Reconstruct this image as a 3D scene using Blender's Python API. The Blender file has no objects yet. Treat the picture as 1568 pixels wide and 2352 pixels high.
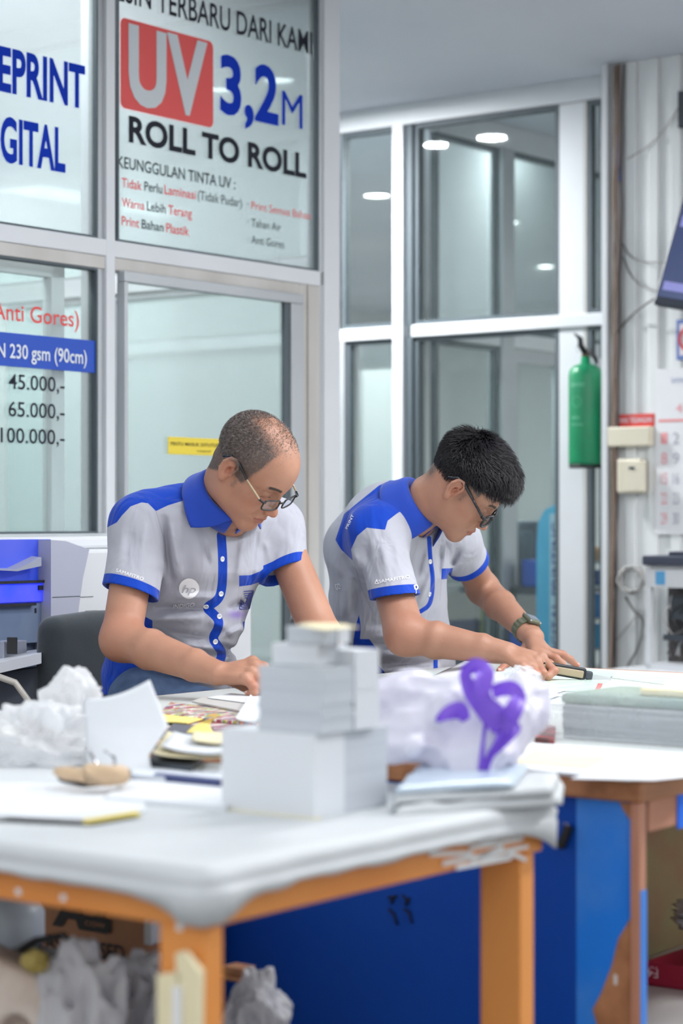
import bpy, bmesh, math, random, os
import numpy as np
from mathutils import Vector, Matrix
random.seed(7); RNG = np.random.default_rng(7)
PI = math.pi
SC = bpy.context.scene
COL = SC.collection
# ------------------------------------------------------------------ camera numbers (frame 1568 x 2352)
FPX, CX, HY, HC = 4900.0, 784.0, 1190.0, 1.135
HT = 0.80                                   # worktop height
def P(px, py, d): return np.array([(px-CX)/FPX*d, d, HC-(py-HY)/FPX*d])
# room frame: a along U (away to the right), b along V (away to the left), origin under the near corner of the wooden desk
ANG = math.atan2(0.797, 0.605)
U = np.array([math.cos(ANG), math.sin(ANG), 0.0]); V = np.array([-math.sin(ANG), math.cos(ANG), 0.0])
D0 = np.array([0.38, 2.71, 0.0])
ROOM = Matrix.Translation(D0) @ Matrix.Rotation(ANG, 4, 'Z')
def AB(a, b, z=0.0): return D0 + a*U + b*V + np.array([0, 0, z])
def toab(p): r = np.asarray(p, float)-D0; return np.array([r@U, r@V, r[2]])
def ray(px, py): return np.array([(px-CX)/FPX, 1.0, -(py-HY)/FPX])
CAM = np.array([0, 0, HC])
def onz(px, py, z): r = ray(px, py); return CAM + r*((z-HC)/r[2])
def ona(px, py, a0):
    r = ray(px, py); t = (a0-(CAM-D0)@U)/(r@U); return toab(CAM+r*t)
def onb(px, py, b0):
    r = ray(px, py); t = (b0-(CAM-D0)@V)/(r@V); return toab(CAM+r*t)
# ------------------------------------------------------------------ materials
def s2l(c):
    return tuple(((x/255)/12.92 if x/255 <= .04045 else ((x/255+.055)/1.055)**2.4) for x in c)
_M = {}
def mat(name, rgb, rough=.5, metal=0., var=.0, vscale=8., rgb2=None, bump=0., bscale=60., spec=.5, sheen=0., sub=0., alpha=1., emit=None, es=1., trans=0., coat=0., backlight=0., stretch=None):
    if name in _M: return _M[name]
    m = bpy.data.materials.new(name); m.use_nodes = True
    nt = m.node_tree; N = nt.nodes; L = nt.links
    b = N['Principled BSDF']; c = s2l(rgb)
    b.inputs['Base Color'].default_value = (*c, 1)
    b.inputs['Roughness'].default_value = rough; b.inputs['Metallic'].default_value = metal
    b.inputs['Specular IOR Level'].default_value = spec
    if sheen: b.inputs['Sheen Weight'].default_value = sheen
    if coat: b.inputs['Coat Weight'].default_value = coat
    if sub:
        b.inputs['Subsurface Weight'].default_value = sub; b.inputs['Subsurface Radius'].default_value = (.012, .004, .002); b.inputs['Subsurface Scale'].default_value = 1.
    if alpha < 1: b.inputs['Alpha'].default_value = alpha
    if trans: b.inputs['Transmission Weight'].default_value = trans
    if emit: b.inputs['Emission Color'].default_value = (*s2l(emit), 1); b.inputs['Emission Strength'].default_value = es
    tc = N.new('ShaderNodeTexCoord')
    src = tc.outputs['Object']
    if stretch:
        mp = N.new('ShaderNodeMapping'); mp.inputs['Scale'].default_value = stretch; L.new(src, mp.inputs[0]); src = mp.outputs[0]
    if var > 0 or rgb2:
        n = N.new('ShaderNodeTexNoise'); n.inputs['Scale'].default_value = vscale; n.inputs['Detail'].default_value = 5
        L.new(src, n.inputs['Vector'])
        mx = N.new('ShaderNodeMix'); mx.data_type = 'RGBA'
        c2 = s2l(rgb2) if rgb2 else tuple(x*(1-var) for x in c)
        mx.inputs[6].default_value = (*c, 1); mx.inputs[7].default_value = (*c2, 1)
        rp = N.new('ShaderNodeMapRange'); rp.inputs[1].default_value = .35; rp.inputs[2].default_value = .65
        L.new(n.outputs['Fac'], rp.inputs[0]); L.new(rp.outputs[0], mx.inputs[0]); L.new(mx.outputs[2], b.inputs['Base Color'])
    if bump:
        n = N.new('ShaderNodeTexNoise'); n.inputs['Scale'].default_value = bscale; n.inputs['Detail'].default_value = 3
        L.new(src, n.inputs['Vector'])
        bp = N.new('ShaderNodeBump'); bp.inputs['Strength'].default_value = bump; bp.inputs['Distance'].default_value = .004
        L.new(n.outputs['Fac'], bp.inputs['Height']); L.new(bp.outputs[0], b.inputs['Normal'])
    if backlight:
        tr = N.new('ShaderNodeBsdfTranslucent'); tr.inputs[0].default_value = (*c, 1)
        ms = N.new('ShaderNodeMixShader'); ms.inputs[0].default_value = backlight
        L.new(b.outputs[0], ms.inputs[1]); L.new(tr.outputs[0], ms.inputs[2]); L.new(ms.outputs[0], N['Material Output'].inputs[0])
    _M[name] = m; return m
def glassmat(name, tint, refl=.08, haze=0., hazecol=(200, 212, 214)):
    m = bpy.data.materials.new(name); m.use_nodes = True; nt = m.node_tree; N = nt.nodes; L = nt.links
    N.remove(N['Principled BSDF'])
    t = N.new('ShaderNodeBsdfTransparent'); t.inputs[0].default_value = (*s2l(tint), 1)
    g = N.new('ShaderNodeBsdfGlossy'); g.inputs['Roughness'].default_value = .03
    ly = N.new('ShaderNodeLayerWeight'); ly.inputs[0].default_value = .25
    ma = N.new('ShaderNodeMath'); ma.operation = 'MULTIPLY_ADD'; ma.inputs[1].default_value = .35; ma.inputs[2].default_value = refl
    L.new(ly.outputs['Fresnel'], ma.inputs[0])
    cur = t.outputs[0]
    if haze:
        d = N.new('ShaderNodeBsdfDiffuse'); d.inputs[0].default_value = (*s2l(hazecol), 1)
        dt = N.new('ShaderNodeBsdfTranslucent'); dt.inputs[0].default_value = (*s2l(hazecol), 1)
        a = N.new('ShaderNodeMixShader'); a.inputs[0].default_value = .5; L.new(d.outputs[0], a.inputs[1]); L.new(dt.outputs[0], a.inputs[2])
        h = N.new('ShaderNodeMixShader'); h.inputs[0].default_value = haze; L.new(cur, h.inputs[1]); L.new(a.outputs[0], h.inputs[2]); cur = h.outputs[0]
    mx = N.new('ShaderNodeMixShader'); L.new(ma.outputs[0], mx.inputs[0]); L.new(cur, mx.inputs[1]); L.new(g.outputs[0], mx.inputs[2])
    L.new(mx.outputs[0], N['Material Output'].inputs[0]); _M[name] = m; return m
def filmmat(name, rgb, clear=.55, rough=.15):
    """thin plastic film: partly clear, partly milky with sharp highlights"""
    m = bpy.data.materials.new(name); m.use_nodes = True; nt = m.node_tree; N = nt.nodes; L = nt.links
    b = N['Principled BSDF']; b.inputs['Base Color'].default_value = (*s2l(rgb), 1); b.inputs['Roughness'].default_value = rough
    b.inputs['Specular IOR Level'].default_value = .8
    tl = N.new('ShaderNodeBsdfTranslucent'); tl.inputs[0].default_value = (*s2l(rgb), 1)
    m1 = N.new('ShaderNodeMixShader'); m1.inputs[0].default_value = .45
    L.new(b.outputs[0], m1.inputs[1]); L.new(tl.outputs[0], m1.inputs[2])
    t = N.new('ShaderNodeBsdfTransparent'); mx = N.new('ShaderNodeMixShader'); mx.inputs[0].default_value = clear
    L.new(m1.outputs[0], mx.inputs[1]); L.new(t.outputs[0], mx.inputs[2]); L.new(mx.outputs[0], N['Material Output'].inputs[0]); _M[name] = m; return m
# ------------------------------------------------------------------ objects
def tag(o, label=None, cat=None, group=None, kind=None):
    if label: o['label'] = label
    if cat: o['category'] = cat
    if group: o['group'] = group
    if kind: o['kind'] = kind
    return o
def empty(name, loc, rot=0., label=None, cat=None, group=None):
    o = bpy.data.objects.new(name, None); COL.objects.link(o); o.empty_display_size = .05
    o.location = Vector(loc); o.rotation_euler = (0, 0, rot)
    return tag(o, label, cat, group)
def mkobj(name, verts, faces, m, parent=None, smooth=True, world=None):
    me = bpy.data.meshes.new(name); me.from_pydata([tuple(v) for v in verts], [], [tuple(f) for f in faces]); me.update()
    if smooth: me.shade_smooth()
    o = bpy.data.objects.new(name, me); COL.objects.link(o)
    for q in (m if isinstance(m, (list, tuple)) else [m]): me.materials.append(q)
    if parent is not None: o.parent = parent
    if world is not None: o.matrix_world = world
    return o
class MB:
    def __init__(s): s.bm = bmesh.new(); s.mi = 0
    def _add(s, b, M=None):
        if M is not None: bmesh.ops.transform(b, matrix=M, verts=b.verts)
        base = len(s.bm.verts); vs = [s.bm.verts.new(v.co) for v in b.verts]; b.verts.index_update()
        for f in b.faces:
            try: nf = s.bm.faces.new([vs[v.index] for v in f.verts]); nf.smooth = f.smooth; nf.material_index = s.mi
            except ValueError: pass
        b.free(); return s
    def box(s, c, sz, bev=0., rot=None, seg=2, M=None):
        b = bmesh.new(); bmesh.ops.create_cube(b, size=1.); bmesh.ops.scale(b, vec=Vector(sz), verts=b.verts)
        if bev: bmesh.ops.bevel(b, geom=list(b.edges), offset=min(bev, min(sz)*.49), segments=seg, affect='EDGES', profile=.5)
        R = Matrix.Identity(4)
        if rot is not None: R = (rot if isinstance(rot, Matrix) else Matrix.Rotation(rot[2], 4, 'Z') @ Matrix.Rotation(rot[1], 4, 'Y') @ Matrix.Rotation(rot[0], 4, 'X'))
        T = Matrix.Translation(Vector(c)) @ R
        return s._add(b, (M @ T) if M is not None else T)
    def bb(s, x0, x1, y0, y1, z0, z1, bev=0.): return s.box(((x0+x1)/2, (y0+y1)/2, (z0+z1)/2), (abs(x1-x0), abs(y1-y0), abs(z1-z0)), bev)
    def tube(s, pts, r, seg=8, cap=True, closed=False):
        pts = [Vector(p) for p in pts]; n = len(pts); rs = r if isinstance(r, (list, tuple)) else [r]*n
        b = bmesh.new(); rings = []; up = None
        for i, p in enumerate(pts):
            if closed: t = pts[(i+1) % n]-pts[i-1]
            else: t = pts[min(i+1, n-1)]-pts[max(i-1, 0)]
            t.normalize()
            if up is None: up = t.orthogonal().normalized()
            up = (up-t*up.dot(t)); up = up.normalized() if up.length > 1e-6 else t.orthogonal().normalized()
            w = t.cross(up)
            rings.append([b.verts.new(p+(up*math.cos(2*PI*k/seg)+w*math.sin(2*PI*k/seg))*rs[i]) for k in range(seg)])
        m = n if closed else n-1
        for i in range(m):
            A, B = rings[i], rings[(i+1) % n]
            for k in range(seg):
                f = b.faces.new((A[k], A[(k+1) % seg], B[(k+1) % seg], B[k])); f.smooth = True
        if cap and not closed: b.faces.new(rings[0][::-1]); b.faces.new(rings[-1])
        return s._add(b)
    def lathe(s, prof, c=(0, 0, 0), seg=32, M=None):
        b = bmesh.new(); rings = []
        for r, z in prof: rings.append([b.verts.new((max(r, 1e-5)*math.cos(2*PI*k/seg), max(r, 1e-5)*math.sin(2*PI*k/seg), z)) for k in range(seg)])
        for A, B in zip(rings, rings[1:]):
            for k in range(seg): f = b.faces.new((A[k], A[(k+1) % seg], B[(k+1) % seg], B[k])); f.smooth = True
        T = Matrix.Translation(Vector(c)); return s._add(b, T @ M if M is not None else T)
    def prism(s, poly, z0, z1, M=None):
        b = bmesh.new(); lo = [b.verts.new((x, y, z0)) for x, y in poly]; hi = [b.verts.new((x, y, z1)) for x, y in poly]; n = len(poly)
        b.faces.new(lo[::-1]); b.faces.new(hi)
        for k in range(n): b.faces.new((lo[k], lo[(k+1) % n], hi[(k+1) % n], hi[k]))
        return s._add(b, M)
    def grid(s, f, nu, nv, M=None):
        b = bmesh.new(); vs = [[b.verts.new(f(i/nu, j/nv)) for j in range(nv+1)] for i in range(nu+1)]
        for i in range(nu):
            for j in range(nv): q = b.faces.new((vs[i][j], vs[i+1][j], vs[i+1][j+1], vs[i][j+1])); q.smooth = True
        return s._add(b, M)
    def ball(s, c, r, M=None, u=16, v=10):
        b = bmesh.new(); bmesh.ops.create_uvsphere(b, u_segments=u, v_segments=v, radius=1.)
        for f in b.faces: f.smooth = True
        T = Matrix.Translation(Vector(c)) @ (M if M is not None else Matrix.Identity(4)) @ Matrix.Diagonal((*((r,)*3 if isinstance(r, (int, float)) else r), 1))
        return s._add(b, T)
    def build(s, name, m, parent=None, world=None, label=None, cat=None, group=None, kind=None, solid=0., origin=None):
        bmesh.ops.recalc_face_normals(s.bm, faces=s.bm.faces)
        if origin is not None: bmesh.ops.translate(s.bm, vec=-Vector(origin), verts=s.bm.verts)
        me = bpy.data.meshes.new(name); s.bm.to_mesh(me); s.bm.free()
        for q in (m if isinstance(m, (list, tuple)) else [m]): me.materials.append(q)
        o = bpy.data.objects.new(name, me); COL.objects.link(o)
        if parent is not None: o.parent = parent
        if world is not None: o.matrix_world = world
        if origin is not None: o.matrix_world = (world if world is not None else Matrix.Identity(4)) @ Matrix.Translation(Vector(origin))
        if solid: md = o.modifiers.new('thickness', 'SOLIDIFY'); md.thickness = solid; md.offset = 0
        return tag(o, label, cat, group, kind)
# ------------------------------------------------------------------ numpy noise
def _h(ix, iy, iz, s):
    n = (ix.astype(np.int64)*374761393 + iy.astype(np.int64)*668265263 + iz.astype(np.int64)*2147483647 + s*1274126177) & 0xffffffff
    n = ((n ^ (n >> 13))*1274126177) & 0xffffffff; n = n ^ (n >> 16)
    return (n & 0xffff)/32767.5-1.
def vnoise(p, scale=1., seed=0):
    q = np.asarray(p, float)*scale; i = np.floor(q); f = q-i; f = f*f*(3-2*f); ix, iy, iz = i[..., 0], i[..., 1], i[..., 2]; r = 0
    for dx in (0, 1):
        for dy in (0, 1):
            for dz in (0, 1):
                w = (f[..., 0] if dx else 1-f[..., 0])*(f[..., 1] if dy else 1-f[..., 1])*(f[..., 2] if dz else 1-f[..., 2])
                r = r + w*_h(ix+dx, iy+dy, iz+dz, seed)
    return r
def fnoise(p, scale=1., seed=0, oct=3):
    return sum(vnoise(p, scale*2**k, seed+k)*.5**k for k in range(oct))
def n1(x, y, z, scale, seed=0, oct=2): return float(fnoise(np.array([[x, y, z]]), scale, seed, oct)[0])
# ------------------------------------------------------------------ signed-distance modeller
def smin(a, b, k):
    if k <= 0: return np.minimum(a, b)
    h = np.clip(.5+.5*(b-a)/k, 0, 1); return b+(a-b)*h-k*h*(1-h)
class SDF:
    def __init__(s): s.ops = []; s.disp = None
    def cap(s, a, b, r0, r1=None, k=.01, op='u'):
        a = np.array(a, float); b = np.array(b, float); r1 = r0 if r1 is None else r1; ab = b-a; L2 = max(ab@ab, 1e-9)
        def f(p):
            t = np.clip(((p-a)@ab)/L2, 0, 1); return np.linalg.norm(p-a-t[:, None]*ab, axis=1)-(r0+(r1-r0)*t)
        s.ops.append((op, k, f, (a+b)/2, math.sqrt(L2)/2+max(r0, r1))); return s
    def ell(s, c, r, R=None, k=.01, op='u'):
        c = np.array(c, float); r = np.array(r, float); R = np.eye(3) if R is None else np.asarray(R, float)   # columns: local axes
        def f(p):
            q = (p-c)@R; k0 = np.linalg.norm(q/r, axis=1); k1 = np.linalg.norm(q/(r*r), axis=1); return k0*(k0-1)/np.maximum(k1, 1e-6)
        s.ops.append((op, k, f, c, float(r.max()))); return s
    def box(s, c, h, rr, R=None, k=.01, op='u'):
        c = np.array(c, float); h = np.array(h, float); R = np.eye(3) if R is None else np.asarray(R, float)
        def f(p):
            q = np.abs((p-c)@R)-(h-rr); return np.linalg.norm(np.maximum(q, 0), axis=1)+np.minimum(q.max(axis=1), 0)-rr
        s.ops.append((op, k, f, c, float(np.linalg.norm(h)))); return s
    def loft(s, secs, k=.01, op='u', capr=.6):
        """secs: list of (centre, lateral dir, r_lateral, r_depth); elliptical sections joined along the polyline"""
        C = [np.array(q[0], float) for q in secs]
        for i in range(len(secs)-1):
            a, b = C[i], C[i+1]; ab = b-a; L = np.linalg.norm(ab); ax = ab/L
            l0, l1 = np.array(secs[i][1], float), np.array(secs[i+1][1], float); ra0, rb0, ra1, rb1 = secs[i][2], secs[i][3], secs[i+1][2], secs[i+1][3]
            first, last = i == 0, i == len(secs)-2
            def f(p, a=a, ab=ab, L=L, ax=ax, l0=l0, l1=l1, ra0=ra0, rb0=rb0, ra1=ra1, rb1=rb1, first=first, last=last):
                q = p-a; h = q@ax; t = np.clip(h/L, 0, 1); lat = l0+(l1-l0)*t[:, None]
                lat = lat-(lat@ax)[:, None]*ax; lat = lat/np.linalg.norm(lat, axis=1)[:, None]
                q = q-t[:, None]*ab; e = q@ax; q = q-e[:, None]*ax; x = (q*lat).sum(1); y = np.sqrt(np.maximum((q*q).sum(1)-x*x, 0))
                ra = ra0+(ra1-ra0)*t; rb = rb0+(rb1-rb0)*t; rc = rb*capr
                k0 = np.sqrt((x/ra)**2+(y/rb)**2+(e/rc)**2); k1 = np.sqrt((x/ra**2)**2+(y/rb**2)**2+(e/rc**2)**2)
                return k0*(k0-1)/np.maximum(k1, 1e-6)
            s.ops.append((op, .012 if i else k, f, (a+b)/2, L/2+max(ra0, ra1, rb0, rb1)))
        return s
    def cut(s, f, c=(0, 0, 0), R=9., k=.0):
        s.ops.append(('s', k, f, np.array(c, float), R)); return s
    def ev(s, p, ops=None):
        d = np.full(len(p), .08)
        for op, k, f, c, R in (s.ops if ops is None else ops):
            v = f(p)
            if op == 'u': d = smin(d, v, k)
            elif op == 's': d = -smin(-d, v, k)
        if s.disp is not None: d = d-s.disp(p)
        return d
    def mesh(s, lo, hi, vs, margin=.012):
        lo = np.array(lo, float); B = 12; nb = np.ceil((np.array(hi)-lo)/vs/B).astype(int); n = nb*B+1
        F = np.full(tuple(n), .05, np.float32)
        gi = np.stack(np.meshgrid(*[np.arange(k) for k in nb], indexing='ij'), -1).reshape(-1, 3)
        cen = lo+(gi*B+B/2)*vs; hd = B*vs*math.sqrt(3)/2
        act = np.abs(s.ev(cen)) < hd*1.25+margin
        g = np.stack(np.meshgrid(*[np.arange(B+1)]*3, indexing='ij'), -1).reshape(-1, 3)
        inside = (~act) & (s.ev(cen) < 0)
        for q in gi[inside]: i, j, k = q*B; F[i:i+B+1, j:j+B+1, k:k+B+1] = -.05
        for q, c in zip(gi[act], cen[act]):
            ops = [o for o in s.ops if np.linalg.norm(o[3]-c)-o[4] < hd+.035]
            i, j, k = q*B; F[i:i+B+1, j:j+B+1, k:k+B+1] = s.ev(lo+(g+q*B)*vs, ops).reshape(B+1, B+1, B+1)
        S = F < 0
        cn = np.zeros(np.array(S.shape)-1, np.int8)
        for dx in (0, 1):
            for dy in (0, 1):
                for dz in (0, 1): cn += S[dx:S.shape[0]-1+dx, dy:S.shape[1]-1+dy, dz:S.shape[2]-1+dz]
        cells = np.argwhere((cn > 0) & (cn < 8)); idx = np.full(cn.shape, -1, np.int32); idx[tuple(cells.T)] = np.arange(len(cells))
        acc = np.zeros((len(cells), 3)); cnt = np.zeros(len(cells))
        for ax in range(3):
            o1, o2 = [x for x in range(3) if x != ax]
            for u in (0, 1):
                for w in (0, 1):
                    off = np.zeros(3, int); off[o1] = u; off[o2] = w; A = cells+off; Bq = A.copy(); Bq[:, ax] += 1
                    fa = F[tuple(A.T)]; fb = F[tuple(Bq.T)]; m = (fa < 0) != (fb < 0); t = fa[m]/(fa[m]-fb[m])
                    pt = A[m].astype(float); pt[:, ax] += t; acc[m] += pt; cnt[m] += 1
        V_ = lo+acc/np.maximum(cnt, 1)[:, None]*vs
        faces = []
        for ax in range(3):
            o1, o2 = [(1, 2), (2, 0), (0, 1)][ax]
            sl = [slice(0, -1)]*3; sh = [slice(0, -1)]*3; sl[ax] = slice(0, -1); sh[ax] = slice(1, None)
            Sa = S[tuple(sl)]; Sb = S[tuple(sh)]
            E = np.argwhere(Sa != Sb); E = E[(E[:, o1] > 0) & (E[:, o2] > 0)]
            fl = S[tuple(E.T)]
            def gx(d1, d2): q = E.copy(); q[:, o1] += d1; q[:, o2] += d2; return idx[tuple(q.T)]
            quad = np.stack([gx(-1, -1), gx(0, -1), gx(0, 0), gx(-1, 0)], 1)
            quad[~fl] = quad[~fl][:, ::-1]; faces.append(quad[(quad >= 0).all(1)])
        return V_, np.concatenate(faces)
def sdfobj(name, S, lo, hi, vs, m, parent=None, attrs=None, relax=1):
    Vx, Fx = S.mesh(lo, hi, vs)
    # drop tiny loose pieces, relax slightly
    lab = np.arange(len(Vx)); E_ = np.concatenate([Fx[:, [0, 1]], Fx[:, [1, 2]], Fx[:, [2, 3]]])
    for _ in range(200):
        m_ = np.minimum(lab[E_[:, 0]], lab[E_[:, 1]]); n_ = lab.copy(); np.minimum.at(n_, E_[:, 0], m_); np.minimum.at(n_, E_[:, 1], m_); n_ = n_[n_]; n_ = n_[n_]
        if (n_ == lab).all(): break
        lab = n_
    u_, inv, cn_ = np.unique(lab, return_inverse=True, return_counts=True); keep = (cn_ >= max(60, cn_.max()*.02))[inv]
    us_ = np.zeros(len(Vx), bool); us_[Fx[keep[Fx].all(1)].ravel()] = True; keep &= us_
    if not keep.all(): new = np.cumsum(keep)-1; Fx = new[Fx[keep[Fx].all(1)]]; Vx = Vx[keep]
    for _ in range(relax):
        A = np.zeros_like(Vx); c = np.zeros(len(Vx))
        for k in range(4): np.add.at(A, Fx[:, k], Vx[Fx[:, (k+1) % 4]]+Vx[Fx[:, (k+3) % 4]]); np.add.at(c, Fx[:, k], 2)
        Vx = Vx*.5+.5*A/np.maximum(c, 1)[:, None]
    me = bpy.data.meshes.new(name); me.vertices.add(len(Vx)); me.vertices.foreach_set('co', Vx.ravel())
    me.loops.add(len(Fx)*4); me.loops.foreach_set('vertex_index', Fx.ravel().astype(np.int32))
    me.polygons.add(len(Fx)); me.polygons.foreach_set('loop_start', np.arange(len(Fx), dtype=np.int32)*4)
    me.update(calc_edges=True); me.validate(); me.shade_smooth()
    for q in (m if isinstance(m, (list, tuple)) else [m]): me.materials.append(q)
    for k, f in (attrs or {}).items():
        at = me.attributes.new(k, 'FLOAT', 'POINT'); at.data.foreach_set('value', np.asarray(f(Vx), np.float32))
    o = bpy.data.objects.new(name, me); COL.objects.link(o)
    if parent is not None: o.parent = parent; o.matrix_parent_inverse = parent.matrix_basis.inverted()
    return o
# ------------------------------------------------------------------ lettering as flat meshes
def textmesh(body, bold=0., shear=0.):
    cu = bpy.data.curves.new('t', 'FONT'); cu.body = body; cu.size = 1.; cu.offset = bold; cu.shear = shear; cu.resolution_u = 4
    o = bpy.data.objects.new('t', cu); COL.objects.link(o); dg = bpy.context.evaluated_depsgraph_get(); dg.update()
    me = bpy.data.meshes.new_from_object(o.evaluated_get(dg)); vs = np.array([v.co[:] for v in me.vertices]).reshape(-1, 3); fs = [tuple(p.vertices) for p in me.polygons]
    bpy.data.objects.remove(o); bpy.data.curves.remove(cu); bpy.data.meshes.remove(me)
    return vs, fs
def lettering(name, items, place, m, parent=None, th=0., world=None):
    """items: (text, x0, x1, ybase, height, bold[, slant]); place maps an (N,2) array to (N,3) points"""
    V_, F_ = [], []; n = 0
    for it in items:
        body, x0, x1, yb, h, bold = it[:6]; vs, fs = textmesh(body, bold, it[6] if len(it) > 6 else 0.)
        if not len(vs): continue
        w0, w1 = vs[:, 0].min(), vs[:, 0].max()
        cap = .73 if any(ch.isupper() or ch.isdigit() for ch in body) else max(vs[:, 1].max(), .3)
        q = np.stack([(vs[:, 0]-w0)/(w1-w0)*(x1-x0)+x0, vs[:, 1]/cap*h+yb], 1)
        V_.append(place(q)); F_ += [tuple(i+n for i in f) for f in fs]; n += len(vs)
    return mkobj(name, np.concatenate(V_), F_, m, parent, smooth=False, world=world)
# ================================================================== materials of the place
m_alu = mat('painted_aluminium', (222, 225, 229), .38, .0, var=.05, vscale=3, spec=.4)
m_alu2 = mat('grey_aluminium', (186, 190, 194), .35, .25, var=.08, vscale=4)
m_beige = mat('weathered_frame', (188, 184, 180), .5, var=.12, rgb2=(206, 204, 200), vscale=5, stretch=(1, 1, .2))
m_gasket = mat('dark_gasket', (84, 94, 100), .6)
m_white = mat('white_wall_paint', (240, 242, 243), .75, var=.05, vscale=2.5, bump=.08, bscale=25)
m_ceil = mat('ceiling_paint', (226, 230, 238), .85, rgb2=(214, 220, 230), vscale=.7)
m_floor = mat('grey_floor_tile', (128, 127, 125), .4, rgb2=(114, 113, 111), vscale=3)
g_clear = glassmat('clear_glass', (246, 251, 250), .03, haze=.06, hazecol=(215, 225, 228))
g_part = glassmat('partition_glass', (246, 250, 249), .015, haze=.03, hazecol=(205, 216, 220))
g_haze = glassmat('hazy_glass', (243, 249, 249), .04, haze=.3, hazecol=(220, 226, 228))
g_frost = glassmat('frosted_glass', (243, 249, 248), .04, haze=.5, hazecol=(222, 230, 231))
m_blue_txt = mat('blue_vinyl', (0, 50, 176), .6, spec=.15)
m_red_txt = mat('red_vinyl', (222, 70, 70), .5)
m_dark_txt = mat('dark_vinyl', (40, 42, 52), .6, spec=.15)
m_pale_txt = mat('pale_vinyl', (200, 206, 210), .5)
m_white_txt = mat('white_vinyl', (226, 232, 240), .5)
LB, KA = 2.626, 2.768            # glazed wall plane b, and its free end a
RA = 4.624                       # far partition plane
WA = 4.45                        # right wall face
CEIL = 2.80
def strc(o): o['kind'] = 'structure'; return o
# floor, ceiling, walls
f = MB(); f.bb(-4.5, 12, -5, 9, -.1, 0); strc(f.build('floor', m_floor, world=ROOM))
f = MB(); f.bb(.4, 12, -5, 9, CEIL, CEIL+.1); strc(f.build('ceiling', m_ceil, world=ROOM))
f = MB(); f.bb(-4.5, 12, 8.9, 9.0, 0, CEIL); strc(f.build('wall_back', m_white, world=ROOM))
f = MB(); f.bb(11.9, 12, -5, 8.9, 0, CEIL); strc(f.build('wall_far', m_white, world=ROOM))
# ---- left glazed wall
def wl(px, py): q = onb(px, py, LB); return q[0], q[2]
def zl(px, py): return wl(px, py)[1]
def al(px): return wl(px, 1190)[0]
zr0, zr1 = zl(745, 660), zl(745, 626)         # transom
zsill = zl(100, 1226)
aL = -1.2
tn = [0]
def trim(x0, x1, y0, y1, z0, z1, m=None, bev=.003):
    tn[0] += 1; q = MB(); q.bb(x0, x1, y0, y1, z0, z1, bev); return strc(q.build('trim_%d' % tn[0], m or m_alu, world=ROOM))
trim(aL, al(760), LB-.010, LB+.03, zr0, zr1)                       # transom
trim(aL, al(760), LB-.006, LB+.04, zr0-.035, zr0, m_beige)         # track under it
trim(onb(245,1190,LB-.012)[0], onb(265,1190,LB-.012)[0], LB-.012, LB+.05, 0, CEIL)                  # main post
trim(al(222), al(246), LB-.0, LB+.06, zsill, CEIL, m_alu2)
trim(onb(745,1190,LB-.012)[0], onb(781,1190,LB-.012)[0], LB-.012, LB+.055, 0, CEIL)                  # corner post
trim(al(728), al(745), LB-.01, LB+.04, 0, CEIL, m_alu2)
trim(al(683), al(742), LB-.008, LB+.05, 0, zr0, m_beige)          # jamb of the sliding door
trim(al(700), al(716), LB-.014, LB-.008, 0, zr0, m_beige)
trim(aL, al(246), LB-.09, LB+.06, zsill-.05, zsill)               # sill
f = MB(); f.bb(aL, al(246), LB-.02, LB+.05, 0, zsill-.05); strc(f.build('wall_left', m_white, world=ROOM))
def window(n, x0, x1, z0, z1, b, glass, fr=.02, axis='a', th=.03, mfr=None):
    e = empty('window_%d' % n, (0, 0, 0)); e.matrix_world = ROOM; strc(e)
    F_ = MB(); G_ = MB()
    def bx(q, u0, u1, w0, w1, d0, d1):
        if axis == 'a': q.bb(u0, u1, b+d0, b+d1, w0, w1, 0)
        else: q.bb(b+d0, b+d1, u0, u1, w0, w1, 0)
    bx(F_, x0, x0+fr, z0, z1, -th/2, th/2); bx(F_, x1-fr, x1, z0, z1, -th/2, th/2)
    bx(F_, x0+fr, x1-fr, z0, z0+fr, -th/2, th/2); bx(F_, x0+fr, x1-fr, z1-fr, z1, -th/2, th/2)
    F_.build('window_frame', mfr or m_gasket, e)
    bx(G_, x0+fr, x1-fr, z0+fr, z1-fr, -.003, .003); G_.build('glass_pane', glass, e)
    return e
w1 = window(1, aL, al(222), zr1, CEIL, LB+.01, g_haze, .006)
w2 = window(2, al(267), al(728), zr1, CEIL, LB+.01, g_haze, .006)
w3 = window(3, aL, al(222), zsill, zr0-.035, LB+.01, g_clear, .006)
# the sliding door under the transom
dd = empty('door_1', (0, 0, 0)); dd.matrix_world = ROOM; strc(dd)
q = MB(); zt = zr0-.035
q.bb(al(268), al(680), LB-.03, LB+.0, zt-.03, zt, .003); q.bb(al(652), al(680), LB-.03, LB, .05, zt-.03, .003); q.bb(al(268), al(276), LB-.03, LB, .05, zt-.03, .002); q.bb(al(268), al(680), LB-.03, LB, 0, .09, .003)
q.build('door_frame', m_alu2, dd)
q = MB(); q.bb(al(276), al(652), LB-.018, LB-.012, .09, zt-.03); q.build('glass_pane', g_clear, dd)
q = MB(); q.bb(al(640), al(652), LB-.022, LB-.01, .09, zt-.03); q.build('door_gasket', m_gasket, dd)
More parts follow.
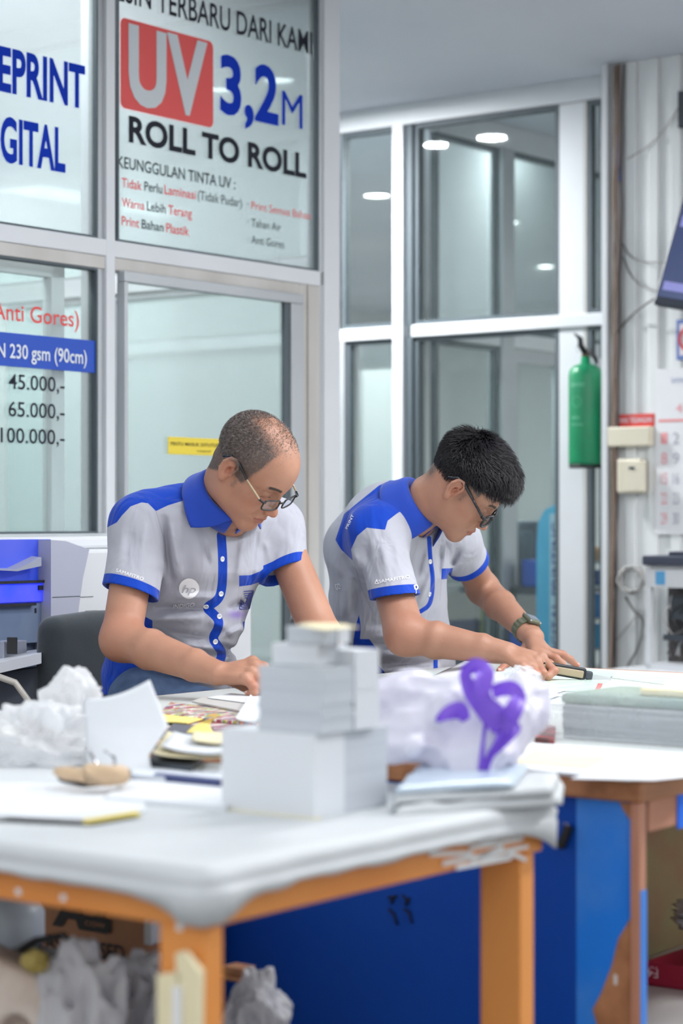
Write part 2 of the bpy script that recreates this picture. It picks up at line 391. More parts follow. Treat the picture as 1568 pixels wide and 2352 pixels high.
# second leaf behind the price list
q = empty('door_2', (0, 0, 0)); q.matrix_world = ROOM; strc(q)
g = MB(); g.bb(al(150), al(180), LB+.05, LB+.085, zsill, zt, .003); g.bb(aL, al(180), LB+.05, LB+.085, zt-.03, zt); g.build('door_frame', m_alu, q)
g = MB(); g.bb(aL, al(150), LB+.064, LB+.07, zsill, zt-.03); g.build('glass_pane', g_clear, q)
def on_left(q): return np.stack([q[:, 0], np.full(len(q), LB+.004), q[:, 1]], 1)
def T(body, pl, pr, hpx, bold=.0, slant=0.):
    """body between two photo points on its baseline, cap height in photo pixels at the left point"""
    a0, z0 = wl(*pl); a1, z1 = wl(*pr); h = wl(pl[0], pl[1]-hpx)[1]-z0; return (body, a0, a1, (z0+z1)/2, h, bold, slant)
lettering('lettering', [T('BLUEPRINT', (-118, 178), (198, 247), 105, .032), T('DIGITAL', (-52, 355), (153, 393), 104, .032)], on_left, m_blue_txt, w1)
def on_left2(q): return on_left(q)+np.array([0, -.0012, 0])
# lettering on the big pane
a0, zt_ = wl(279, 38); a1, _ = wl(492, 60); _, zb_ = wl(282, 247)
cs = []; rr = .018
for (cx, cz, t0) in ((a1-rr, zt_-rr, 0), (a0+rr, zt_-rr, 90), (a0+rr, zb_+rr, 180), (a1-rr, zb_+rr, 270)):
    cs += [(cx+rr*math.cos(math.radians(t0+t*15)), cz+rr*math.sin(math.radians(t0+t*15))) for t in range(7)]
mkobj('red_label', [(x, LB+.004, z) for x, z in cs], [tuple(range(len(cs)))], mat('red_label_vinyl', (224, 84, 82), .5), w2, smooth=False)
lettering('lettering', [T('U', (297, 228), (384, 245), 176, .04), T('V', (385, 246), (478, 262), 172, .04)], on_left2, m_pale_txt, w2)
lettering('lettering', [T('3,2', (508, 256), (642, 281), 134, .03), T('M', (650, 286), (697, 296), 84, .0)], on_left, m_blue_txt, w2)
lettering('lettering', [T('ROLL TO ROLL', (298, 326), (706, 405), 60, .035), T('MESIN TERBARU DARI KAMI', (236, -8), (719, 122), 60, .012),
    T('KEUNGGULAN TINTA UV :', (272, 386), (543, 432), 28, .01), T('Perlu', (334, 437), (375, 444), 22, .01), T('(Tidak Pudar)', (457, 458), (558, 475), 22, 0.),
    T('Lebih', (340, 483), (383, 490), 22, .01), T('Bahan', (328, 524), (378, 532), 22, .01), T('Tahan Air', (580, 520), (648, 530), 19, 0.), T('Anti Gores', (580, 559), (655, 569), 19, 0.),
    T('-', (270, 415), (276, 416), 3), T('-', (270, 459), (276, 460), 3), T('-', (270, 501), (276, 502), 3), T('-', (569, 470), (574, 471), 3), T('-', (569, 512), (574, 513), 3), T('-', (569, 550), (574, 551), 3)], on_left, m_dark_txt, w2)
lettering('lettering', [T('Tidak', (282, 429), (328, 436), 22, .01), T('Laminasi', (380, 445), (452, 457), 22, .01), T('Warna', (282, 474), (334, 482), 22, .01), T('Terang', (389, 491), (443, 500), 22, .01),
    T('Print', (282, 516), (322, 523), 22, .01), T('Plastik', (384, 533), (437, 541), 22, .01), T('Print Semua Bahan', (580, 481), (715, 503), 19, 0.)], on_left, m_red_txt, w2)
# price list on the lower left pane
lettering('lettering', [T('Anti Gores)', (-14, 731), (184, 751), 40, .008)], on_left, m_red_txt, w3)
bz0, bz1 = zl(20, 841), zl(20, 764)
q = MB(); q.bb(aL+.02, al(222), LB+.0, LB+.005, bz0, bz1); q.build('blue_band', mat('blue_band', (20, 76, 186), .5), w3)
lettering('lettering', [T('N 230 gsm (90cm)', (-8, 813), (198, 842), 34, .012)], lambda q: on_left(q)-np.array([0, .006, 0]), m_white_txt, w3)
lettering('lettering', [T('45.000,-', (22, 893), (151, 900), 36, .008), T('65.000,-', (22, 956), (151, 962), 36, .008), T('100.000,-', (4, 1016), (151, 1021), 36, .008)], on_left, m_dark_txt, w3)
# ---- glazed partition returning from the corner post into the back (plane a = KA)
za = 1.90
trim(KA-.03, KA+.03, LB+.06, 8.9, za-.03, za+.03)
trim(KA-.03, KA+.03, LB+.06, 8.9, CEIL-.07, CEIL)
for bb_ in (3.55, 4.75, 6.1, 7.5): trim(KA-.03, KA+.03, bb_-.03, bb_+.03, 0, CEIL-.07)
bs = [LB+.06, 3.52, 4.72, 6.07, 7.47]; be = [3.52, 4.72, 6.07, 7.47, 8.9]
for i, (x, y) in enumerate(zip([bs[0], 3.58, 4.78, 6.13, 7.53], be)):
    window(4+i, x, y, za+.03, CEIL-.07, KA, g_frost, .012, 'b', mfr=m_alu2)
    window(10+i, x, y, .0, za-.03, KA, g_haze if i % 2 else g_frost, .02, 'b', mfr=m_alu2)
# ---- far partition (plane a = RA)
def zr(px, py): return ona(px, py, RA)[2]
def bR(px): return ona(px, 1190, RA)[1]
zm0, zm1 = zr(1100, 766), zr(1100, 738)
trim(RA-.04, RA+.04, bR(1392), 8.9, CEIL-.085, CEIL, m_alu)
trim(RA-.03, RA+.03, bR(1392), 8.9, zm0, zm1, m_alu)
trim(RA-.05, RA+.05, bR(940), bR(917), 0, CEIL-.085, m_alu)
trim(RA-.03, RA+.06, bR(956), bR(940), 0, CEIL-.085, m_gasket)
trim(RA-.015, RA+.05, bR(1345), bR(1288), 0, CEIL-.085, m_alu)
trim(RA-.015, RA+.05, bR(1352), bR(1345), 0, CEIL-.085, m_beige)
trim(RA-.03, RA+.03, bR(800), bR(782), 0, zm0, m_alu2)
for i, (p0, p1, gl, gh) in enumerate(((916, 790, g_part, g_part), (1288, 957, g_part, g_part), (1390, 1353, g_part, g_part))):
    window(20+2*i, bR(p0), bR(p1), zm1, CEIL-.085, RA, gh, .018, 'b')
    window(21+2*i, bR(p0), bR(p1) if i else bR(801), 0.0, zm0, RA, gl, .018, 'b')
for i, x in enumerate((4.15, 5.3, 6.5, 7.7)):
    trim(RA-.04, RA+.04, x-.03, x+.03, 0, CEIL-.085); window(30+2*i, x+.03, x+1.1, zm1, CEIL-.085, RA, g_frost, .015, 'b'); window(31+2*i, x+.03, x+1.1, .0, zm0, RA, g_frost, .015, 'b')
q = MB(); q.bb(RA+.06, RA+.09, bR(914), bR(803), 0.0, zm0-.01); q.build('door_3', m_white, world=ROOM)['kind'] = 'structure'
# inner partition running away behind the far one (plane b = IB)
IB = bR(962)
def ai(px): return onb(px, 1190, IB)[0]
trim(RA+.1, 11.9, IB-.03, IB+.03, CEIL-.1, CEIL, m_alu)
trim(RA+.1, 11.9, IB-.03, IB+.03, 1.86, 1.92, m_alu)
trim(ai(1136), ai(1164), IB-.04, IB+.04, 0, CEIL-.1, m_alu2)
window(40, RA+.1, ai(1136), 1.92, CEIL-.1, IB, g_haze, .02)
window(41, RA+.1, ai(1136), 0, 1.86, IB, g_part, .02)
window(42, ai(1164), 9, 1.92, CEIL-.1, IB, g_clear, .02)
window(43, ai(1164), ai(1290), 0, 1.86, IB, g_part, .06, mfr=m_alu2)
# ---- right wall with its ribs
bw = ona(1404, 1190, WA)[1]
q = MB(); q.bb(WA, WA+.2, -5, bw, 0, CEIL)
for k in range(14):
    y = ona(1440, 1190, WA)[1]-.02-k*.092; q.bb(WA-.012, WA, y-.022, y+.022, 0, CEIL, .005)
strc(q.build('wall_right', m_white, world=ROOM))
trim(WA-.03, WA+.2, bw, ona(1390, 1190, WA)[1], 0, CEIL, m_alu)
# ================================================================== lamps
m_lampbody = mat('lamp_rim', (235, 236, 238), .4)
m_glow = mat('lamp_glow', (255, 255, 255), .5, emit=(255, 255, 255), es=14)
def downlight(p, r, power, lab):
    e = empty('ceiling_light', (p[0], p[1], CEIL), 0, lab, 'ceiling light', 'round ceiling downlights')
    q = MB(); q.lathe([(r, -.001), (r+.012, -.001), (r+.014, -.012), (r, -.014), (r, -.001)]); q.build('lamp_rim', m_lampbody, e)
    q = MB(); q.lathe([(0, -.006), (r, -.006)]); q.build('lamp_diffuser', m_glow, e)
    li = bpy.data.lights.new('downlight', 'AREA'); li.shape = 'DISK'; li.size = 2*r; li.energy = power; li.color = (.96, .985, 1.)
    lo = bpy.data.objects.new('downlight_source', li); COL.objects.link(lo); lo.parent = e; lo.location = (0, 0, -.02)
for (px, py, r, lab) in ((865, 445, .068, 'round ceiling light behind the partition left of the second post'), (1078, 307, .068, 'large round ceiling light in the tall partition pane'), (1172, 507, .05, 'small round ceiling light beside the inner glass post'), (1253, 609, .06, 'lowest round ceiling light beside the wide white post'), (640, 178, .06, 'added light standing in for a reflection at the figure two of the window sign'), (503, 200, .05, 'added light standing in for a reflection beside the red label of the window sign'), (512, 356, .05, 'added light standing in for a reflection at the word TO of the window sign')):
    downlight(onz(px, py, CEIL), r, 34, lab)  # last three lamps are added, standing in for reflections on the glass
def fill_panel(a, b, power, lab):  # unseen fill panels, added only to brighten the rooms
    p = AB(a, b, CEIL-.0); e = empty('added_panel_light', p, ANG, lab, 'ceiling light')
    q = MB(); q.bb(-.62, .62, -.17, .17, -.05, 0, .004); q.build('fill_housing', m_lampbody, e)
    li = bpy.data.lights.new('panel', 'AREA'); li.shape = 'RECTANGLE'; li.size = 1.2; li.size_y = .3; li.energy = power; li.color = (.98, .99, 1.)
    lo = bpy.data.objects.new('fill_source', li); COL.objects.link(lo); lo.parent = e; lo.location = (0, 0, -.055)
fill_panel(1.1, .3, 36, 'added fill panel, out of view over the wooden desk')
fill_panel(2.2, -1.2, 88, 'added fill panel, out of view near the right wall')
fill_panel(1.5, 3.1, 44, 'added fill panel, out of view inside the glazed office')
fill_panel(3.7, 6.2, 74, 'added fill panel, out of view between the glazed office and the far partition')
fill_panel(6.0, -.8, 90, 'added fill panel, out of view in the white room behind the far partition')
fill_panel(8.6, -.6, 130, 'added fill panel, out of view in the room beyond the inner partition')
fill_panel(3.6, -.6, 44, 'added fill panel, out of view over the walkway before the far partition')
# daylight through the open shop front behind the camera
W = bpy.data.worlds.new('daylight'); SC.world = W; W.use_nodes = True; nt = W.node_tree
bg = nt.nodes['Background']; tc = nt.nodes.new('ShaderNodeTexCoord'); sp = nt.nodes.new('ShaderNodeSeparateXYZ'); rp = nt.nodes.new('ShaderNodeMapRange'); cr = nt.nodes.new('ShaderNodeMix'); cr.data_type = 'RGBA'
nt.links.new(tc.outputs['Generated'], sp.inputs[0]); nt.links.new(sp.outputs['Z'], rp.inputs[0]); rp.inputs[1].default_value = -.4; rp.inputs[2].default_value = .1
cr.inputs[6].default_value = (.17, .17, .17, 1); cr.inputs[7].default_value = (.93, .965, 1., 1); nt.links.new(rp.outputs[0], cr.inputs[0]); nt.links.new(cr.outputs[2], bg.inputs[0]); bg.inputs[1].default_value = 1.15
# ================================================================== camera
cd = bpy.data.cameras.new('camera'); co = bpy.data.objects.new('camera', cd); COL.objects.link(co); SC.camera = co
co.location = (0, 0, HC); co.rotation_euler = (PI/2, 0, 0); cd.sensor_fit = 'VERTICAL'; cd.sensor_height = 36; cd.sensor_width = 24
cd.lens = FPX/2352*36; cd.shift_y = -(1176-HY)/2352; cd.clip_end = 60
cd.dof.use_dof = True; cd.dof.focus_distance = 4.3; cd.dof.aperture_fstop = 3.8
SC.view_settings.view_transform = 'Standard'; SC.view_settings.look = 'None'; SC.view_settings.exposure = 0.
SC.cycles.use_denoising = True; SC.cycles.max_bounces = 5; SC.cycles.diffuse_bounces = 3; SC.cycles.glossy_bounces = 2; SC.cycles.transmission_bounces = 4; SC.cycles.transparent_max_bounces = 12; SC.cycles.use_adaptive_sampling = True; SC.cycles.adaptive_threshold = .07; SC.cycles.adaptive_min_samples = 12; SC.cycles.caustics_reflective = False; SC.cycles.caustics_refractive = False; SC.cycles.sample_clamp_indirect = 6
# ================================================================== helpers for things laid out in the room frame
class TH:
    def __init__(s, name, a, b, z, label, cat, group=None, rot=0.):
        s.o = np.array([a, b, z]); s.e = empty(name, AB(a, b, z), ANG, label, cat, group); s.M = Matrix.Translation(-Vector(s.o))
        s.rot = rot
    def add(s, mb, name, m, label=None, parent=None, **k):
        bmesh.ops.transform(mb.bm, matrix=s.M, verts=mb.bm.verts); return mb.build(name, m, parent or s.e, label=label, **k)
def single(mb, name, m, o, label, cat, group=None, kind=None, world=ROOM, **k):
    return mb.build(name, m, world=world, label=label, cat=cat, group=group, kind=kind, origin=o, **k)
def ab2(px, py, z): q = toab(onz(px, py, z)); return q[0], q[1]
def sheet(name, cs, z, th, m, label, cat, group=None, rounds=False, curl=0.):
    """flat sheet with photo corners cs lying at height z"""
    pts = [ab2(x, y, z+th) for x, y in cs]; c = np.mean(pts, 0); q = MB()
    def f(u, v):
        p = (np.array(pts[0])*(1-u)+np.array(pts[1])*u)*(1-v)+(np.array(pts[3])*(1-u)+np.array(pts[2])*u)*v
        return (p[0], p[1], z+th+curl*(abs(u-.5)*2)**3)
    if curl or len(pts) != 4:
        if len(pts) == 4: q.grid(f, 10, 6)
        else: q.prism(pts, z, z+th)
        return single(q, name, m, (c[0], c[1], z), label, cat, group, solid=(.0008 if len(pts) == 4 else 0))
    q.prism(pts, z, z+th); return single(q, name, m, (c[0], c[1], z), label, cat, group)
m_orange = mat('orange_painted_steel', (240, 162, 86), .42, rgb2=(228, 142, 66), vscale=2.5, spec=.4)
m_cloth = mat('white_vinyl_cover', (206, 210, 213), .55, var=.05, vscale=4, bump=.15, bscale=12)
m_paper = mat('white_paper', (222, 225, 230), .8, bump=.05, bscale=30)
m_paper2 = mat('bluish_white_paper', (214, 220, 230), .75)
m_cream = mat('cream_paper', (240, 228, 190), .8, var=.06)
m_yellow = mat('pale_yellow_paper', (240, 220, 130), .75)
m_black = mat('black_plastic', (28, 30, 34), .45)
m_wood = mat('worn_wood', (196, 140, 98), .55, rgb2=(166, 112, 76), vscale=5, stretch=(1, 6, 6), bump=.1)
m_wood2 = mat('pinkish_raw_plywood', (206, 152, 128), .7, rgb2=(190, 132, 106), vscale=4)
m_bpanel = mat('blue_painted_board', (16, 112, 244), .5, rgb2=(44, 124, 240), vscale=3, spec=.35)
m_dark = mat('dark_grey_plastic', (62, 68, 76), .5)
# ================================================================== front worktable
A0, A1, B1_ = -.848, -.20, 1.35
t = TH('worktable', -.5, .6, 0, 'orange steel worktable under the white vinyl cover in front', 'table')
q = MB(); z0, z1 = .738, .784
q.bb(A0+.015, A0+.055, .012, B1_-.02, z0, z1, .003); q.bb(A1-.055, A1-.015, .012, B1_-.02, z0, z1, .003)
q.bb(A0+.055, A1-.055, .014, .052, z0-.0, z1, .003); q.bb(A0+.055, A1-.055, B1_-.06, B1_-.02, z0, z1, .003)
t.add(q, 'table_frame', m_orange)
q = MB(); q.bb(A0+.008, A1-.008, .006, B1_-.01, z1, .797, .002); t.add(q, 'table_board', mat('board_under_cover', (170, 165, 158), .7))
for (x, y) in ((A0+.015, .012), (A1-.062, .014), (A0+.015, B1_-.08), (A1-.062, B1_-.08)):
    q = MB(); q.bb(x, x+.030, y, y+.055, .0, z0, .002); q.bb(x+.003, x+.027, y+.052, y+.058, .0, z0); t.add(q, 'leg', m_orange)
q = MB(); c = onb(1257, 1928, .02); q.bb(c[0]-.01, c[0]+.004, .012, .05, .755, .785, .002); t.add(q, 'frame_bracket', m_orange)
m_tape = mat('white_tape', (236, 236, 236), .7)
for (x0, y0, x1, y1) in ((262, 470, 480, 465), (420, 400, 600, 405), (330, 520, 560, 470), (470, 440, 745, 390), (520, 480, 770, 430), (400, 540, 680, 490), (530, 495, 690, 480), (670, 460, 760, 500), (480, 505, 640, 430)):
    p0 = onb(868+x0/2.24, 1752+y0/2.24, .0125); p1 = onb(868+x1/2.24, 1752+y1/2.24, .0125)
    d = p1-p0; L = np.linalg.norm(d); an = math.atan2(d[2], d[0]); q = MB()
    q.box((p0+p1)/2+np.array([0, -.0005, 0]), (L, .0016, .0052), .0005, rot=(0, -an, 0)); t.add(q, 'tape_strip', m_tape)
for (px, py) in ((42, 2048), (145, 2062), (412, 2130)):
    c = ona(px, py, A0+.0145); q = MB(); q.box(c, (.001, .008, .007), .0004); t.add(q, 'paint_chip', m_tape)
# vinyl cover: flat top, rolled edge, hanging skirt with bunched corners
def perim(n=220):
    out = []; w, h = A1-A0, B1_; r = .018; tot = 2*(w+h)
    for i in range(n):
        s_ = i/n*tot
        if s_ < w: p, nn = (A0+s_, 0.), (0, -1)
        elif s_ < w+h: p, nn = (A1, s_-w), (1, 0)
        elif s_ < 2*w+h: p, nn = (A1-(s_-w-h), h), (0, 1)
        else: p, nn = (A0, h-(s_-2*w-h)), (-1, 0)
        # soften the corners
        cx = min(max(p[0], A0+r), A1-r); cy = min(max(p[1], r), B1_-r); dx, dy = p[0]-cx, p[1]-cy; L = math.hypot(dx, dy)
        if L > 1e-6: nn = (dx/L, dy/L); p = (cx+nn[0]*r, cy+nn[1]*r)
        out.append((p, nn))
    return out
pr = perim(); q = MB(); b = bmesh.new(); rings = []
def corner(p):
    d = min(math.hypot(p[0]-x, p[1]-y) for x in (A0, A1) for y in (0, B1_)); return math.exp(-(d/.045)**2)
prof = [(-.014, 0), (-.008, 0), (-.004, -.002), (0, -.008), (.001, -.013), (-.001, -.019), (.0025, -.022), (.004, -.026), (.003, -1)]
for j, (o_, dz) in enumerate(prof):
    ring = []
    for (p, nn) in pr:
        k = corner(p); wv = n1(p[0], p[1], 0, 9, 3)*.5+n1(p[0], p[1], 1, 30, 5)*.3
        z = HT+(dz if dz > -.5 else -.031-.006*wv-.026*k); o2 = o_+(.004*k+.0025*wv)*(j > 3)
        if j >= 6: o2 += .006*k*math.sin(p[0]*300+p[1]*260)
        ring.append(b.verts.new((p[0]+nn[0]*o2, p[1]+nn[1]*o2, z)))
    rings.append(ring)
b.faces.new(rings[0])
for R0, R1 in zip(rings, rings[1:]):
    for k in range(len(pr)): f = b.faces.new((R0[k], R0[(k+1) % len(pr)], R1[(k+1) % len(pr)], R1[k])); f.smooth = True
q._add(b); single(q, 'table_cover', m_cloth, (-.5, .6, HT), 'white vinyl cover stretched over the orange worktable', 'table cover', solid=.002)
# folded cream card taped on the near leg
t = TH('cardboard_strip', A0, .05, .6, 'pale yellow folded card strips leaning on the near orange leg', 'cardboard')
def onleg(x, y): c = ona(x, y, A0+.004); return c
q = MB()
for poly in (((372, 2236), (425, 2230), (425, 2420), (374, 2420)), ((415, 2186), (432, 2182), (470, 2230), (466, 2420), (440, 2420), (418, 2250))):
    b = bmesh.new(); vs = []
    for dx in (-.008, .0):
        vs.append([b.verts.new(onleg(*p)+np.array([dx, 0, 0])) for p in poly])
    n = len(poly); b.faces.new(vs[0]); b.faces.new(vs[1][::-1])
    for k in range(n): b.faces.new((vs[0][k], vs[0][(k+1) % n], vs[1][(k+1) % n], vs[1][k]))
    q._add(b)
t.add(q, 'card_fold', m_cream)
p0, p1 = onleg(412, 2260), onleg(432, 2420); q = MB(); q.box((A0-.0055, (p0[1]+p1[1])/2, (p0[2]+p1[2])/2), (.002, abs(p0[1]-p1[1]), abs(p0[2]-p1[2]))); t.add(q, 'white_strip', m_tape)
# ================================================================== wooden desk with blue boards
DW, DL = 1.38, 1.75
t = TH('wooden_desk', .8, .6, 0, 'large wooden desk with blue side boards where both men work', 'desk')
q = MB(); q.bb(0, DL, 0, DW, HT-.028, HT, .004); t.add(q, 'desk_top', m_wood)
zb = HT-.028
bsp = ona(1323, 2000, .012)[1]; q = MB(); q.bb(.013, .03, bsp, DW-.05, 0.0, zb); t.add(q, 'side_board', mat('shaded_blue_board', (6, 78, 190), .5, rgb2=(14, 84, 192), vscale=3, spec=.3)); q = MB(); q.bb(.012, .03, .016, bsp, 0.0, zb); t.add(q, 'side_board', mat('lit_blue_board', (30, 138, 255), .5, rgb2=(84, 156, 250), vscale=6, spec=.35))  # table's shade painted into the darker blue, open light into the paler one
q = MB(); q.bb(.004, .022, .004, .018, 0, zb, .002); t.add(q, 'leg', m_wood2)
q = MB(); q.bb(.006, .020, .0025, .0045, .25, .66); t.add(q, 'blue_edge_tape', mat('light_blue_tape', (70, 140, 232), .55))
for (x, y) in ((DL-.06, .02), (.02, DW-.07), (DL-.06, DW-.07)):
    q = MB(); q.bb(x, x+.045, y, y+.045, 0, zb, .002); t.add(q, 'leg', m_wood2)
zq = onb(1500, 1908, .01)[2]; q = MB(); q.bb(.036, DL-.06, .008, .026, zq, zb, .002); t.add(q, 'apron', m_wood2)
q = MB(); q.bb(.03, DL-.06, .045, .06, zq+.004, zb, .002); c = onb(1560, 1850, .007); q.bb(c[0]-.006, c[0]+.05, .0055, .008, c[2]-.03, zb); t.add(q, 'blue_rail', m_bpanel)
zsh = .425
q = MB(); q.bb(.03, DL-.06, .02, .36, zsh-.018, zsh, .002); t.add(q, 'lower_shelf', mat('pale_laminate', (196, 192, 190), .4, var=.05))
q = MB(); q.bb(.03, DL-.06, .36, .372, 0, zb); t.add(q, 'inner_board', mat('brown_board', (150, 108, 76), .7, rgb2=(142, 134, 88), vscale=9))
def onside(poly, x): return [tuple(ona(px, py, x)[1:]) for px, py in poly]
for poly in (((1422, 1842), (1464, 1848), (1464, 1902), (1446, 1882), (1432, 1862)), ((1468, 2072), (1446, 2112), (1420, 2156), (1404, 2220), (1380, 2282), (1361, 2318), (1370, 2352), (1372, 2460), (1478, 2460))):
    pts = onside(poly, .011); b = bmesh.new(); lo = [b.verts.new((.0105, y, z)) for y, z in pts]; hi = [b.verts.new((.012, y, z)) for y, z in pts]
    b.faces.new(lo); b.faces.new(hi[::-1]); n = len(pts)
    for k in range(n): b.faces.new((lo[k], lo[(k+1) % n], hi[(k+1) % n], hi[k]))
    q = MB(); q._add(b); t.add(q, 'bare_wood_patch', m_wood)
c = ona(1413, 2250, .0095); q = MB(); q.box(c, (.001, .005, .013), .0004); t.add(q, 'paint_chip', m_tape)
q = MB()
for (x0, y0, x1, y1) in ((892, 2062, 912, 2058), (905, 2060, 898, 2075), (925, 2055, 938, 2075), (930, 2080, 940, 2062), (893, 2088, 905, 2100), (905, 2098, 912, 2124), (928, 2088, 940, 2096), (940, 2094, 946, 2120)):
    p0, p1 = ona(x0, y0, .011), ona(x1, y1, .011); q.tube([p0, p1], .0018, 6)
t.add(q, 'scribble', mat('black_marker', (14, 22, 40), .7))
# binder clip on the board by the cover corner
t = TH('binder_clip', *ona(1297, 1920, .006), 'small black binder clip on the blue board edge', 'clip')
p0, p1 = ona(1287, 1948, .006), ona(1308, 1897, .006); d = p1-p0; an = math.atan2(d[1], d[2])
q = MB(); q.box((p0+p1)/2, (.012, .011, np.linalg.norm(d)), .003, rot=Matrix.Rotation(-an, 4, 'X')); t.add(q, 'clip_body', m_black)
q = MB(); q.tube([p1+(-.004, 0, -.005), p1+(-.006, 0, .004), p1+(-.006, .006, .004), p1+(-.004, .006, -.005)], .0008, 6); t.add(q, 'clip_handle', mat('bright_steel', (200, 200, 205), .25, 1.))
# ================================================================== paper stacks on the front table
n0 = toab(onz(722, 1884, HT))[:2]
def stack(a, b, z, da, db, h, n, lab, m=m_paper, top=None, jit=.0006, group=None, seed=0):
    """a ream of trimmed sheets; slight offsets between bundles"""
    r = random.Random(seed); t = TH('paper_stack', a+da/2, b+db/2, z, lab, 'paper stack', group); zz = z; q = MB()
    for k in range(n):
        ja, jb = r.uniform(-jit, jit), r.uniform(-jit, jit); q.bb(a+ja, a+da+ja, b+jb, b+db+jb, zz, zz+h/n*.985); q.bb(a+.001, a+da-.001, b+.001, b+db-.001, zz, zz+h/n); zz += h/n
    t.add(q, 'paper_block', m)
    if top: q = MB(); q.bb(a+.0005, a+da-.0005, b+.0005, b+db-.0005, zz-.0004, zz+.0008); t.add(q, 'top_sheet', top)
    return t
m_edge = mat('grey_paper_edges', (206, 211, 218), .85, rgb2=(190, 196, 204), vscale=3, stretch=(.3, .3, 60))
a_, b_ = n0
tt = stack(a_, b_, HT, .055, .135, .0945, 1, 'big white paper block at the near end of the pile, pale yellow sheet under it')
q = MB(); q.bb(a_-.002, a_+.012, b_-.002, b_+.14, HT, HT+.0012); tt.add(q, 'yellow_underlay', m_yellow)
stack(a_+.058, b_+.002, HT, .082, .135, .0935, 1, 'big white paper block right behind the near one', m_edge, seed=2)
c = toab(onz(738, 1688, HT+.0945))[:2]
stack(c[0], c[1], HT+.0948, .0586, .090, .073, 9, 'grey edged stack of small sheets on the big near block', m_edge, jit=.0012, seed=3)
stack(c[0]+.062, c[1]+.0, HT+.0948, .046, .088, .090, 2, 'tall clean white block beside the grey edged stack', seed=4)
z2 = HT+.0948+.0735; c2 = toab(onz(730, 1530, z2))[:2]
stack(c2[0], c2[1], z2, .040, .066, .024, 2, 'thin white block on the grey edged stack', seed=5)
stack(c2[0]+.0425, c2[1]+.006, z2, .020, .06, .021, 2, 'small white pad right of the thin block', seed=8)
z3 = z2+.0245; c3 = toab(onz(745, 1481, z3))[:2]
stack(c3[0], c3[1], z3, .022, .054, .020, 3, 'top left small block of cards on the pile', m_edge, seed=6)
stack(c3[0]+.0235, c3[1]-.001, z3-.0, .022, .056, .021, 2, 'top right small white block under a yellow slip', seed=7, top=m_cream)
sheet('paper_slip', [(680, 1436), (760, 1432), (826, 1440), (745, 1446)], z3+.0222, .0008, m_cream, 'pale yellow slip lying on top of the paper pile', 'paper')
# sheets around
def grp(i): return None
sheet('paper_sheet', [(-80, 1868), (195, 1882), (335, 1862), (330, 1800), (-80, 1796)], HT+.001, .003, m_paper, 'white sheets with a yellow edge at the left end of the cover', 'paper')
sheet('paper_sheet', [(195, 1886), (322, 1866), (312, 1861), (190, 1881)], HT+.001, .0042, m_yellow, 'narrow yellow strip along the near white sheets', 'paper')
sheet('paper_sheet', [(-60, 1886), (210, 1898), (330, 1878), (150, 1868)], HT+.0, .001, m_paper2, 'bluish film sheet peeking from under the near white sheets', 'paper')
sheet('paper_sheet', [(240, 1830), (520, 1852), (522, 1800), (300, 1782)], HT+.001, .006, m_paper, 'flat white sheets left of the big paper block', 'paper')
sheet('paper_sheet', [(290, 1778), (520, 1792), (530, 1755), (360, 1742)], HT+.007, .006, m_paper2, 'stapled white sheets with dark blue edge behind the tool', 'paper')
sheet('paper_sheet', [(352, 1779), (520, 1795), (520, 1790), (360, 1774)], HT+.007, .007, mat('navy_edge', (62, 72, 120), .6), 'dark blue folder edge between the white sheets', 'paper')
sheet('paper_sheet', [(345, 1748), (440, 1760), (470, 1728), (352, 1712)], HT+.012, .008, m_dark, 'dark grey card lying under the cream envelopes', 'card')
sheet('envelope', [(350, 1736), (520, 1745), (535, 1700), (385, 1686)], HT+.021, .008, m_cream, 'cream envelope lowest in the fanned pile', 'envelope', curl=.004)
sheet('envelope', [(370, 1722), (525, 1738), (535, 1690), (400, 1690)], HT+.032, .003, m_paper, 'white envelope on the cream one', 'envelope', curl=.006)
sheet('envelope', [(440, 1702), (528, 1712), (535, 1680), (445, 1684)], HT+.038, .003, m_cream, 'small cream envelope topmost in the fanned pile', 'envelope', curl=.003)
sheet('card', [(368, 1692), (440, 1700), (490, 1672), (400, 1660)], HT+.001, .004, mat('slate_card', (96, 98, 108), .6), 'slate grey card behind the envelopes', 'card')
sheet('paper_sheet', [(368, 1655), (430, 1660), (475, 1648), (470, 1640), (370, 1636)], HT+.006, .002, m_yellow, 'yellow paper in front of the magazine', 'paper')
q = MB(); P0, P1, P2, P3 = [toab(P(*p)) for p in ((425, 1686, 3.28), (500, 1690, 3.25), (503, 1644, 3.3), (492, 1650, 3.32))]
q.grid(lambda u, v: tuple((P0*(1-u)+P1*u)*(1-v)+(P2*(1-u)+P3*u)*v+np.array([0, .012*math.sin(PI*v), .0])), 8, 8)
single(q, 'folded_note', m_yellow, tuple(P0), 'yellow note standing up with a pointed corner', 'paper', solid=.0006)
sheet('paper_sheet', [(-120, 1690), (40, 1684), (62, 1640), (-100, 1632)], HT+.001, .003, m_cream, 'cream paper at the far left table end', 'paper')
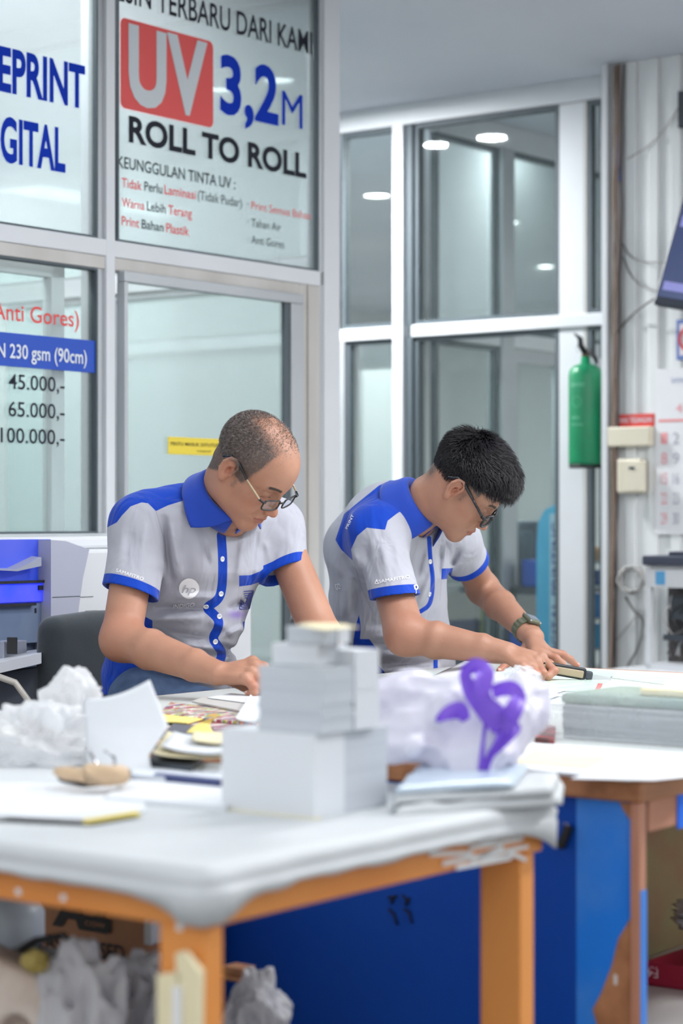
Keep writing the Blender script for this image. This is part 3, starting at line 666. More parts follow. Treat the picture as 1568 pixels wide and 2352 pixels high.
# magazines near the older man's hand
m_mag = mat('colour_print', (230, 120, 70), .3, coat=.3)
def rainbow(name, cols, scale, ax=(1, 0, 0)):
    m = bpy.data.materials.new(name); m.use_nodes = True; nt = m.node_tree; N = nt.nodes; L = nt.links; b = N['Principled BSDF']; b.inputs['Roughness'].default_value = .3
    tc = N.new('ShaderNodeTexCoord'); mp = N.new('ShaderNodeMapping'); mp.inputs['Scale'].default_value = scale; n = N.new('ShaderNodeTexNoise'); n.inputs['Scale'].default_value = 1; n.inputs['Detail'].default_value = 2
    cr = N.new('ShaderNodeValToRGB'); cr.color_ramp.interpolation = 'CONSTANT'; e = cr.color_ramp.elements
    while len(e) < len(cols): e.new(.5)
    for i, c in enumerate(cols): e[i].position = .28+.44*i/len(cols); e[i].color = (*s2l(c), 1)
    L.new(tc.outputs['Object'], mp.inputs[0]); L.new(mp.outputs[0], n.inputs['Vector']); L.new(n.outputs['Fac'], cr.inputs[0]); L.new(cr.outputs[0], b.inputs['Base Color']); return m
m_mag = rainbow('colour_print', [(232, 110, 60), (240, 196, 70), (120, 170, 90), (250, 250, 245), (200, 60, 80), (110, 150, 190), (90, 60, 60), (238, 150, 100)], (14, 60, 1))
m_mag2 = rainbow('photo_print', [(180, 170, 175), (120, 90, 110), (200, 110, 90), (230, 225, 225), (110, 120, 150), (190, 80, 90)], (10, 45, 1))
sheet('magazine', [(368, 1678), (590, 1690), (600, 1662), (430, 1650)], HT+.001, .003, m_mag2, 'greyish photo magazine nearest the envelopes', 'magazine')
sheet('magazine', [(366, 1638), (590, 1662), (600, 1640), (392, 1612)], HT+.005, .004, m_mag, 'bright orange and green magazine under the grey board', 'magazine')
sheet('grey_board', [(440, 1610), (596, 1640), (640, 1612), (470, 1600)], HT+.010, .003, mat('warm_grey_board', (196, 193, 190), .5), "warm grey board under the older man's hand", 'board')
sheet('paper_sheet', [(476, 1602), (600, 1618), (640, 1602), (530, 1592)], HT+.014, .001, m_paper, 'white leaflet being trimmed on the grey board', 'paper')
sheet('paper_sheet', [(540, 1655), (600, 1662), (612, 1610), (575, 1600)], HT+.016, .0008, m_paper, 'white sheet curling beside the paper tower', 'paper', curl=.004)
# ================================================================== curled white card, crumpled film, hand tool
q = MB(); RE = [np.array(toab(P(*p))) for p in ((352, 1782, 2.72), (342, 1735, 2.76), (386, 1668, 2.80), (344, 1562, 2.90))]; LE = [np.array(toab(P(*p))) for p in ((205, 1775, 2.80), (200, 1720, 2.86), (196, 1660, 2.92), (190, 1606, 2.98))]
def fc(u, v):
    k = v*3; i = min(int(k), 2); f_ = k-i; r_ = RE[i]*(1-f_)+RE[i+1]*f_; l_ = LE[i]*(1-f_)+LE[i+1]*f_; p = l_*(1-u)+r_*u; s_ = math.sin(PI*u)
    return tuple(p+np.array([-.022*s_*(1-.4*v), -.012*s_, -.006*s_*v]))
q.grid(fc, 24, 24); single(q, 'curled_sheet', m_paper, tuple(RE[0]), 'large white card curled up beside the crumpled film', 'paper', solid=.0012)
m_film = filmmat('crumpled_film', (250, 251, 253), .25, .15)
m_film2 = filmmat('wrap_film', (240, 244, 248), .72, .08)
def crumple(name, c, r, m, label, cat, seed=0, amp=.3, fs=9., nu=72, nv=40, flat=-.0, zmin=None, parent=None):
    """crumpled film: ball pushed in and out along creased cells"""
    th, ph = np.meshgrid(np.linspace(0, 2*PI, nu, endpoint=False), np.linspace(0.02, PI-.02, nv), indexing='ij')
    d = np.stack([np.cos(th)*np.sin(ph), np.sin(th)*np.sin(ph), np.cos(ph)], -1).reshape(-1, 3)
    w = 1-np.abs(vnoise(d, fs*.22, seed))*1.3; w2 = 1-np.abs(vnoise(d, fs*.55, seed+3))*1.6; w3 = 1-np.abs(vnoise(d, fs*1.3, seed+5))*1.5
    s_ = 1+amp*(w-.6)+amp*.5*(w2-.5)+amp*.22*(w3-.5); p = d*s_[:, None]*np.array(r)+np.array(c)
    if zmin is not None: p[:, 2] = np.maximum(p[:, 2], zmin+.0015*(1+vnoise(d, 6, 1)))
    f = []
    for i in range(nu):
        for j in range(nv-1): f.append((i*nv+j, i*nv+j+1, ((i+1) % nu)*nv+j+1, ((i+1) % nu)*nv+j))
    f.append([i*nv for i in range(nu)]); f.append([i*nv+nv-1 for i in range(nu)][::-1])
    o = mkobj(name, p-np.array(c), f, m, world=ROOM @ Matrix.Translation(Vector(c)))
    return tag(o, label, cat)
c = toab(P(88, 1725, 2.95)); crumple('crumpled_film', c, (.078, .095, .062), m_film, 'large crumpled clear plastic film at the left end of the cover', 'plastic film', 3, .42, 7, 120, 70, zmin=HT)
c = toab(P(160, 1625, 3.0)); crumple('crumpled_film', c, (.036, .045, .050), m_film, 'peak of crumpled clear film rising before the black chair', 'plastic film', 9, .40, 6, 90, 50, zmin=HT+.04)
t = TH('hand_tool', *toab(P(215, 1790, 2.72)), 'tan handled hand tool lying before the curled card', 'hand tool')
m_tan = mat('tan_rubber', (214, 184, 150), .55, var=.1); z_ = HT+.022
def pz(px, py, z): q_ = ab2(px, py, z); return np.array([q_[0], q_[1], z])
q = MB(); q.tube([pz(132, 1772, z_), pz(150, 1776, z_), pz(190, 1780, z_), pz(205, 1782, z_)], [.006, .0085, .0085, .007], 12); q.tube([pz(190, 1780, z_+.002), pz(205, 1778, z_+.002), pz(250, 1782, z_+.003), pz(278, 1780, z_+.003), pz(284, 1776, z_)], [.009, .0135, .0125, .012, .006], 14); t.add(q, 'grip', m_tan)
q = MB(); q.tube([pz(140, 1786, HT+.008), pz(200, 1798, HT+.009), pz(270, 1790, HT+.010), pz(292, 1775, HT+.014)], [.005, .007, .008, .006], 10); t.add(q, 'under_handle', m_black)
q = MB(); q.tube([pz(235, 1772, HT+.02), pz(215, 1745, HT+.03), pz(205, 1722, HT+.045)], .0022, 8); q.tube([pz(265, 1772, HT+.02), pz(262, 1740, HT+.03), pz(240, 1725, HT+.04)], .0022, 8); t.add(q, 'steel_rod', mat('bright_steel', (200, 200, 205), .25, 1.))
# ================================================================== folded film pile, white carrier bag with purple handle
for i, (cs, z, th, lab) in enumerate((([(905, 1852), (1290, 1826), (1296, 1786), (905, 1800)], HT, .012, 'lowest folded white plastic bag at the right end of the cover'), ([(900, 1826), (1270, 1806), (1285, 1772), (930, 1772)], HT+.013, .010, 'second folded white plastic bag under the carrier bag'), ([(905, 1806), (1180, 1792), (1215, 1752), (960, 1752)], HT+.024, .008, 'pale blue folded film right under the carrier bag'))):
    pts = [np.array(ab2(x, y, z+th)) for x, y in cs]; cc = np.mean(pts, 0); q = MB()
    def fs(u, v, pts=pts, z=z, th=th, i=i):
        p = (pts[0]*(1-u)+pts[1]*u)*(1-v)+(pts[3]*(1-u)+pts[2]*u)*v; e = min(u, 1-u, v, 1-v); k = min(1, (e*14))**.5
        return (p[0], p[1], z+.0008+(th*.5+th*.5*k-.0008+.0018*n1(p[0], p[1], i, 40, i))*(k > 0))
    q.grid(fs, 40, 24); single(q, 'folded_bag', [m_cloth, m_cloth, mat('pale_blue_film', (196, 212, 228), .3, coat=.4)][i], (cc[0], cc[1], z), lab, 'plastic bag', solid=.001)
m_bag = mat('white_bag_plastic', (236, 236, 244), .35, spec=.5, backlight=.3, rgb2=(226, 222, 240), vscale=9)
S = SDF(); BD = .935
def B_(px, py, d, rx, ry=None, rz=None, k=.03): S.ell(P(px, py, d*BD), (rx*.95, (ry or rx)*.95, (rz or rx)*.95), k=k)
B_(1010, 1690, 2.86, .105, .075, .052); B_(930, 1640, 2.90, .055, .06, .045); B_(1000, 1610, 2.92, .085, .05, .034); B_(1110, 1650, 2.86, .06, .05, .055); B_(1185, 1650, 2.92, .035, .04, .035); B_(1205, 1600, 2.95, .02, .03, .03); B_(960, 1725, 2.82, .06, .05, .035); B_(1090, 1730, 2.80, .055, .05, .034)
S.cap(P(1055, 1575, 2.84*BD), P(1130, 1700, 2.76*BD), .012, .01, .012); S.cap(P(1050, 1590, 2.82*BD), P(940, 1720, 2.74*BD), .008, .01, .02); S.cap(P(1130, 1640, 2.78*BD), P(1085, 1770, 2.74*BD), .008, .012, .02); S.cap(P(880, 1600, 2.85*BD), P(1010, 1580, 2.88*BD), .012, .012, .02)
zb2 = HT+.034; S.cut(lambda p: p[:, 2]-zb2)
S.disp = lambda p: .007*fnoise(p, 16, 4, 2)+.012*(.45-np.abs(vnoise(p*np.array([1, 1, 1.6]), 20, 8)))+.006*(.45-np.abs(vnoise(p*np.array([1.3, 1, .8]), 42, 18)))
o = sdfobj('carrier_bag', S, P(840, 1800, 2.38)-np.array([.03, 0, .03]), P(1300, 1520, 3.0)+np.array([0, 0, .02]), .004, m_bag)
S.ops = []
tag(o, 'white plastic carrier bag with a purple handle beside the paper pile', 'plastic bag')
m_purple = mat('purple_plastic', (122, 78, 214), .35, rgb2=(146, 104, 226), vscale=14, backlight=.3)
def ribbon(q, path, w, nrm=None, n=40):
    pts = [P(p[0], p[1], p[2]*BD) for p in path]; ws = [p[3]*.8 if len(p) > 3 else w for p in path]; out = []
    def cr(p0, p1, p2, p3, t): return .5*((2*p1)+(-p0+p2)*t+(2*p0-5*p1+4*p2-p3)*t*t+(-p0+3*p1-3*p2+p3)*t**3)
    for i in range(len(pts)-1):
        a, b_, c_, d_ = pts[max(i-1, 0)], pts[i], pts[i+1], pts[min(i+2, len(pts)-1)]
        for k in range(8): t_ = k/8; out.append((cr(a, b_, c_, d_, t_), ws[i]*(1-t_)+ws[i+1]*t_))
    out.append((pts[-1], ws[-1])); b = bmesh.new(); rows = []
    for i, (p, w_) in enumerate(out):
        t_ = out[min(i+1, len(out)-1)][0]-out[max(i-1, 0)][0]; t_ /= np.linalg.norm(t_)+1e-9; s_ = np.cross(t_, np.array([.15, -1, .1])); s_ /= np.linalg.norm(s_)
        rows.append([b.verts.new(p+s_*w_*u+np.array([0, .0025*math.cos(u*3+i*.3), 0])) for u in (-1, -.5, 0, .5, 1)])
    for r0, r1 in zip(rows, rows[1:]):
        for k in range(4): f = b.faces.new((r0[k], r0[k+1], r1[k+1], r1[k])); f.smooth = True
    q._add(b)
q = MB(); ribbon(q, [(1062, 1545, 2.78, .008), (1090, 1530, 2.79, .012), (1112, 1545, 2.77, .015), (1105, 1590, 2.75, .014), (1120, 1630, 2.74, .016), (1150, 1660, 2.73, .018), (1180, 1630, 2.74, .014), (1190, 1600, 2.76, .012), (1170, 1580, 2.77, .012), (1130, 1590, 2.78, .010)], .01)
ribbon(q, [(1062, 1540, 2.77, .006), (1085, 1590, 2.755, .014), (1130, 1640, 2.74, .02), (1160, 1670, 2.73, .014), (1150, 1700, 2.73, .008), (1122, 1740, 2.72, .005), (1105, 1776, 2.72, .007)], .01)
ribbon(q, [(1155, 1668, 2.74, .008), (1185, 1672, 2.75, .008), (1165, 1700, 2.73, .005), (1130, 1735, 2.72, .004), (1118, 1772, 2.72, .003)], .01)
ribbon(q, [(1115, 1660, 2.735, .004), (1110, 1700, 2.73, .003), (1104, 1774, 2.72, .005)], .01)
ribbon(q, [(1002, 1655, 2.745, .003), (1025, 1640, 2.745, .010), (1055, 1632, 2.75, .014), (1070, 1655, 2.75, .006)], .01)
q.build('bag_handle', m_purple, o)
# ================================================================== on the wooden desk
q = MB(); q.bb(.12, DL-.03, .10, DW-.012, HT, HT+.0008); single(q, 'desk_mat', mat('pale_desk_mat', (212, 216, 214), .5, var=.06, vscale=4), (.8, .7, HT), 'thin pale mat covering the top of the wooden desk', 'mat')
c0 = ab2(1292, 1694, HT+.002); LBK = .43
t = TH('wrapped_paper_pack', c0[0]+.1, c0[1]-.2, HT, 'film wrapped grey paper pack with a green sheet on top', 'paper pack')
q = MB()
for k in range(10): q.bb(c0[0]+random.uniform(-.0015, .0015), c0[0]+.2, c0[1]-LBK, c0[1]+random.uniform(-.0015, .0015), HT+.002+k*.0052, HT+.002+(k+1)*.0052-.0004)
t.add(q, 'paper_block', mat('grey_sheet_edges', (196, 200, 206), .7, rgb2=(160, 166, 172), vscale=4, stretch=(1, 1, 60)))
zt2 = HT+.054; q = MB(); q.bb(c0[0]-.004, c0[0]+.18, c0[1]-LBK-.0, c0[1]+.004, zt2, zt2+.016, .0075); t.add(q, 'green_sheet_roll', mat('grey_green_sheet', (128, 152, 148), .55, rgb2=(150, 166, 150), vscale=7))
q = MB(); q.bb(c0[0]+.02, c0[0]+.2, c0[1]-LBK, c0[1]-.12, zt2+.016, zt2+.028, .004); t.add(q, 'cream_wad', m_cream)
def fw(u, v):
    a = u*(LBK+.06)-.03; s_ = v*.30; p = (c0[0]-.05, HT+.001) if s_ < 0 else None
    pth = [(-.07, .002), (-.012, .010), (-.009, .045), (-.008, .074), (.03, .080), (.19, .078)]; k = v*(len(pth)-1); i = min(int(k), len(pth)-2); f_ = k-i
    x = pth[i][0]*(1-f_)+pth[i+1][0]*f_; z = pth[i][1]*(1-f_)+pth[i+1][1]*f_
    w = n1(a, x, z, 30, 5)*.005+n1(a, x, z, 80, 6)*.0025
    return (c0[0]+x-abs(w), c0[1]-a, HT+z+abs(w)*.6)
q = MB(); q.grid(fw, 70, 40); t.add(q, 'wrap_film', m_film2)
sheet('paper_sheet', [(1160, 1762), (1440, 1788), (1640, 1772), (1640, 1735), (1320, 1712), (1215, 1706)], HT+.0, .004, m_paper, 'white sheets along the near edge of the wooden desk', 'paper')
sheet('paper_sheet', [(1180, 1750), (1350, 1765), (1400, 1738), (1225, 1722)], HT+.004, .001, m_cream, 'cream sheet on the white sheets near the desk edge', 'paper')
sheet('paper_sheet', [(1310, 1788), (1500, 1792), (1640, 1778), (1560, 1764), (1370, 1768)], HT+.004, .001, m_paper, 'bright white sheet at the desk corner', 'paper')
sheet('notebook', [(1228, 1694), (1272, 1700), (1276, 1668), (1240, 1660)], HT+.0, .008, mat('dark_brown_cover', (70, 48, 44), .5, rgb2=(190, 70, 80), vscale=30), 'dark brown notebook edge beside the wrapped pack', 'notebook')
c = toab(P(1262, 1650, 3.35)); crumple('crumpled_film', c, (.05, .045, .03), m_film2, 'loose clear film between the carrier bag and the wrapped pack', 'plastic film', 21, .35, 12, 90, 50, zmin=HT+.009)
c = toab(P(1192, 1572, 3.7)); crumple('crumpled_film', c, (.035, .04, .028), m_film2, "clump of clear film in front of the younger man's hand", 'plastic film', 25, .4, 12, 90, 50, zmin=HT)
m_mint = rainbow('mint_print', [(206, 228, 216), (206, 228, 216), (224, 238, 230), (206, 228, 216), (190, 218, 204), (228, 240, 234)], (2, 90, 1))
sheet('cutting_board', [(1120, 1600), (1640, 1660), (1700, 1560), (1215, 1525)], HT+.0, .003, mat('white_board', (228, 232, 232), .4), 'white cutting board across the far end of the desk', 'board')
sheet('printed_sheet', [(1130, 1584), (1372, 1588), (1420, 1540), (1215, 1530)], HT+.0035, .0012, m_mint, 'mint green printed sheet under the cutter knife', 'printed sheet')
sheet('printed_sheet', [(1400, 1556), (1640, 1586), (1660, 1570), (1430, 1543)], HT+.0035, .0012, m_mint, 'mint green printed strip at the right end of the board', 'printed sheet')
sheet('printed_sheet', [(1365, 1586), (1376, 1587), (1384, 1570), (1373, 1569)], HT+.0049, .0004, m_red_txt, 'small red bar printed at the end of the mint sheet', 'printed sheet')
for i, (cs) in enumerate(([(1225, 1592), (1262, 1596), (1300, 1584), (1262, 1580)], [(1228, 1602), (1255, 1606), (1290, 1594), (1262, 1590)], [(1205, 1586), (1240, 1590), (1252, 1580), (1215, 1577)])):
    sheet('paper_slip', cs, HT+.0035+.0012*i+.002, .001, [m_paper, m_paper2, m_paper][i], ['lowest trimmed white slip beside the mint sheet', 'trimmed slip nearest the camera beside the mint sheet', 'trimmed slip nearest the clump of film'][i], 'paper')
q = MB(); P0, P1, P2 = [np.array(toab(P(*p))) for p in ((985, 1556, 4.35), (1070, 1517, 4.55), (1150, 1560, 4.30))]; P3 = np.array(toab(P(1060, 1566, 4.2)))
q.grid(lambda u, v: tuple((P0*(1-u)+P1*u)*(1-v)+(P3*(1-u)+P2*u)*v+np.array([0, 0, .01*math.sin(PI*v)*u])), 8, 8)
single(q, 'folded_sheet', m_paper, tuple(P0), 'white sheet standing folded in front of the younger man', 'paper', solid=.0008)
sheet('printed_sheet', [(940, 1562), (1090, 1574), (1120, 1552), (1000, 1545)], HT+.0, .003, m_mint, 'mint sheet edge between the bag and the younger man', 'printed sheet')
# cutter knife held by the younger man
t = TH('cutter_knife', *toab(P(1280, 1540, 4.36)), "box cutter with tan body in the younger man's right hand", 'cutter knife')
K0, K1 = np.array(toab(P(1205, 1525, 4.36))), np.array(toab(P(1345, 1549, 4.36))); d = K1-K0; d /= np.linalg.norm(d)
upv = np.array([0, 0, 1.]); upv -= d*(upv@d); upv /= np.linalg.norm(upv); sd = np.cross(upv, d)
RK = Matrix((( *([d[0], sd[0], upv[0]]), 0), (*([d[1], sd[1], upv[1]]), 0), (*([d[2], sd[2], upv[2]]), 0), (0, 0, 0, 1)))
LK = float(np.linalg.norm(K1-K0)); Km = Vector((K0+K1)/2); MK = Matrix.Translation(Km) @ RK
q = MB(); q.box((0, 0, 0), (LK, .014, .025), .005, M=MK, seg=3); t.add(q, 'knife_frame', m_black)
q = MB(); q.box((.004, 0, -.001), (LK*.86, .0165, .016), .003, M=MK, seg=3); t.add(q, 'knife_body', mat('tan_plastic', (172, 154, 128), .45))
q = MB(); q.box((LK/2+.006, 0, -.001), (.016, .012, .018), .004, M=MK, seg=2); t.add(q, 'knife_tip', m_dark)
q = MB(); q.box((LK/2+.032, 0, -.003), (.04, .0008, .011), M=MK); t.add(q, 'blade', mat('blade_steel', (205, 205, 210), .25, .9))
# ================================================================== people
def unit(v): v = np.array(v, float); return v/np.linalg.norm(v)
def frame(yaw, pitch, roll=0.):
    y, p, r = map(math.radians, (yaw, pitch, roll)); h = np.array([math.sin(y), -math.cos(y), 0])
    f = h*math.cos(p)+np.array([0, 0, -math.sin(p)]); u = h*math.sin(p)+np.array([0, 0, math.cos(p)]); s_ = np.cross(f, u)
    if r: s_, u = s_*math.cos(r)+u*math.sin(r), u*math.cos(r)-s_*math.sin(r)
    return np.stack([s_, f, u], 1)         # columns: right, forward, up
def attrmat(name, base, specs, rough=.6, spec=.3, noise=.0, nscale=40, nstretch=(1, 1, 1), bump=.0, bscale=400, sub=0., n2=None, sheen=0., wrinkle=0.):
    """specs: (attribute, rgb, mode, gain) ; mode 'edge' = crisp at 0, 'soft' = factor"""
    m = bpy.data.materials.new(name); m.use_nodes = True; nt = m.node_tree; N = nt.nodes; L = nt.links; b = N['Principled BSDF']
    b.inputs['Roughness'].default_value = rough; b.inputs['Specular IOR Level'].default_value = spec
    if sheen: b.inputs['Sheen Weight'].default_value = sheen; b.inputs['Sheen Roughness'].default_value = .5
    if sub: b.inputs['Subsurface Weight'].default_value = sub; b.inputs['Subsurface Radius'].default_value = (1, .35, .2); b.inputs['Subsurface Scale'].default_value = .008
    tc = N.new('ShaderNodeTexCoord'); mp = N.new('ShaderNodeMapping'); mp.inputs['Scale'].default_value = nstretch; L.new(tc.outputs['Object'], mp.inputs[0])
    rgb = N.new('ShaderNodeRGB'); rgb.outputs[0].default_value = (*s2l(base), 1); cur = rgb.outputs[0]
    def mixin(cur, fac, col):
        mx = N.new('ShaderNodeMix'); mx.data_type = 'RGBA'; L.new(cur, mx.inputs[6]); mx.inputs[7].default_value = (*s2l(col), 1)
        L.new(fac, mx.inputs[0]); return mx.outputs[2]
    if noise:
        n = N.new('ShaderNodeTexNoise'); n.inputs['Scale'].default_value = nscale; n.inputs['Detail'].default_value = 5; L.new(mp.outputs[0], n.inputs['Vector'])
        r = N.new('ShaderNodeMapRange'); r.inputs[1].default_value = .35; r.inputs[2].default_value = .7; r.inputs[4].default_value = noise; L.new(n.outputs['Fac'], r.inputs[0])
        cur = mixin(cur, r.outputs[0], n2 or tuple(c*.75 for c in base))
    for a, col, mode, gain in specs:
        at = N.new('ShaderNodeAttribute'); at.attribute_name = a; f = at.outputs['Fac']
        if mode == 'edge':
            r = N.new('ShaderNodeMapRange'); r.inputs[1].default_value = -.6; r.inputs[2].default_value = .6; r.inputs[4].default_value = gain; L.new(f, r.inputs[0]); f = r.outputs[0]
        elif mode == 'hair':
            n = N.new('ShaderNodeTexNoise'); n.inputs['Scale'].default_value = 260; n.inputs['Detail'].default_value = 3; L.new(mp.outputs[0], n.inputs['Vector'])
            ad = N.new('ShaderNodeMath'); ad.operation = 'MULTIPLY_ADD'; ad.inputs[1].default_value = 1.2; ad.inputs[2].default_value = -.6; L.new(n.outputs['Fac'], ad.inputs[0])
            a2 = N.new('ShaderNodeMath'); a2.operation = 'ADD'; L.new(f, a2.inputs[0]); L.new(ad.outputs[0], a2.inputs[1])
            ml = N.new('ShaderNodeMath'); ml.operation = 'MULTIPLY'; ml.use_clamp = True; L.new(a2.outputs[0], ml.inputs[0]); L.new(f, ml.inputs[1]); f = ml.outputs[0]
            m3 = N.new('ShaderNodeMath'); m3.operation = 'MULTIPLY'; m3.inputs[1].default_value = gain; m3.use_clamp = True; L.new(f, m3.inputs[0]); f = m3.outputs[0]
        else:
            m3 = N.new('ShaderNodeMath'); m3.operation = 'MULTIPLY'; m3.inputs[1].default_value = gain; m3.use_clamp = True; L.new(f, m3.inputs[0]); f = m3.outputs[0]
        cur = mixin(cur, f, col)
    L.new(cur, b.inputs['Base Color'])
    if bump:
        n = N.new('ShaderNodeTexNoise'); n.inputs['Scale'].default_value = bscale; n.inputs['Detail'].default_value = 3; L.new(mp.outputs[0], n.inputs['Vector'])
        bp = N.new('ShaderNodeBump'); bp.inputs['Strength'].default_value = bump; bp.inputs['Distance'].default_value = .001; L.new(n.outputs['Fac'], bp.inputs['Height']); L.new(bp.outputs[0], b.inputs['Normal'])
        if wrinkle:
            m2 = N.new('ShaderNodeMapping'); m2.inputs['Scale'].default_value = (1, 1, .45); m2.inputs['Rotation'].default_value = (.2, .5, .3); L.new(tc.outputs['Object'], m2.inputs[0])
            n2_ = N.new('ShaderNodeTexNoise'); n2_.inputs['Scale'].default_value = 15; n2_.inputs['Detail'].default_value = 2.; n2_.inputs['Distortion'].default_value = 1.2; L.new(m2.outputs[0], n2_.inputs['Vector'])
            b2 = N.new('ShaderNodeBump'); b2.inputs['Strength'].default_value = wrinkle; b2.inputs['Distance'].default_value = .02; L.new(n2_.outputs['Fac'], b2.inputs['Height']); L.new(b2.outputs[0], bp.inputs['Normal'])
    return m
def pxy(p): return np.stack([CX+p[:, 0]/p[:, 1]*FPX, HY-(p[:, 2]-HC)/p[:, 1]*FPX], 1)
def polysd(q, poly):
    """signed distance (positive inside) of 2-D points to a polygon"""
    P_ = np.array(poly, float); d = np.full(len(q), 1e9); ins = np.zeros(len(q), bool); n = len(P_)
    for i in range(n):
        a, b = P_[i], P_[(i+1) % n]; e = b-a; w = q-a; t = np.clip((w@e)/max(e@e, 1e-9), 0, 1); d = np.minimum(d, np.linalg.norm(w-t[:, None]*e, axis=1))
        c = (a[1] > q[:, 1]) != (b[1] > q[:, 1]); xi = a[0]+(q[:, 1]-a[1])*(b[0]-a[0])/((b[1]-a[1]) or 1e-9); ins ^= c & (q[:, 0] < xi)
    return np.where(ins, d, -d)
def linesd(q, pts, w):
    d = np.full(len(q), 1e9)
    for a, b in zip(pts, pts[1:]):
        a = np.array(a, float); e = np.array(b, float)-a; v = q-a; t = np.clip((v@e)/max(e@e, 1e-9), 0, 1); d = np.minimum(d, np.linalg.norm(v-t[:, None]*e, axis=1))
    return w-d
def headsdf(S, C, R, s=1., jaw=1., brow=1.):
    def W(x, y, z): return C+R@(np.array([x, y, z])*s)
    def E(x, y, z, rx, ry, rz, k, op='u', Q=None): S.ell(W(x, y, z), np.array([rx, ry, rz])*s, R if Q is None else R@Q, k, op)
    E(0, -.006, .042, .0745, .096, .082, .01)
    E(0, .034, .036, .062, .060, .060, .03)
    E(0, .042, -.026, .054, .047, .060, .03)
    for sx in (-1, 1):
        S.cap(W(sx*.050, .002, -.040), W(sx*.047*jaw, .010, -.062), .014*s, .014*s, .03)
        S.cap(W(sx*.047*jaw, .010, -.062), W(sx*.018, .070, -.098), .016*s, .014*s, .03)
    E(0, .038, -.072, .040, .040, .030, .03)
    E(0, .078, -.099, .019, .014, .015, .02)
    for sx in (-1, 1):
        E(sx*.044, .050, -.016, .021, .024, .017, .022)
        E(sx*.036, .052, -.050, .022, .024, .024, .022)
        S.cap(W(sx*.044, .071, .026), W(sx*.012, .086, .022), .008*s*brow, .007*s*brow, .016)
    for sx in (-1, 1): E(sx*.031, .097, .005, .020, .014, .0125, .014, 's')
    E(0, .081, -.057, .027, .018, .022, .018)
    S.cap(W(0, .082, .020), W(0, .106, -.026), .0070*s, .0085*s, .014)
    E(0, .1105, -.0335, .0115, .0105, .0095, .008)
    for sx in (-1, 1):
        E(sx*.0125, .1005, -.0365, .0075, .0095, .0075, .006)
        E(sx*.0065, .1075, -.0435, .0035, .0050, .0030, .002, 's')
        E(sx*.031, .0775, .0050, .0152, .0135, .0115, .003)                       # lowered lids over the eyes
        S.cap(W(sx*.044, .0835, -.0015), W(sx*.019, .0895, -.0035), .0011*s, .0011*s, .0016, 's')
        S.cap(W(sx*.045, .080, .0165), W(sx*.018, .089, .0150), .0014*s, .0014*s, .004, 's')
        S.cap(W(sx*.0185, .092, -.061), W(0, .1005, -.0585), .0042*s, .0050*s, .004)
        S.cap(W(sx*.0160, .0905, -.0705), W(0, .0975, -.0705), .0045*s, .0058*s, .004)
        S.cap(W(sx*.0235, .0925, -.0655), W(0, .1070, -.0645), .0012*s, .0012*s, .003, 's')
        S.cap(W(sx*.020, .096, -.038), W(sx*.031, .086, -.060), .0012*s, .0012*s, .010, 's')
        # ear: plate, rolled rim, inner fold, bowl and lobe
        Q3 = np.array(Matrix.Rotation(sx*math.radians(26), 3, 'Z')); t_ = math.radians(-10)
        def WE(x, y, z): y, z = y*math.cos(t_)-z*math.sin(t_), y*math.sin(t_)+z*math.cos(t_); return C+R@((np.array([sx*.0735, .002, .0])+Q3@np.array([sx*x, y, z]))*s)
        S.ell(WE(.0035, -.0130, .004), np.array([.0048, .0160, .0285])*s, R@Q3, .006)
        hx = [(.004, .004), (.0055, .0165), (0, .0265), (-.012, .0315), (-.0235, .0255), (-.0285, .010), (-.0250, -.008), (-.0160, -.021)]
        for a, b in zip(hx, hx[1:]): S.cap(WE(.0085, *a), WE(.0085, *b), .0036*s, .0036*s, .0015)
        ax_ = [(-.0050, .0160), (-.0140, .0120), (-.0180, .000), (-.0130, -.0120), (-.0060, -.0165)]
        for a, b in zip(ax_, ax_[1:]): S.cap(WE(.0070, *a), WE(.0070, *b), .0030*s, .0030*s, .0015)
        S.ell(WE(.0060, -.0080, -.0240), np.array([.0058, .0085, .0095])*s, R@Q3, .004)
        S.ell(WE(.0070, .0030, -.0030), np.array([.0042, .0045, .0060])*s, R@Q3, .002)
        S.ell(WE(.0085, -.0065, .0000), np.array([.0090, .0070, .0110])*s, R@Q3, .002, 's')
    return W
def fingers(S, wrist, fs, thumb, r=.0088, wr=(.028, .020), lat=None, back=None):
    """fs: four joint chains from knuckle to tip; palm filled between them"""
    K = [np.array(f[0]) for f in fs]; w = np.array(wrist)
    up = np.array([0, 0, 1.]) if back is None else np.array(back)
    lat = unit(K[0]-K[-1]) if lat is None else lat
    for i, f in enumerate(fs):
        base = w+lat*(1.5-i)*.0115
        S.cap(base, K[i], .0125, .0105, .010)
        rr = r*(1., 1.03, .97, .86)[i]; pts = [np.array(q) for q in f]
        for j, (a, b) in enumerate(zip(pts, pts[1:])):
            r0 = rr*(1.08, .98, .90, .8)[j]; r1 = rr*(1.0, .90, .78, .7)[j]; S.cap(a, b, r0, r1, .0035 if j else .006)
        for j in range(1, len(pts)-1): S.ell(pts[j], (rr*1.03,)*3, k=.002)
        S.ell(K[i]+up*.002, (rr*1.15,)*3, k=.006)
    m = np.mean(K, 0); S.cap(w*.5+m*.5-up*.004+lat*.008, w*.35+m*.65-up*.004-lat*.01, .014, .014, .014)
    t = [np.array(q) for q in thumb]
    for j, (a, b) in enumerate(zip(t, t[1:])): S.cap(a, b, r*(1.5, 1.18, 1.05)[j], r*(1.2, 1.08, .88)[j], (.012, .004, .003)[j])
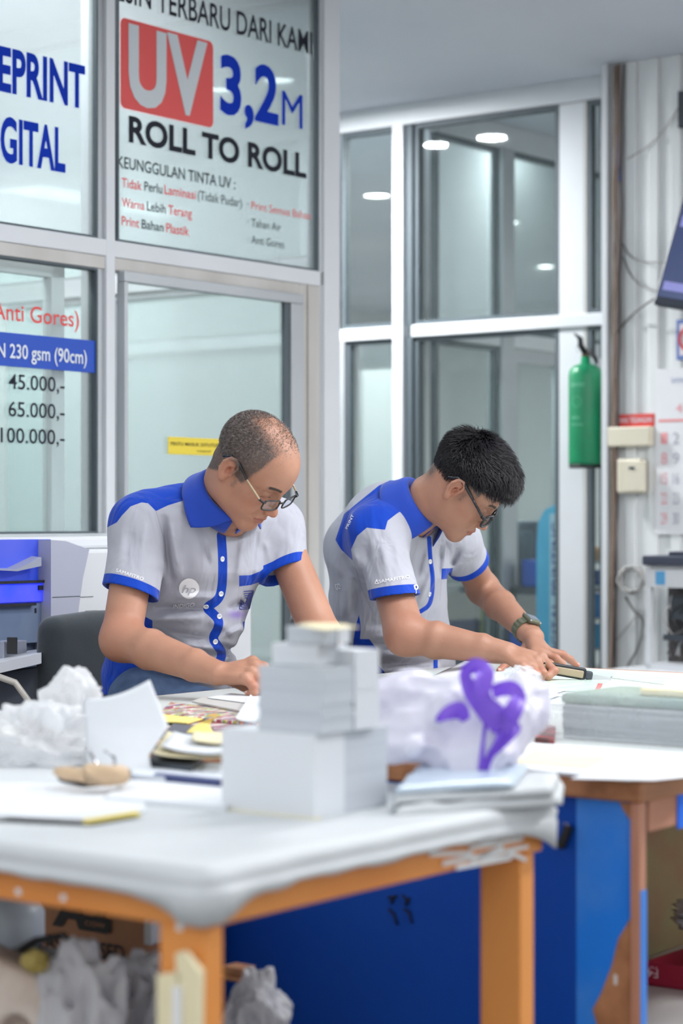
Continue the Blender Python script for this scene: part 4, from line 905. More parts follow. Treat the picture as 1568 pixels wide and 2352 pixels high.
def nails(q, fs, thumb, r, up, sc=1.):
    for f in fs+[thumb]:
        a, b = np.array(f[-2]), np.array(f[-1]); d = unit(b-a); n = unit(up-d*(up@d)); sd = np.cross(d, n)
        Mx = Matrix(((*[d[0], sd[0], n[0]], 0), (*[d[1], sd[1], n[1]], 0), (*[d[2], sd[2], n[2]], 0), (0, 0, 0, 1)))
        q.ball(b+n*r*.58*sc+d*r*.1, (r*.62, r*.52, r*.28), M=Mx, u=14, v=8)
SKIN_A = dict(base=(182, 134, 111), n2=(162, 112, 88)); SKIN_B = dict(base=(172, 127, 106), n2=(152, 106, 84))
def skinmat(name, base, n2):
    return attrmat(name, base, [('red', (196, 96, 78), 'soft', .55), ('lip', (150, 84, 80), 'soft', .75), ('brow', (58, 46, 42), 'hair', 1.3), ('stub', (84, 74, 70), 'hair', .95), ('lash', (38, 28, 26), 'soft', .9)], rough=.48, spec=.4, noise=.45, nscale=16, bump=.25, bscale=260, sub=0., n2=n2)
def local(v, C, R, s): return ((v-C)@R)/s
def g3(q, c, r): return np.exp(-(((q-np.array(c))/np.array(r))**2).sum(1))
def headattrs(C, R, s, stubf, browh=.026, extra_red=()):
    def ab(q): q = q.copy(); q[:, 0] = np.abs(q[:, 0]); return q
    def lip(v):
        q = ab(local(v, C, R, s)); w = 1-np.clip(q[:, 0]/.023, 0, 1)**2
        return np.clip(1.3-np.abs(q[:, 2]+.0655)/(.0045+.0058*w), 0, 1)*(q[:, 0] < .024)*(q[:, 1] > .084)
    def brow(v):
        q = ab(local(v, C, R, s)); x = q[:, 0]; zc = browh-.002+.006*np.sin(np.clip((x-.008)/.042, 0, 1)*PI*.75)
        return np.clip(1.5-np.abs(q[:, 2]-zc)/.0042, 0, 1)*np.clip((x-.008)/.006, 0, 1)*np.clip((.054-x)/.008, 0, 1)*(q[:, 1] > .04)
    def lash(v):
        q = ab(local(v, C, R, s)); return np.clip(1.4-np.abs(q[:, 2]+.0020+.0015*((q[:, 0]-.031)/.014)**2)/.0012, 0, 1)*(np.abs(q[:, 0]-.031) < .015)*(q[:, 1] > .07)
    def red(v):
        q = ab(local(v, C, R, s)); r = .5*g3(q, (0, .11, -.034), (.016, .02, .014))+.35*g3(q, (.045, .06, -.025), (.02, .03, .02))+.6*g3(q, (.08, -.01, .0), (.01, .02, .03))+.35*g3(q, (.031, .08, -.008), (.014, .03, .006))
        for c, rr in extra_red: r = r+.5*np.exp(-(np.linalg.norm(v-c, axis=1)/rr)**2)
        return np.clip(r, 0, 1)
    def stub(v): return stubf(local(v, C, R, s))
    return dict(lip=lip, brow=brow, lash=lash, red=red, stub=stub)
def tufts(name, roots, normals, dirs, lens, rad, m, parent, curl=.4, seg=5, seed=0, lift=.35):
    """tapered locks: each bends from its normal into its flow direction"""
    r = np.random.default_rng(seed); n = len(roots); V_ = []; F_ = []
    pts = []; p = roots.copy(); 
    for k in range(seg+1):
        pts.append(p.copy()); t = k/seg; d = normals*(lift*(1-t)**1.2)[None] if False else normals*(lift*(1-t)**1.2)+dirs*(.35+t*.8)
        d = d/np.linalg.norm(d, axis=1)[:, None]; p = p+d*(lens/seg)[:, None]
    pts = np.stack(pts, 1)
    side = np.cross(dirs, normals); side /= np.linalg.norm(side, axis=1)[:, None]+1e-9; nn = normals
    for k in range(seg+1):
        w = (rad*(1-(k/seg)**1.6)+.00015)
        for a in (0, 2*PI/3, 4*PI/3): V_.append(pts[:, k]+(side*math.cos(a)+nn*math.sin(a)*.6)*w[:, None])
    V_ = np.stack(V_, 1); base = np.arange(n)*3*(seg+1)
    for k in range(seg):
        for a in range(3): F_.append(np.stack([base+3*k+a, base+3*k+(a+1) % 3, base+3*k+3+(a+1) % 3, base+3*k+3+a], 1))
    F_ = np.concatenate(F_); return mkobj(name, V_.reshape(-1, 3), F_.tolist(), m, parent)
def scalp(n, seed):
    """random points on the skull ellipsoid in head space, with normals"""
    r = np.random.default_rng(seed); d = r.normal(size=(n, 3)); d /= np.linalg.norm(d, axis=1)[:, None]
    c = np.array([0, -.006, .042]); a = np.array([.0745, .096, .082]); p1 = c+d*a; n1_ = d/a; n1_ /= np.linalg.norm(n1_, axis=1)[:, None]
    c2 = np.array([0, .034, .036]); a2 = np.array([.062, .060, .060]); q = (p1-c2)/a2; kk = np.linalg.norm(q, axis=1); ins = kk < 1
    p1[ins] = c2+(p1[ins]-c2)/kk[ins][:, None]
    return p1, n1_
def decal(name, items, target, m, parent, off=.0012, lines=None, subdiv=True):
    """lettering laid onto a garment; items in photo pixels (text, x0, y0, x1, y1, height, bold, slant), lines: (x0,y0,x1,y1,w)"""
    from mathutils.bvhtree import BVHTree
    bv = BVHTree.FromObject(target, bpy.context.evaluated_depsgraph_get()); Mw = target.matrix_world; Mi = Mw.inverted()
    bm = bmesh.new()
    def quadstrip(p, q_, w):
        p, q_ = np.array(p, float), np.array(q_, float); d = q_-p; L = np.linalg.norm(d); d /= L; nn = np.array([-d[1], d[0]])*w/2; k = max(1, int(L/4))
        rows = [[bm.verts.new((*(p+d*L*i/k+nn*s_), 0)) for s_ in (-1, 1)] for i in range(k+1)]
        for a, b in zip(rows, rows[1:]): bm.faces.new((a[0], a[1], b[1], b[0]))
    for it in items:
        body, x0, y0, x1, y1, h, bold = it[:7]; vs, fs = textmesh(body, bold, it[7] if len(it) > 7 else 0); w0, w1 = vs[:, 0].min(), vs[:, 0].max(); d = np.array([x1-x0, y1-y0], float); L = np.linalg.norm(d); d /= L; u = np.array([d[1], -d[0]])
        u = u if u[1] < 0 else -u
        b = [bm.verts.new((x0+d[0]*(v[0]-w0)/(w1-w0)*L+u[0]*v[1]/.73*h, y0+d[1]*(v[0]-w0)/(w1-w0)*L+u[1]*v[1]/.73*h, 0)) for v in vs]
        for f in fs:
            try: bm.faces.new([b[i] for i in f])
            except ValueError: pass
    for l in (lines or []): quadstrip(l[:2], l[2:4], l[4])
    bmesh.ops.triangulate(bm, faces=bm.faces)
    ok = []
    for v in bm.verts:
        r = ray(v.co.x, v.co.y); o_ = Mi @ Vector(CAM); d_ = (Mi.to_3x3() @ Vector(r)).normalized(); h_ = bv.ray_cast(o_, d_)
        if h_[0] is None: ok.append(v); v.co = (0, 0, -99); continue
        v.co = (Mw @ (h_[0]+h_[1].normalized()*off))
    bmesh.ops.delete(bm, geom=ok, context='VERTS')
    me = bpy.data.meshes.new(name); bm.to_mesh(me); bm.free(); me.materials.append(m)
    o = bpy.data.objects.new(name, me); COL.objects.link(o); o.parent = parent; o.matrix_parent_inverse = parent.matrix_world.inverted(); return o
def castpt(bv, px, py, off=0.):
    r = ray(px, py); h = bv.ray_cast(Vector(CAM), Vector(r).normalized()); return None if h[0] is None else (np.array(h[0]+h[1]*off), np.array(h[1]))
def buttons(target, pts, m, parent, r=.0055):
    from mathutils.bvhtree import BVHTree
    bv = BVHTree.FromObject(target, bpy.context.evaluated_depsgraph_get())
    for px, py in pts:
        h = castpt(bv, px, py)
        if h is None: continue
        Q = Vector(h[1]).to_track_quat('Z', 'Y').to_matrix().to_4x4(); q = MB(); q.lathe([(.0, .0012), (r*.7, .0012), (r*.8, .002), (r, .0016), (r, 0)], c=h[0], seg=20, M=Q)
        for s_ in (-1, 1): q.mi = 1; q.ball(np.array(h[0])+np.array(Q.to_3x3() @ Vector((s_*r*.25, 0, .0014))), r*.12, u=8, v=6)
        o = q.build('button', [m, m_dark]); o.parent = parent; o.matrix_parent_inverse = parent.matrix_world.inverted()
m_btn = mat('shirt_button', (232, 234, 238), .3)
GREY = (176, 177, 188); BLUE = (2, 62, 178)
def shirtmat(name): return attrmat(name, GREY, [('blue', BLUE, 'edge', 1.), ('purple', (132, 104, 190), 'soft', .8), ('seam', (120, 122, 134), 'soft', .45)], rough=.75, spec=.2, noise=.12, nscale=6, bump=.3, bscale=900, sheen=.15, wrinkle=.55, n2=(162, 164, 176))
def folds(lst):
    """(x0,y0,x1,y1,width_px,amplitude_m) creases in photo pixels -> displacement"""
    def f(p):
        q = pxy(p); r = np.zeros(len(p))
        for x0, y0, x1, y1, w, am in lst:
            a = np.array([x0, y0], float); e = np.array([x1, y1], float)-a; v = q-a; t = (v@e)/(e@e); tt = np.clip(t, 0, 1)
            d = np.linalg.norm(v-tt[:, None]*e, axis=1); r += am*np.exp(-(d/w)**2)*np.clip(1.15-np.abs(2*tt-1)**2, 0, 1)
        return r
    return f
def collar(name, C, ax, fw, m, parent, rt=.058, rb=.082, h=.030, drop_b=.030, drop_f=.055, open_=16, tip=.02, spread=36, ell=.10):
    """folded shirt collar: stand inside, leaf outside running to two points at the front"""
    ax = unit(ax); fw = unit(fw-ax*(fw@ax)); sd = np.cross(fw, ax); n = 96; rows = 12; V_ = []; F_ = []
    for i in range(n+1):
        f = -1+2*i/n; tf = max(0., 1-(1-abs(f))/.30)**1.3
        for j in range(rows+1):
            t = j/rows; u = 0. if t < .25 else (t-.25)/.75
            ph = PI+math.radians(f*(180-open_-spread*u**.8)); c_ = math.cos(ph); front = (1+c_)/2; dirv = fw*c_+sd*math.sin(ph)
            if t < .25: v = t/.25; r = rt-.004+.001*v; z = -h*.8+h*1.75*v-.012*front
            else: r = rt+.003+(rb-rt)*(u**.7)+.006*tf*u; z = h*.95-.012*front-(drop_b*(1-front)+drop_f*front)*u-tip*tf*u+.005*math.sin(min(u*7, PI))
            V_.append(C+dirv*r*(1+ell*front)+ax*z)
    for i in range(n):
        for j in range(rows): a = i*(rows+1)+j; F_.append((a, a+1, a+rows+2, a+rows+1))
    o = mkobj(name, np.array(V_), F_, m); o.parent = parent; o.matrix_parent_inverse = parent.matrix_world.inverted()
    md = o.modifiers.new('thickness', 'SOLIDIFY'); md.thickness = .0022; md.offset = 1; return o
m_collar = mat('blue_collar_cloth', (2, 62, 178), .75, var=.1, vscale=20, sheen=.2, bump=.1, bscale=400)
m_gl = mat('spectacle_black', (22, 24, 30), .25, spec=.6)
g_lens = glassmat('spectacle_lens', (238, 240, 246), .12)
def spectacles(C, R, s, z, y, lab, m_temple, tilt=8., w=.026, hh=.0155, fr=.0016, thick=1.):
    e = empty('eyeglasses', C, 0, lab, 'eyeglasses'); MI = Matrix.Translation(-Vector(C))
    def W(x, yy, zz): return C+R@(np.array([x, yy, zz])*s)
    tl = math.radians(tilt)
    def ring(sx, k, n=40):
        out = []
        for i in range(n):
            a = 2*PI*i/n; ca, sa = math.cos(a), math.sin(a); ex = (abs(ca)**.42)*np.sign(ca)*w*k; ez = (abs(sa)**.5)*np.sign(sa)*hh*k*(1.05 if sa > 0 else .95)
            x = sx*.0345+ex; out.append(W(x, y-.10*(x**2)/.05*1.2+ez*math.sin(tl)*-1., z+ez*math.cos(tl)))
        return out
    q = MB()
    for sx in (-1, 1): q.tube(ring(sx, 1.), fr*s*thick, 8, closed=True)
    q.tube([W(-.0105, y-.001, z+.005), W(0, y+.001, z+.007), W(.0105, y-.001, z+.005)], fr*s*1.2*thick, 8)
    for sx in (-1, 1): q.tube([W(sx*.059, y-.0085, z+.009), W(sx*.067, y-.010, z+.009), W(sx*.0715, y-.020, z+.010)], [fr*s*1.6*thick]*3, 8)
    bmesh.ops.transform(q.bm, matrix=MI, verts=q.bm.verts); q.build('lens_frame', m_gl, e)
    for sx in (-1, 1):
        r = ring(sx, .97); c = np.mean(r, 0); b = bmesh.new(); cv = b.verts.new(c+R[:, 1]*.0015); vs = [b.verts.new(p) for p in r]
        for i in range(len(vs)): f = b.faces.new((cv, vs[i], vs[(i+1) % len(vs)])); f.smooth = True
        q = MB(); q._add(b, MI); q.build('lens', g_lens, e)
        t0, t1, t2, t3, t4 = W(sx*.0715, y-.018, z+.010), W(sx*.0775, .045, .018), W(sx*.0790, .008, .0300), W(sx*.0800, -.018, .0290), W(sx*.0785, -.034, .012)
        q = MB(); q.tube([t0, t0*.5+t1*.5, t1], [fr*s*1.3*thick, fr*s*1.1*thick, fr*s*1.1*thick], 8); bmesh.ops.transform(q.bm, matrix=MI, verts=q.bm.verts); q.build('temple', m_temple, e)
        q = MB(); q.tube([t1, t2, t3, t4], [fr*s*1.2*thick, fr*s*1.7*thick, fr*s*1.9*thick, fr*s*1.3*thick], 8); bmesh.ops.transform(q.bm, matrix=MI, verts=q.bm.verts); q.build('temple_tip', m_gl, e)
    return e
def sleeve(S, sh, hem, r0, r1, k=.03, deep=.05, nrm=None):
    sh, hem = np.array(sh), np.array(hem); d = unit(hem-sh)
    S.cap(sh, hem+d*.03, r0, r1, k)
    nn = d if nrm is None else unit(nrm)
    def beyond(p): q = p-hem; t = q@nn; rad = np.linalg.norm(q-t[:, None]*nn, axis=1); return np.maximum(-t, rad-.10)
    S.cut(beyond, hem+d*.04, .12, .0)
    S.cap(hem-d*deep, hem+d*.03, r1*.7, r1-.0045, .006, 's')
    return nn
def smooth2(pts, k=3):
    p = [np.array(q, float) for q in pts]
    for _ in range(k): p = [p[0]]+[w for a, b in zip(p, p[1:]) for w in (a*.75+b*.25, a*.25+b*.75)]+[p[-1]]
    return p
def hemdamp(hems):
    def k(p):
        r = np.ones(len(p))
        for h in hems: r *= .12+.88*np.clip((np.linalg.norm(p-h, axis=1)-.060)/.05, 0, 1)
        return r
    return k
def attach(o, par): o.parent = par; o.matrix_parent_inverse = par.matrix_world.inverted()
VS = .0021
# ------------------------------------------------------------------ older man, left
def build_man_a():
    C = P(575, 1073, 4.14); R = frame(64, 46, -10); s = .875
    rt = unit((-.72, -.69, 0)); root = empty('person', P(400, 1600, 4.40)*np.array([1, 1, 0]), 0, 'older man with cropped greying hair bent over leaflets at the desk', 'person')
    bpy.context.view_layer.update()
    S = SDF(); W = headsdf(S, C, R, s)
    nb = P(538, 1165, 4.22)
    S.loft([(W(0, -.018, -.030), R[:, 0], .056, .058), (W(0, -.020, -.070), R[:, 0], .049, .050), (nb, rt, .050, .047), (P(500, 1215, 4.27), rt, .05, .04)], .03)
    tor = [((475, 1175, 4.27), .11, .060), ((452, 1270, 4.29), .120, .080), ((425, 1380, 4.33), .115, .080), ((395, 1480, 4.37), .11, .080), ((390, 1570, 4.42), .12, .085)]
    S.loft([(P(*c), rt, a, b) for c, a, b in tor], .03)
    shR, shL = P(322, 1200, 4.18), P(632, 1205, 4.38)
    nc = P(492, 1195, 4.28); S.cap(nc, shR, .034, .040, .03); S.cap(nc, shL, .034, .038, .03)
    elR = P(278, 1468, 4.055); wrR = P(506, 1549, 3.905)
    S.cap(shR, elR, .041, .038, .03); S.cap(elR, elR, .0375, .0375, .02)
    fa = unit(wrR-elR); la = unit(np.cross(fa, (0, 0, 1)))
    m1 = elR+(wrR-elR)*.30
    S.loft([(elR, la, .036, .035), (m1, la, .037, .037), (wrR+(elR-wrR)*.25, la, .029, .029), (wrR, la, .026, .022)], .02)
    Z0 = HT+.020
    def Q(x, y, d): p = P(x, y, d); return p
    fR = [[Q(580, 1522, 3.925), Q(606, 1532, 3.90), Q(618, 1560, 3.88), Q(610, 1584, 3.88)],
          [Q(584, 1533, 3.900), Q(604, 1548, 3.875), Q(610, 1574, 3.865), Q(598, 1588, 3.87)],
          [Q(578, 1546, 3.875), Q(596, 1562, 3.855), Q(598, 1582, 3.85), Q(588, 1592, 3.86)],
          [Q(564, 1560, 3.855), Q(580, 1576, 3.840), Q(582, 1591, 3.84), Q(570, 1595, 3.85)]]
    tR = [Q(522, 1556, 3.93), Q(560, 1574, 3.935), Q(590, 1588, 3.92), Q(606, 1594, 3.90)]
    fingers(S, wrR, fR, tR, .0093, back=unit((-.1, -.45, .9)))
    elL = P(738, 1462, 4.26); wrL = P(668, 1560, 4.05)
    S.cap(shL, elL, .039, .040, .03); S.loft([(elL, rt, .038, .038), (elL*.65+wrL*.35, rt, .040, .038), (wrL, rt, .028, .022)], .02)
    fL = [[P(655-8*i, 1583, 3.99-.012*i), P(650-9*i, 1592, 3.955-.012*i), P(648-9*i, 1599, 3.93-.012*i), P(646-9*i, 1601, 3.915-.012*i)] for i in range(4)]
    fingers(S, wrL, fL, [P(668, 1570, 4.03), P(675, 1588, 3.99), P(676, 1596, 3.96), P(674, 1600, 3.94)], .009)
    def stub(q):
        x, y, z = np.abs(q[:, 0]), q[:, 1], q[:, 2]
        line = np.clip((.050-y+.25*np.clip(z-.02, -1, .04))/.010, 0, 1)*np.clip((z+.010+.9*np.clip(.0-y, 0, 1)+.0*y)/.008, 0, 1)     # side and back hair
        side = line*(z > -.075); top = np.clip((z-.085)/.03, 0, 1)*np.clip((y+.075)/.05, 0, 1)
        d = side*(1-.72*top*np.clip((.062-x)/.025, 0, 1)); fr = np.clip((.080-y)/.012, 0, 1)*np.clip((z-.060)/.012, 0, 1)*.30
        d = np.maximum(d, fr); burn = np.exp(-((y-.022)/.009)**2)*np.clip((z+.035)/.01, 0, 1)*np.clip((.012-z)/.02, 0, 1)*(x > .055)*.7
        earcut = np.exp(-(((y+.010)/.020)**2+((z+.002)/.030)**2)**2); d = d*(1-earcut)
        beard = .22*np.exp(-(((z+.098)/.018)**2+((y-.07)/.03)**2))+.34*np.exp(-(((z+.050)/.006)**2+(x/.024)**2))*(y > .085)
        return np.clip(np.maximum(np.maximum(d, burn), beard), 0, 1)
    at = headattrs(C, R, s, stub, extra_red=[(q[1], .012) for q in fR]+[(elR, .04)])
    lo = np.array([-.52, 3.78, .79]); hi = np.array([.04, 4.56, 1.40])
    skin = skinmat('tan_skin_older', **SKIN_A)
    body = sdfobj('body', S, lo, hi, VS, skin, None, at); attach(body, root)
    q = MB(); nails(q, fR, tR, .0093, unit((.1, -.5, .85))); o = q.build('fingernails', mat('nail', (226, 178, 160), .3)); attach(o, root)
    # cropped hair
    n = 26000; p, nn = scalp(n, 5); r = np.random.default_rng(3); den = stub(p); keep = (r.random(n) < den*1.05) & ((p[:, 2] > -.045) | (p[:, 1] < -.03)) & (p[:, 1] < .078)
    p, nn = p[keep], nn[keep]; k = len(p); fl = np.stack([p[:, 0]*3, -.3-0*p[:, 0], -np.abs(p[:, 0])*6-.2], 1); fl += r.normal(size=(k, 3))*.35; fl -= nn*(fl*nn).sum(1)[:, None]; fl /= np.linalg.norm(fl, axis=1)[:, None]
    wp = C+(p*s)@R.T; hm = attrmat('greying_hair', (84, 74, 71), [], rough=.5, noise=1., nscale=180, n2=(160, 150, 146))
    o = tufts('hair', wp-(nn@R.T)*.0005, nn@R.T, fl@R.T, r.uniform(.004, .0085, k), np.full(k, .00030), hm, None, seg=3, lift=.9); attach(o, root)
    # eyebrows
    # ---- shirt
    S = SDF(); d1 = sleeve(S, P(327, 1206, 4.18), P(299, 1362, 4.11), .052, .057, nrm=P(268, 1455, 4.09)-P(299, 1362, 4.11))
    d2 = sleeve(S, P(632, 1208, 4.38), P(655, 1318, 4.33), .054, .051, nrm=P(682, 1375, 4.31)-P(655, 1318, 4.33))
    tor2 = [((478, 1178, 4.27), .140, .080), ((456, 1270, 4.29), .160, .112), ((421, 1375, 4.33), .142, .112), ((396, 1470, 4.37), .138, .112), ((390, 1540, 4.41), .148, .120), ((388, 1610, 4.43), .155, .122)]
    S.loft([(P(*c), rt, a, b) for c, a, b in tor2], .03, capr=.35)
    S.cap(P(596, 1235, 4.36), P(604, 1275, 4.35), .036, .024, .03)
    ST = SDF(); ST.ops = S.ops[-len(tor2):]
    S.cap(P(487, 1160, 4.27), P(325, 1205, 4.18), .052, .054, .04); S.cap(P(495, 1165, 4.28), P(630, 1212, 4.38), .048, .052, .04)
    S.cap(P(360, 1230, 4.20), P(440, 1270, 4.20), .03, .045, .05)
    fwd = unit((.69, -.72, 0)); S.ell(P(425, 1430, 4.33)+fwd*.05, (.075, .075, .09), k=.05)
    S.cap(W(0, -.02, -.06), P(516, 1228, 4.155), .050, .022, .012, 's'); S.cap(W(0, -.02, -.06), nb, .056, .056, .012, 's')
    F = folds([(375, 1180, 392, 1340, 9, -.008), (392, 1200, 415, 1330, 12, .004), (430, 1210, 425, 1330, 14, -.003), (335, 1200, 320, 1330, 12, .004), (300, 1220, 285, 1330, 10, -.003),
        (350, 1395, 480, 1398, 9, -.008), (400, 1372, 500, 1372, 9, .006), (340, 1425, 470, 1418, 12, .008), (380, 1450, 480, 1465, 8, -.006), (400, 1480, 500, 1490, 9, .006), (350, 1445, 420, 1480, 8, -.005), (430, 1510, 540, 1500, 8, -.005),
        (470, 1240, 480, 1300, 6, -.004), (560, 1230, 545, 1330, 9, .004), (590, 1220, 575, 1340, 8, -.005), (640, 1250, 612, 1340, 8, -.006), (655, 1230, 690, 1300, 10, .003), (610, 1240, 620, 1300, 8, .004), (480, 1430, 520, 1440, 9, .006), (520, 1400, 560, 1380, 8, -.005), (520, 1460, 560, 1440, 8, .006), (500, 1480, 555, 1500, 7, -.005), (440, 1160, 380, 1150, 9, .002)])
    HD = hemdamp([P(299, 1362, 4.11), P(655, 1318, 4.33)])
    S.disp = lambda p: HD(p)*(2.1*F(p)+.0040*fnoise(p*np.array([1, 1, .5]), 13, 11, 2)+.003*(.4-np.abs(vnoise(p*np.array([1, 1, .45]), 20, 31))))
    placket = smooth2([(508, 1230), (512, 1290), (510, 1355), (500, 1380), (472, 1395), (488, 1408), (503, 1424), (501, 1444), (487, 1466), (500, 1484), (511, 1500), (503, 1524)])
    def blue(v):
        q = pxy(v); r = linesd(q, placket, 10.5)
        for poly in ([(560, 1040), (440, 1000), (300, 1050), (200, 1150), (200, 1235), (268, 1200), (280, 1184), (300, 1163), (325, 1154), (340, 1156), (358, 1174), (385, 1161), (440, 1144), (520, 1130)], [(225, 1330), (252, 1352), (300, 1390), (330, 1415), (350, 1425), (350, 1530), (338, 1560), (225, 1660)], [(557, 1428), (610, 1420), (610, 1520), (546, 1487), (562, 1462)],
                     [(549, 1322), (575, 1321), (598, 1312), (607, 1304), (603, 1322), (596, 1337), (575, 1344), (549, 1347)]): r = np.maximum(r, polysd(q, poly))
        fr = np.where((v@fwd) > (P(410, 1400, 4.36)@fwd)-.06, 1, -1)
        r = np.where(fr > 0, r, np.where(v[:, 2] > 1.06, 5, r))
        tq = ST.ev(v)
        for hem, d, rr in ((P(300, 1362, 4.11), d1, .068), (P(655, 1318, 4.33), d2, .064)):
            w = v-hem; t = w@d; rad = np.linalg.norm(w-t[:, None]*d, axis=1); r = np.maximum(r, np.where((rad < rr+.02) & (tq > .004) & (t > -.06) & (t < .008), (t+.019)*1100, -9))
        return r
    def purple(v): q = pxy(v); return np.exp(-(((q[:, 0]-545)/22)**2+((q[:, 1]-1412)/10)**2))*(v@fwd > P(430, 1400, 4.33)@fwd)
    def seam(v):
        q = pxy(v); e = np.maximum(linesd(q, [(358, 1174), (380, 1250), (375, 1330), (360, 1380)], 1.4), linesd(q, [(549, 1347), (543, 1400)], 1.)); return np.clip(e, 0, 1)
    sm = shirtmat('work_shirt_cloth'); shirt = sdfobj('shirt', S, np.array([-.54, 4.0, .775]), np.array([.05, 4.62, 1.27]), VS, sm, None, dict(blue=blue, purple=purple, seam=seam)); attach(shirt, root)
    ax = unit(W(0, -.02, -.05)-P(500, 1185, 4.2)); o = collar('collar', P(518, 1150, 4.20), unit((.44, -.44, .62)), fwd, m_collar, shirt, .055, .084, .030, .036, .048, 14, .012, 52)
    bpy.context.view_layer.update()
    buttons(shirt, [(510, 1284), (507, 1364), (473, 1393), (503, 1416), (494, 1474)], m_btn, shirt)
    lettersw = mat('white_thread', (248, 248, 250), .6)
    c = (434, 1351); disc = [(c[0]+dx, c[1]+dy) for dx, dy in ()]
    ln = [(c[0]-math.sqrt(max(23**2-(y-c[1])**2, 0)), y, c[0]+math.sqrt(max(23**2-(y-c[1])**2, 0)), y, 1.1) for y in np.arange(c[1]-22.5, c[1]+23, 1)]
    decal('embroidered_logo', [], shirt, lettersw, shirt, .0012, ln)
    decal('logo_letters', [('hp', 417, 1362, 449, 1362, 21, .0, .35)], shirt, mat('grey_thread', GREY, .7), shirt, .0024)
    decal('embroidered_text', [('INDIGO', 397, 1397, 447, 1392, 10, .0, .3)], shirt, lettersw, shirt, .0016)
    decal('embroidered_text', [('SAMAFITRO', 266, 1313, 328, 1334, 8, .0, .0)], shirt, lettersw, shirt, .0010)
    L = []
    for k in range(4):
        a = k*5; L += [(558+a*.2, 1358+a, 581-a*.4, 1356+a, 2), (581-a*.55, 1357+a*.3, 571-a*.55, 1398-a*.7, 2), (571-a*.5, 1398-a*.8, 549+a*.7, 1399-a*.9, 2), (549+a*.8, 1399-a*.8, 553+a*.7, 1376+a*.5, 2)]
    decal('embroidered_logo', [], shirt, mat('blue_thread', (66, 74, 150), .6), shirt, .0014, L)
    # ---- trousers and shoes
    S = SDF(); hip1, kn1 = P(335, 1635, 4.40), P(500, 1662, 4.17); hip2, kn2 = P(470, 1640, 4.52), P(640, 1672, 4.36)
    S.loft([(P(396, 1560, 4.43), rt, .140, .110), (P(392, 1660, 4.46), rt, .165, .130)], .03)
    for h, k_ in ((hip1, kn1), (hip2, kn2)):
        S.cap(h, k_, .082, .062, .03); ank = np.array([k_[0]+.02, k_[1]-.00, .10]); S.cap(k_-(0, 0, .01), ank, .060, .045, .03)
    S.ell(P(330, 1610, 4.27), (.075, .075, .068), k=.04)
    S.disp = lambda p: .003*fnoise(p, 12, 2, 3)
    o = sdfobj('jeans', S, np.array([-.56, 4.0, .06]), np.array([.10, 4.66, .90]), .0045, mat('denim', (74, 96, 130), .8, rgb2=(58, 78, 112), vscale=30, bump=.3, bscale=300), None); attach(o, root)
    for k_ in (kn1, kn2):
        a = np.array([k_[0]+.02, k_[1], 0]); q = MB(); S = SDF(); S.cap(a+(-.01, .02, .05), a+(.10, -.11, .035), .045, .038, .02); S.cut(lambda p: p[:, 2]-.004); S.cap(a+(0, 0, .06), a+(0, 0, .11), .04, .045, .02)
        o = sdfobj('shoe', S, a+(-.1, -.2, -.01), a+(.2, .12, .16), .005, m_black); attach(o, root)
    spectacles(C, R, s, -.004, .1130, 'dark framed glasses with clear temples low on the older man\'s nose', mat('clear_temple', (188, 170, 140), .15, spec=.8), thick=1.15, hh=.0128)
build_man_a()
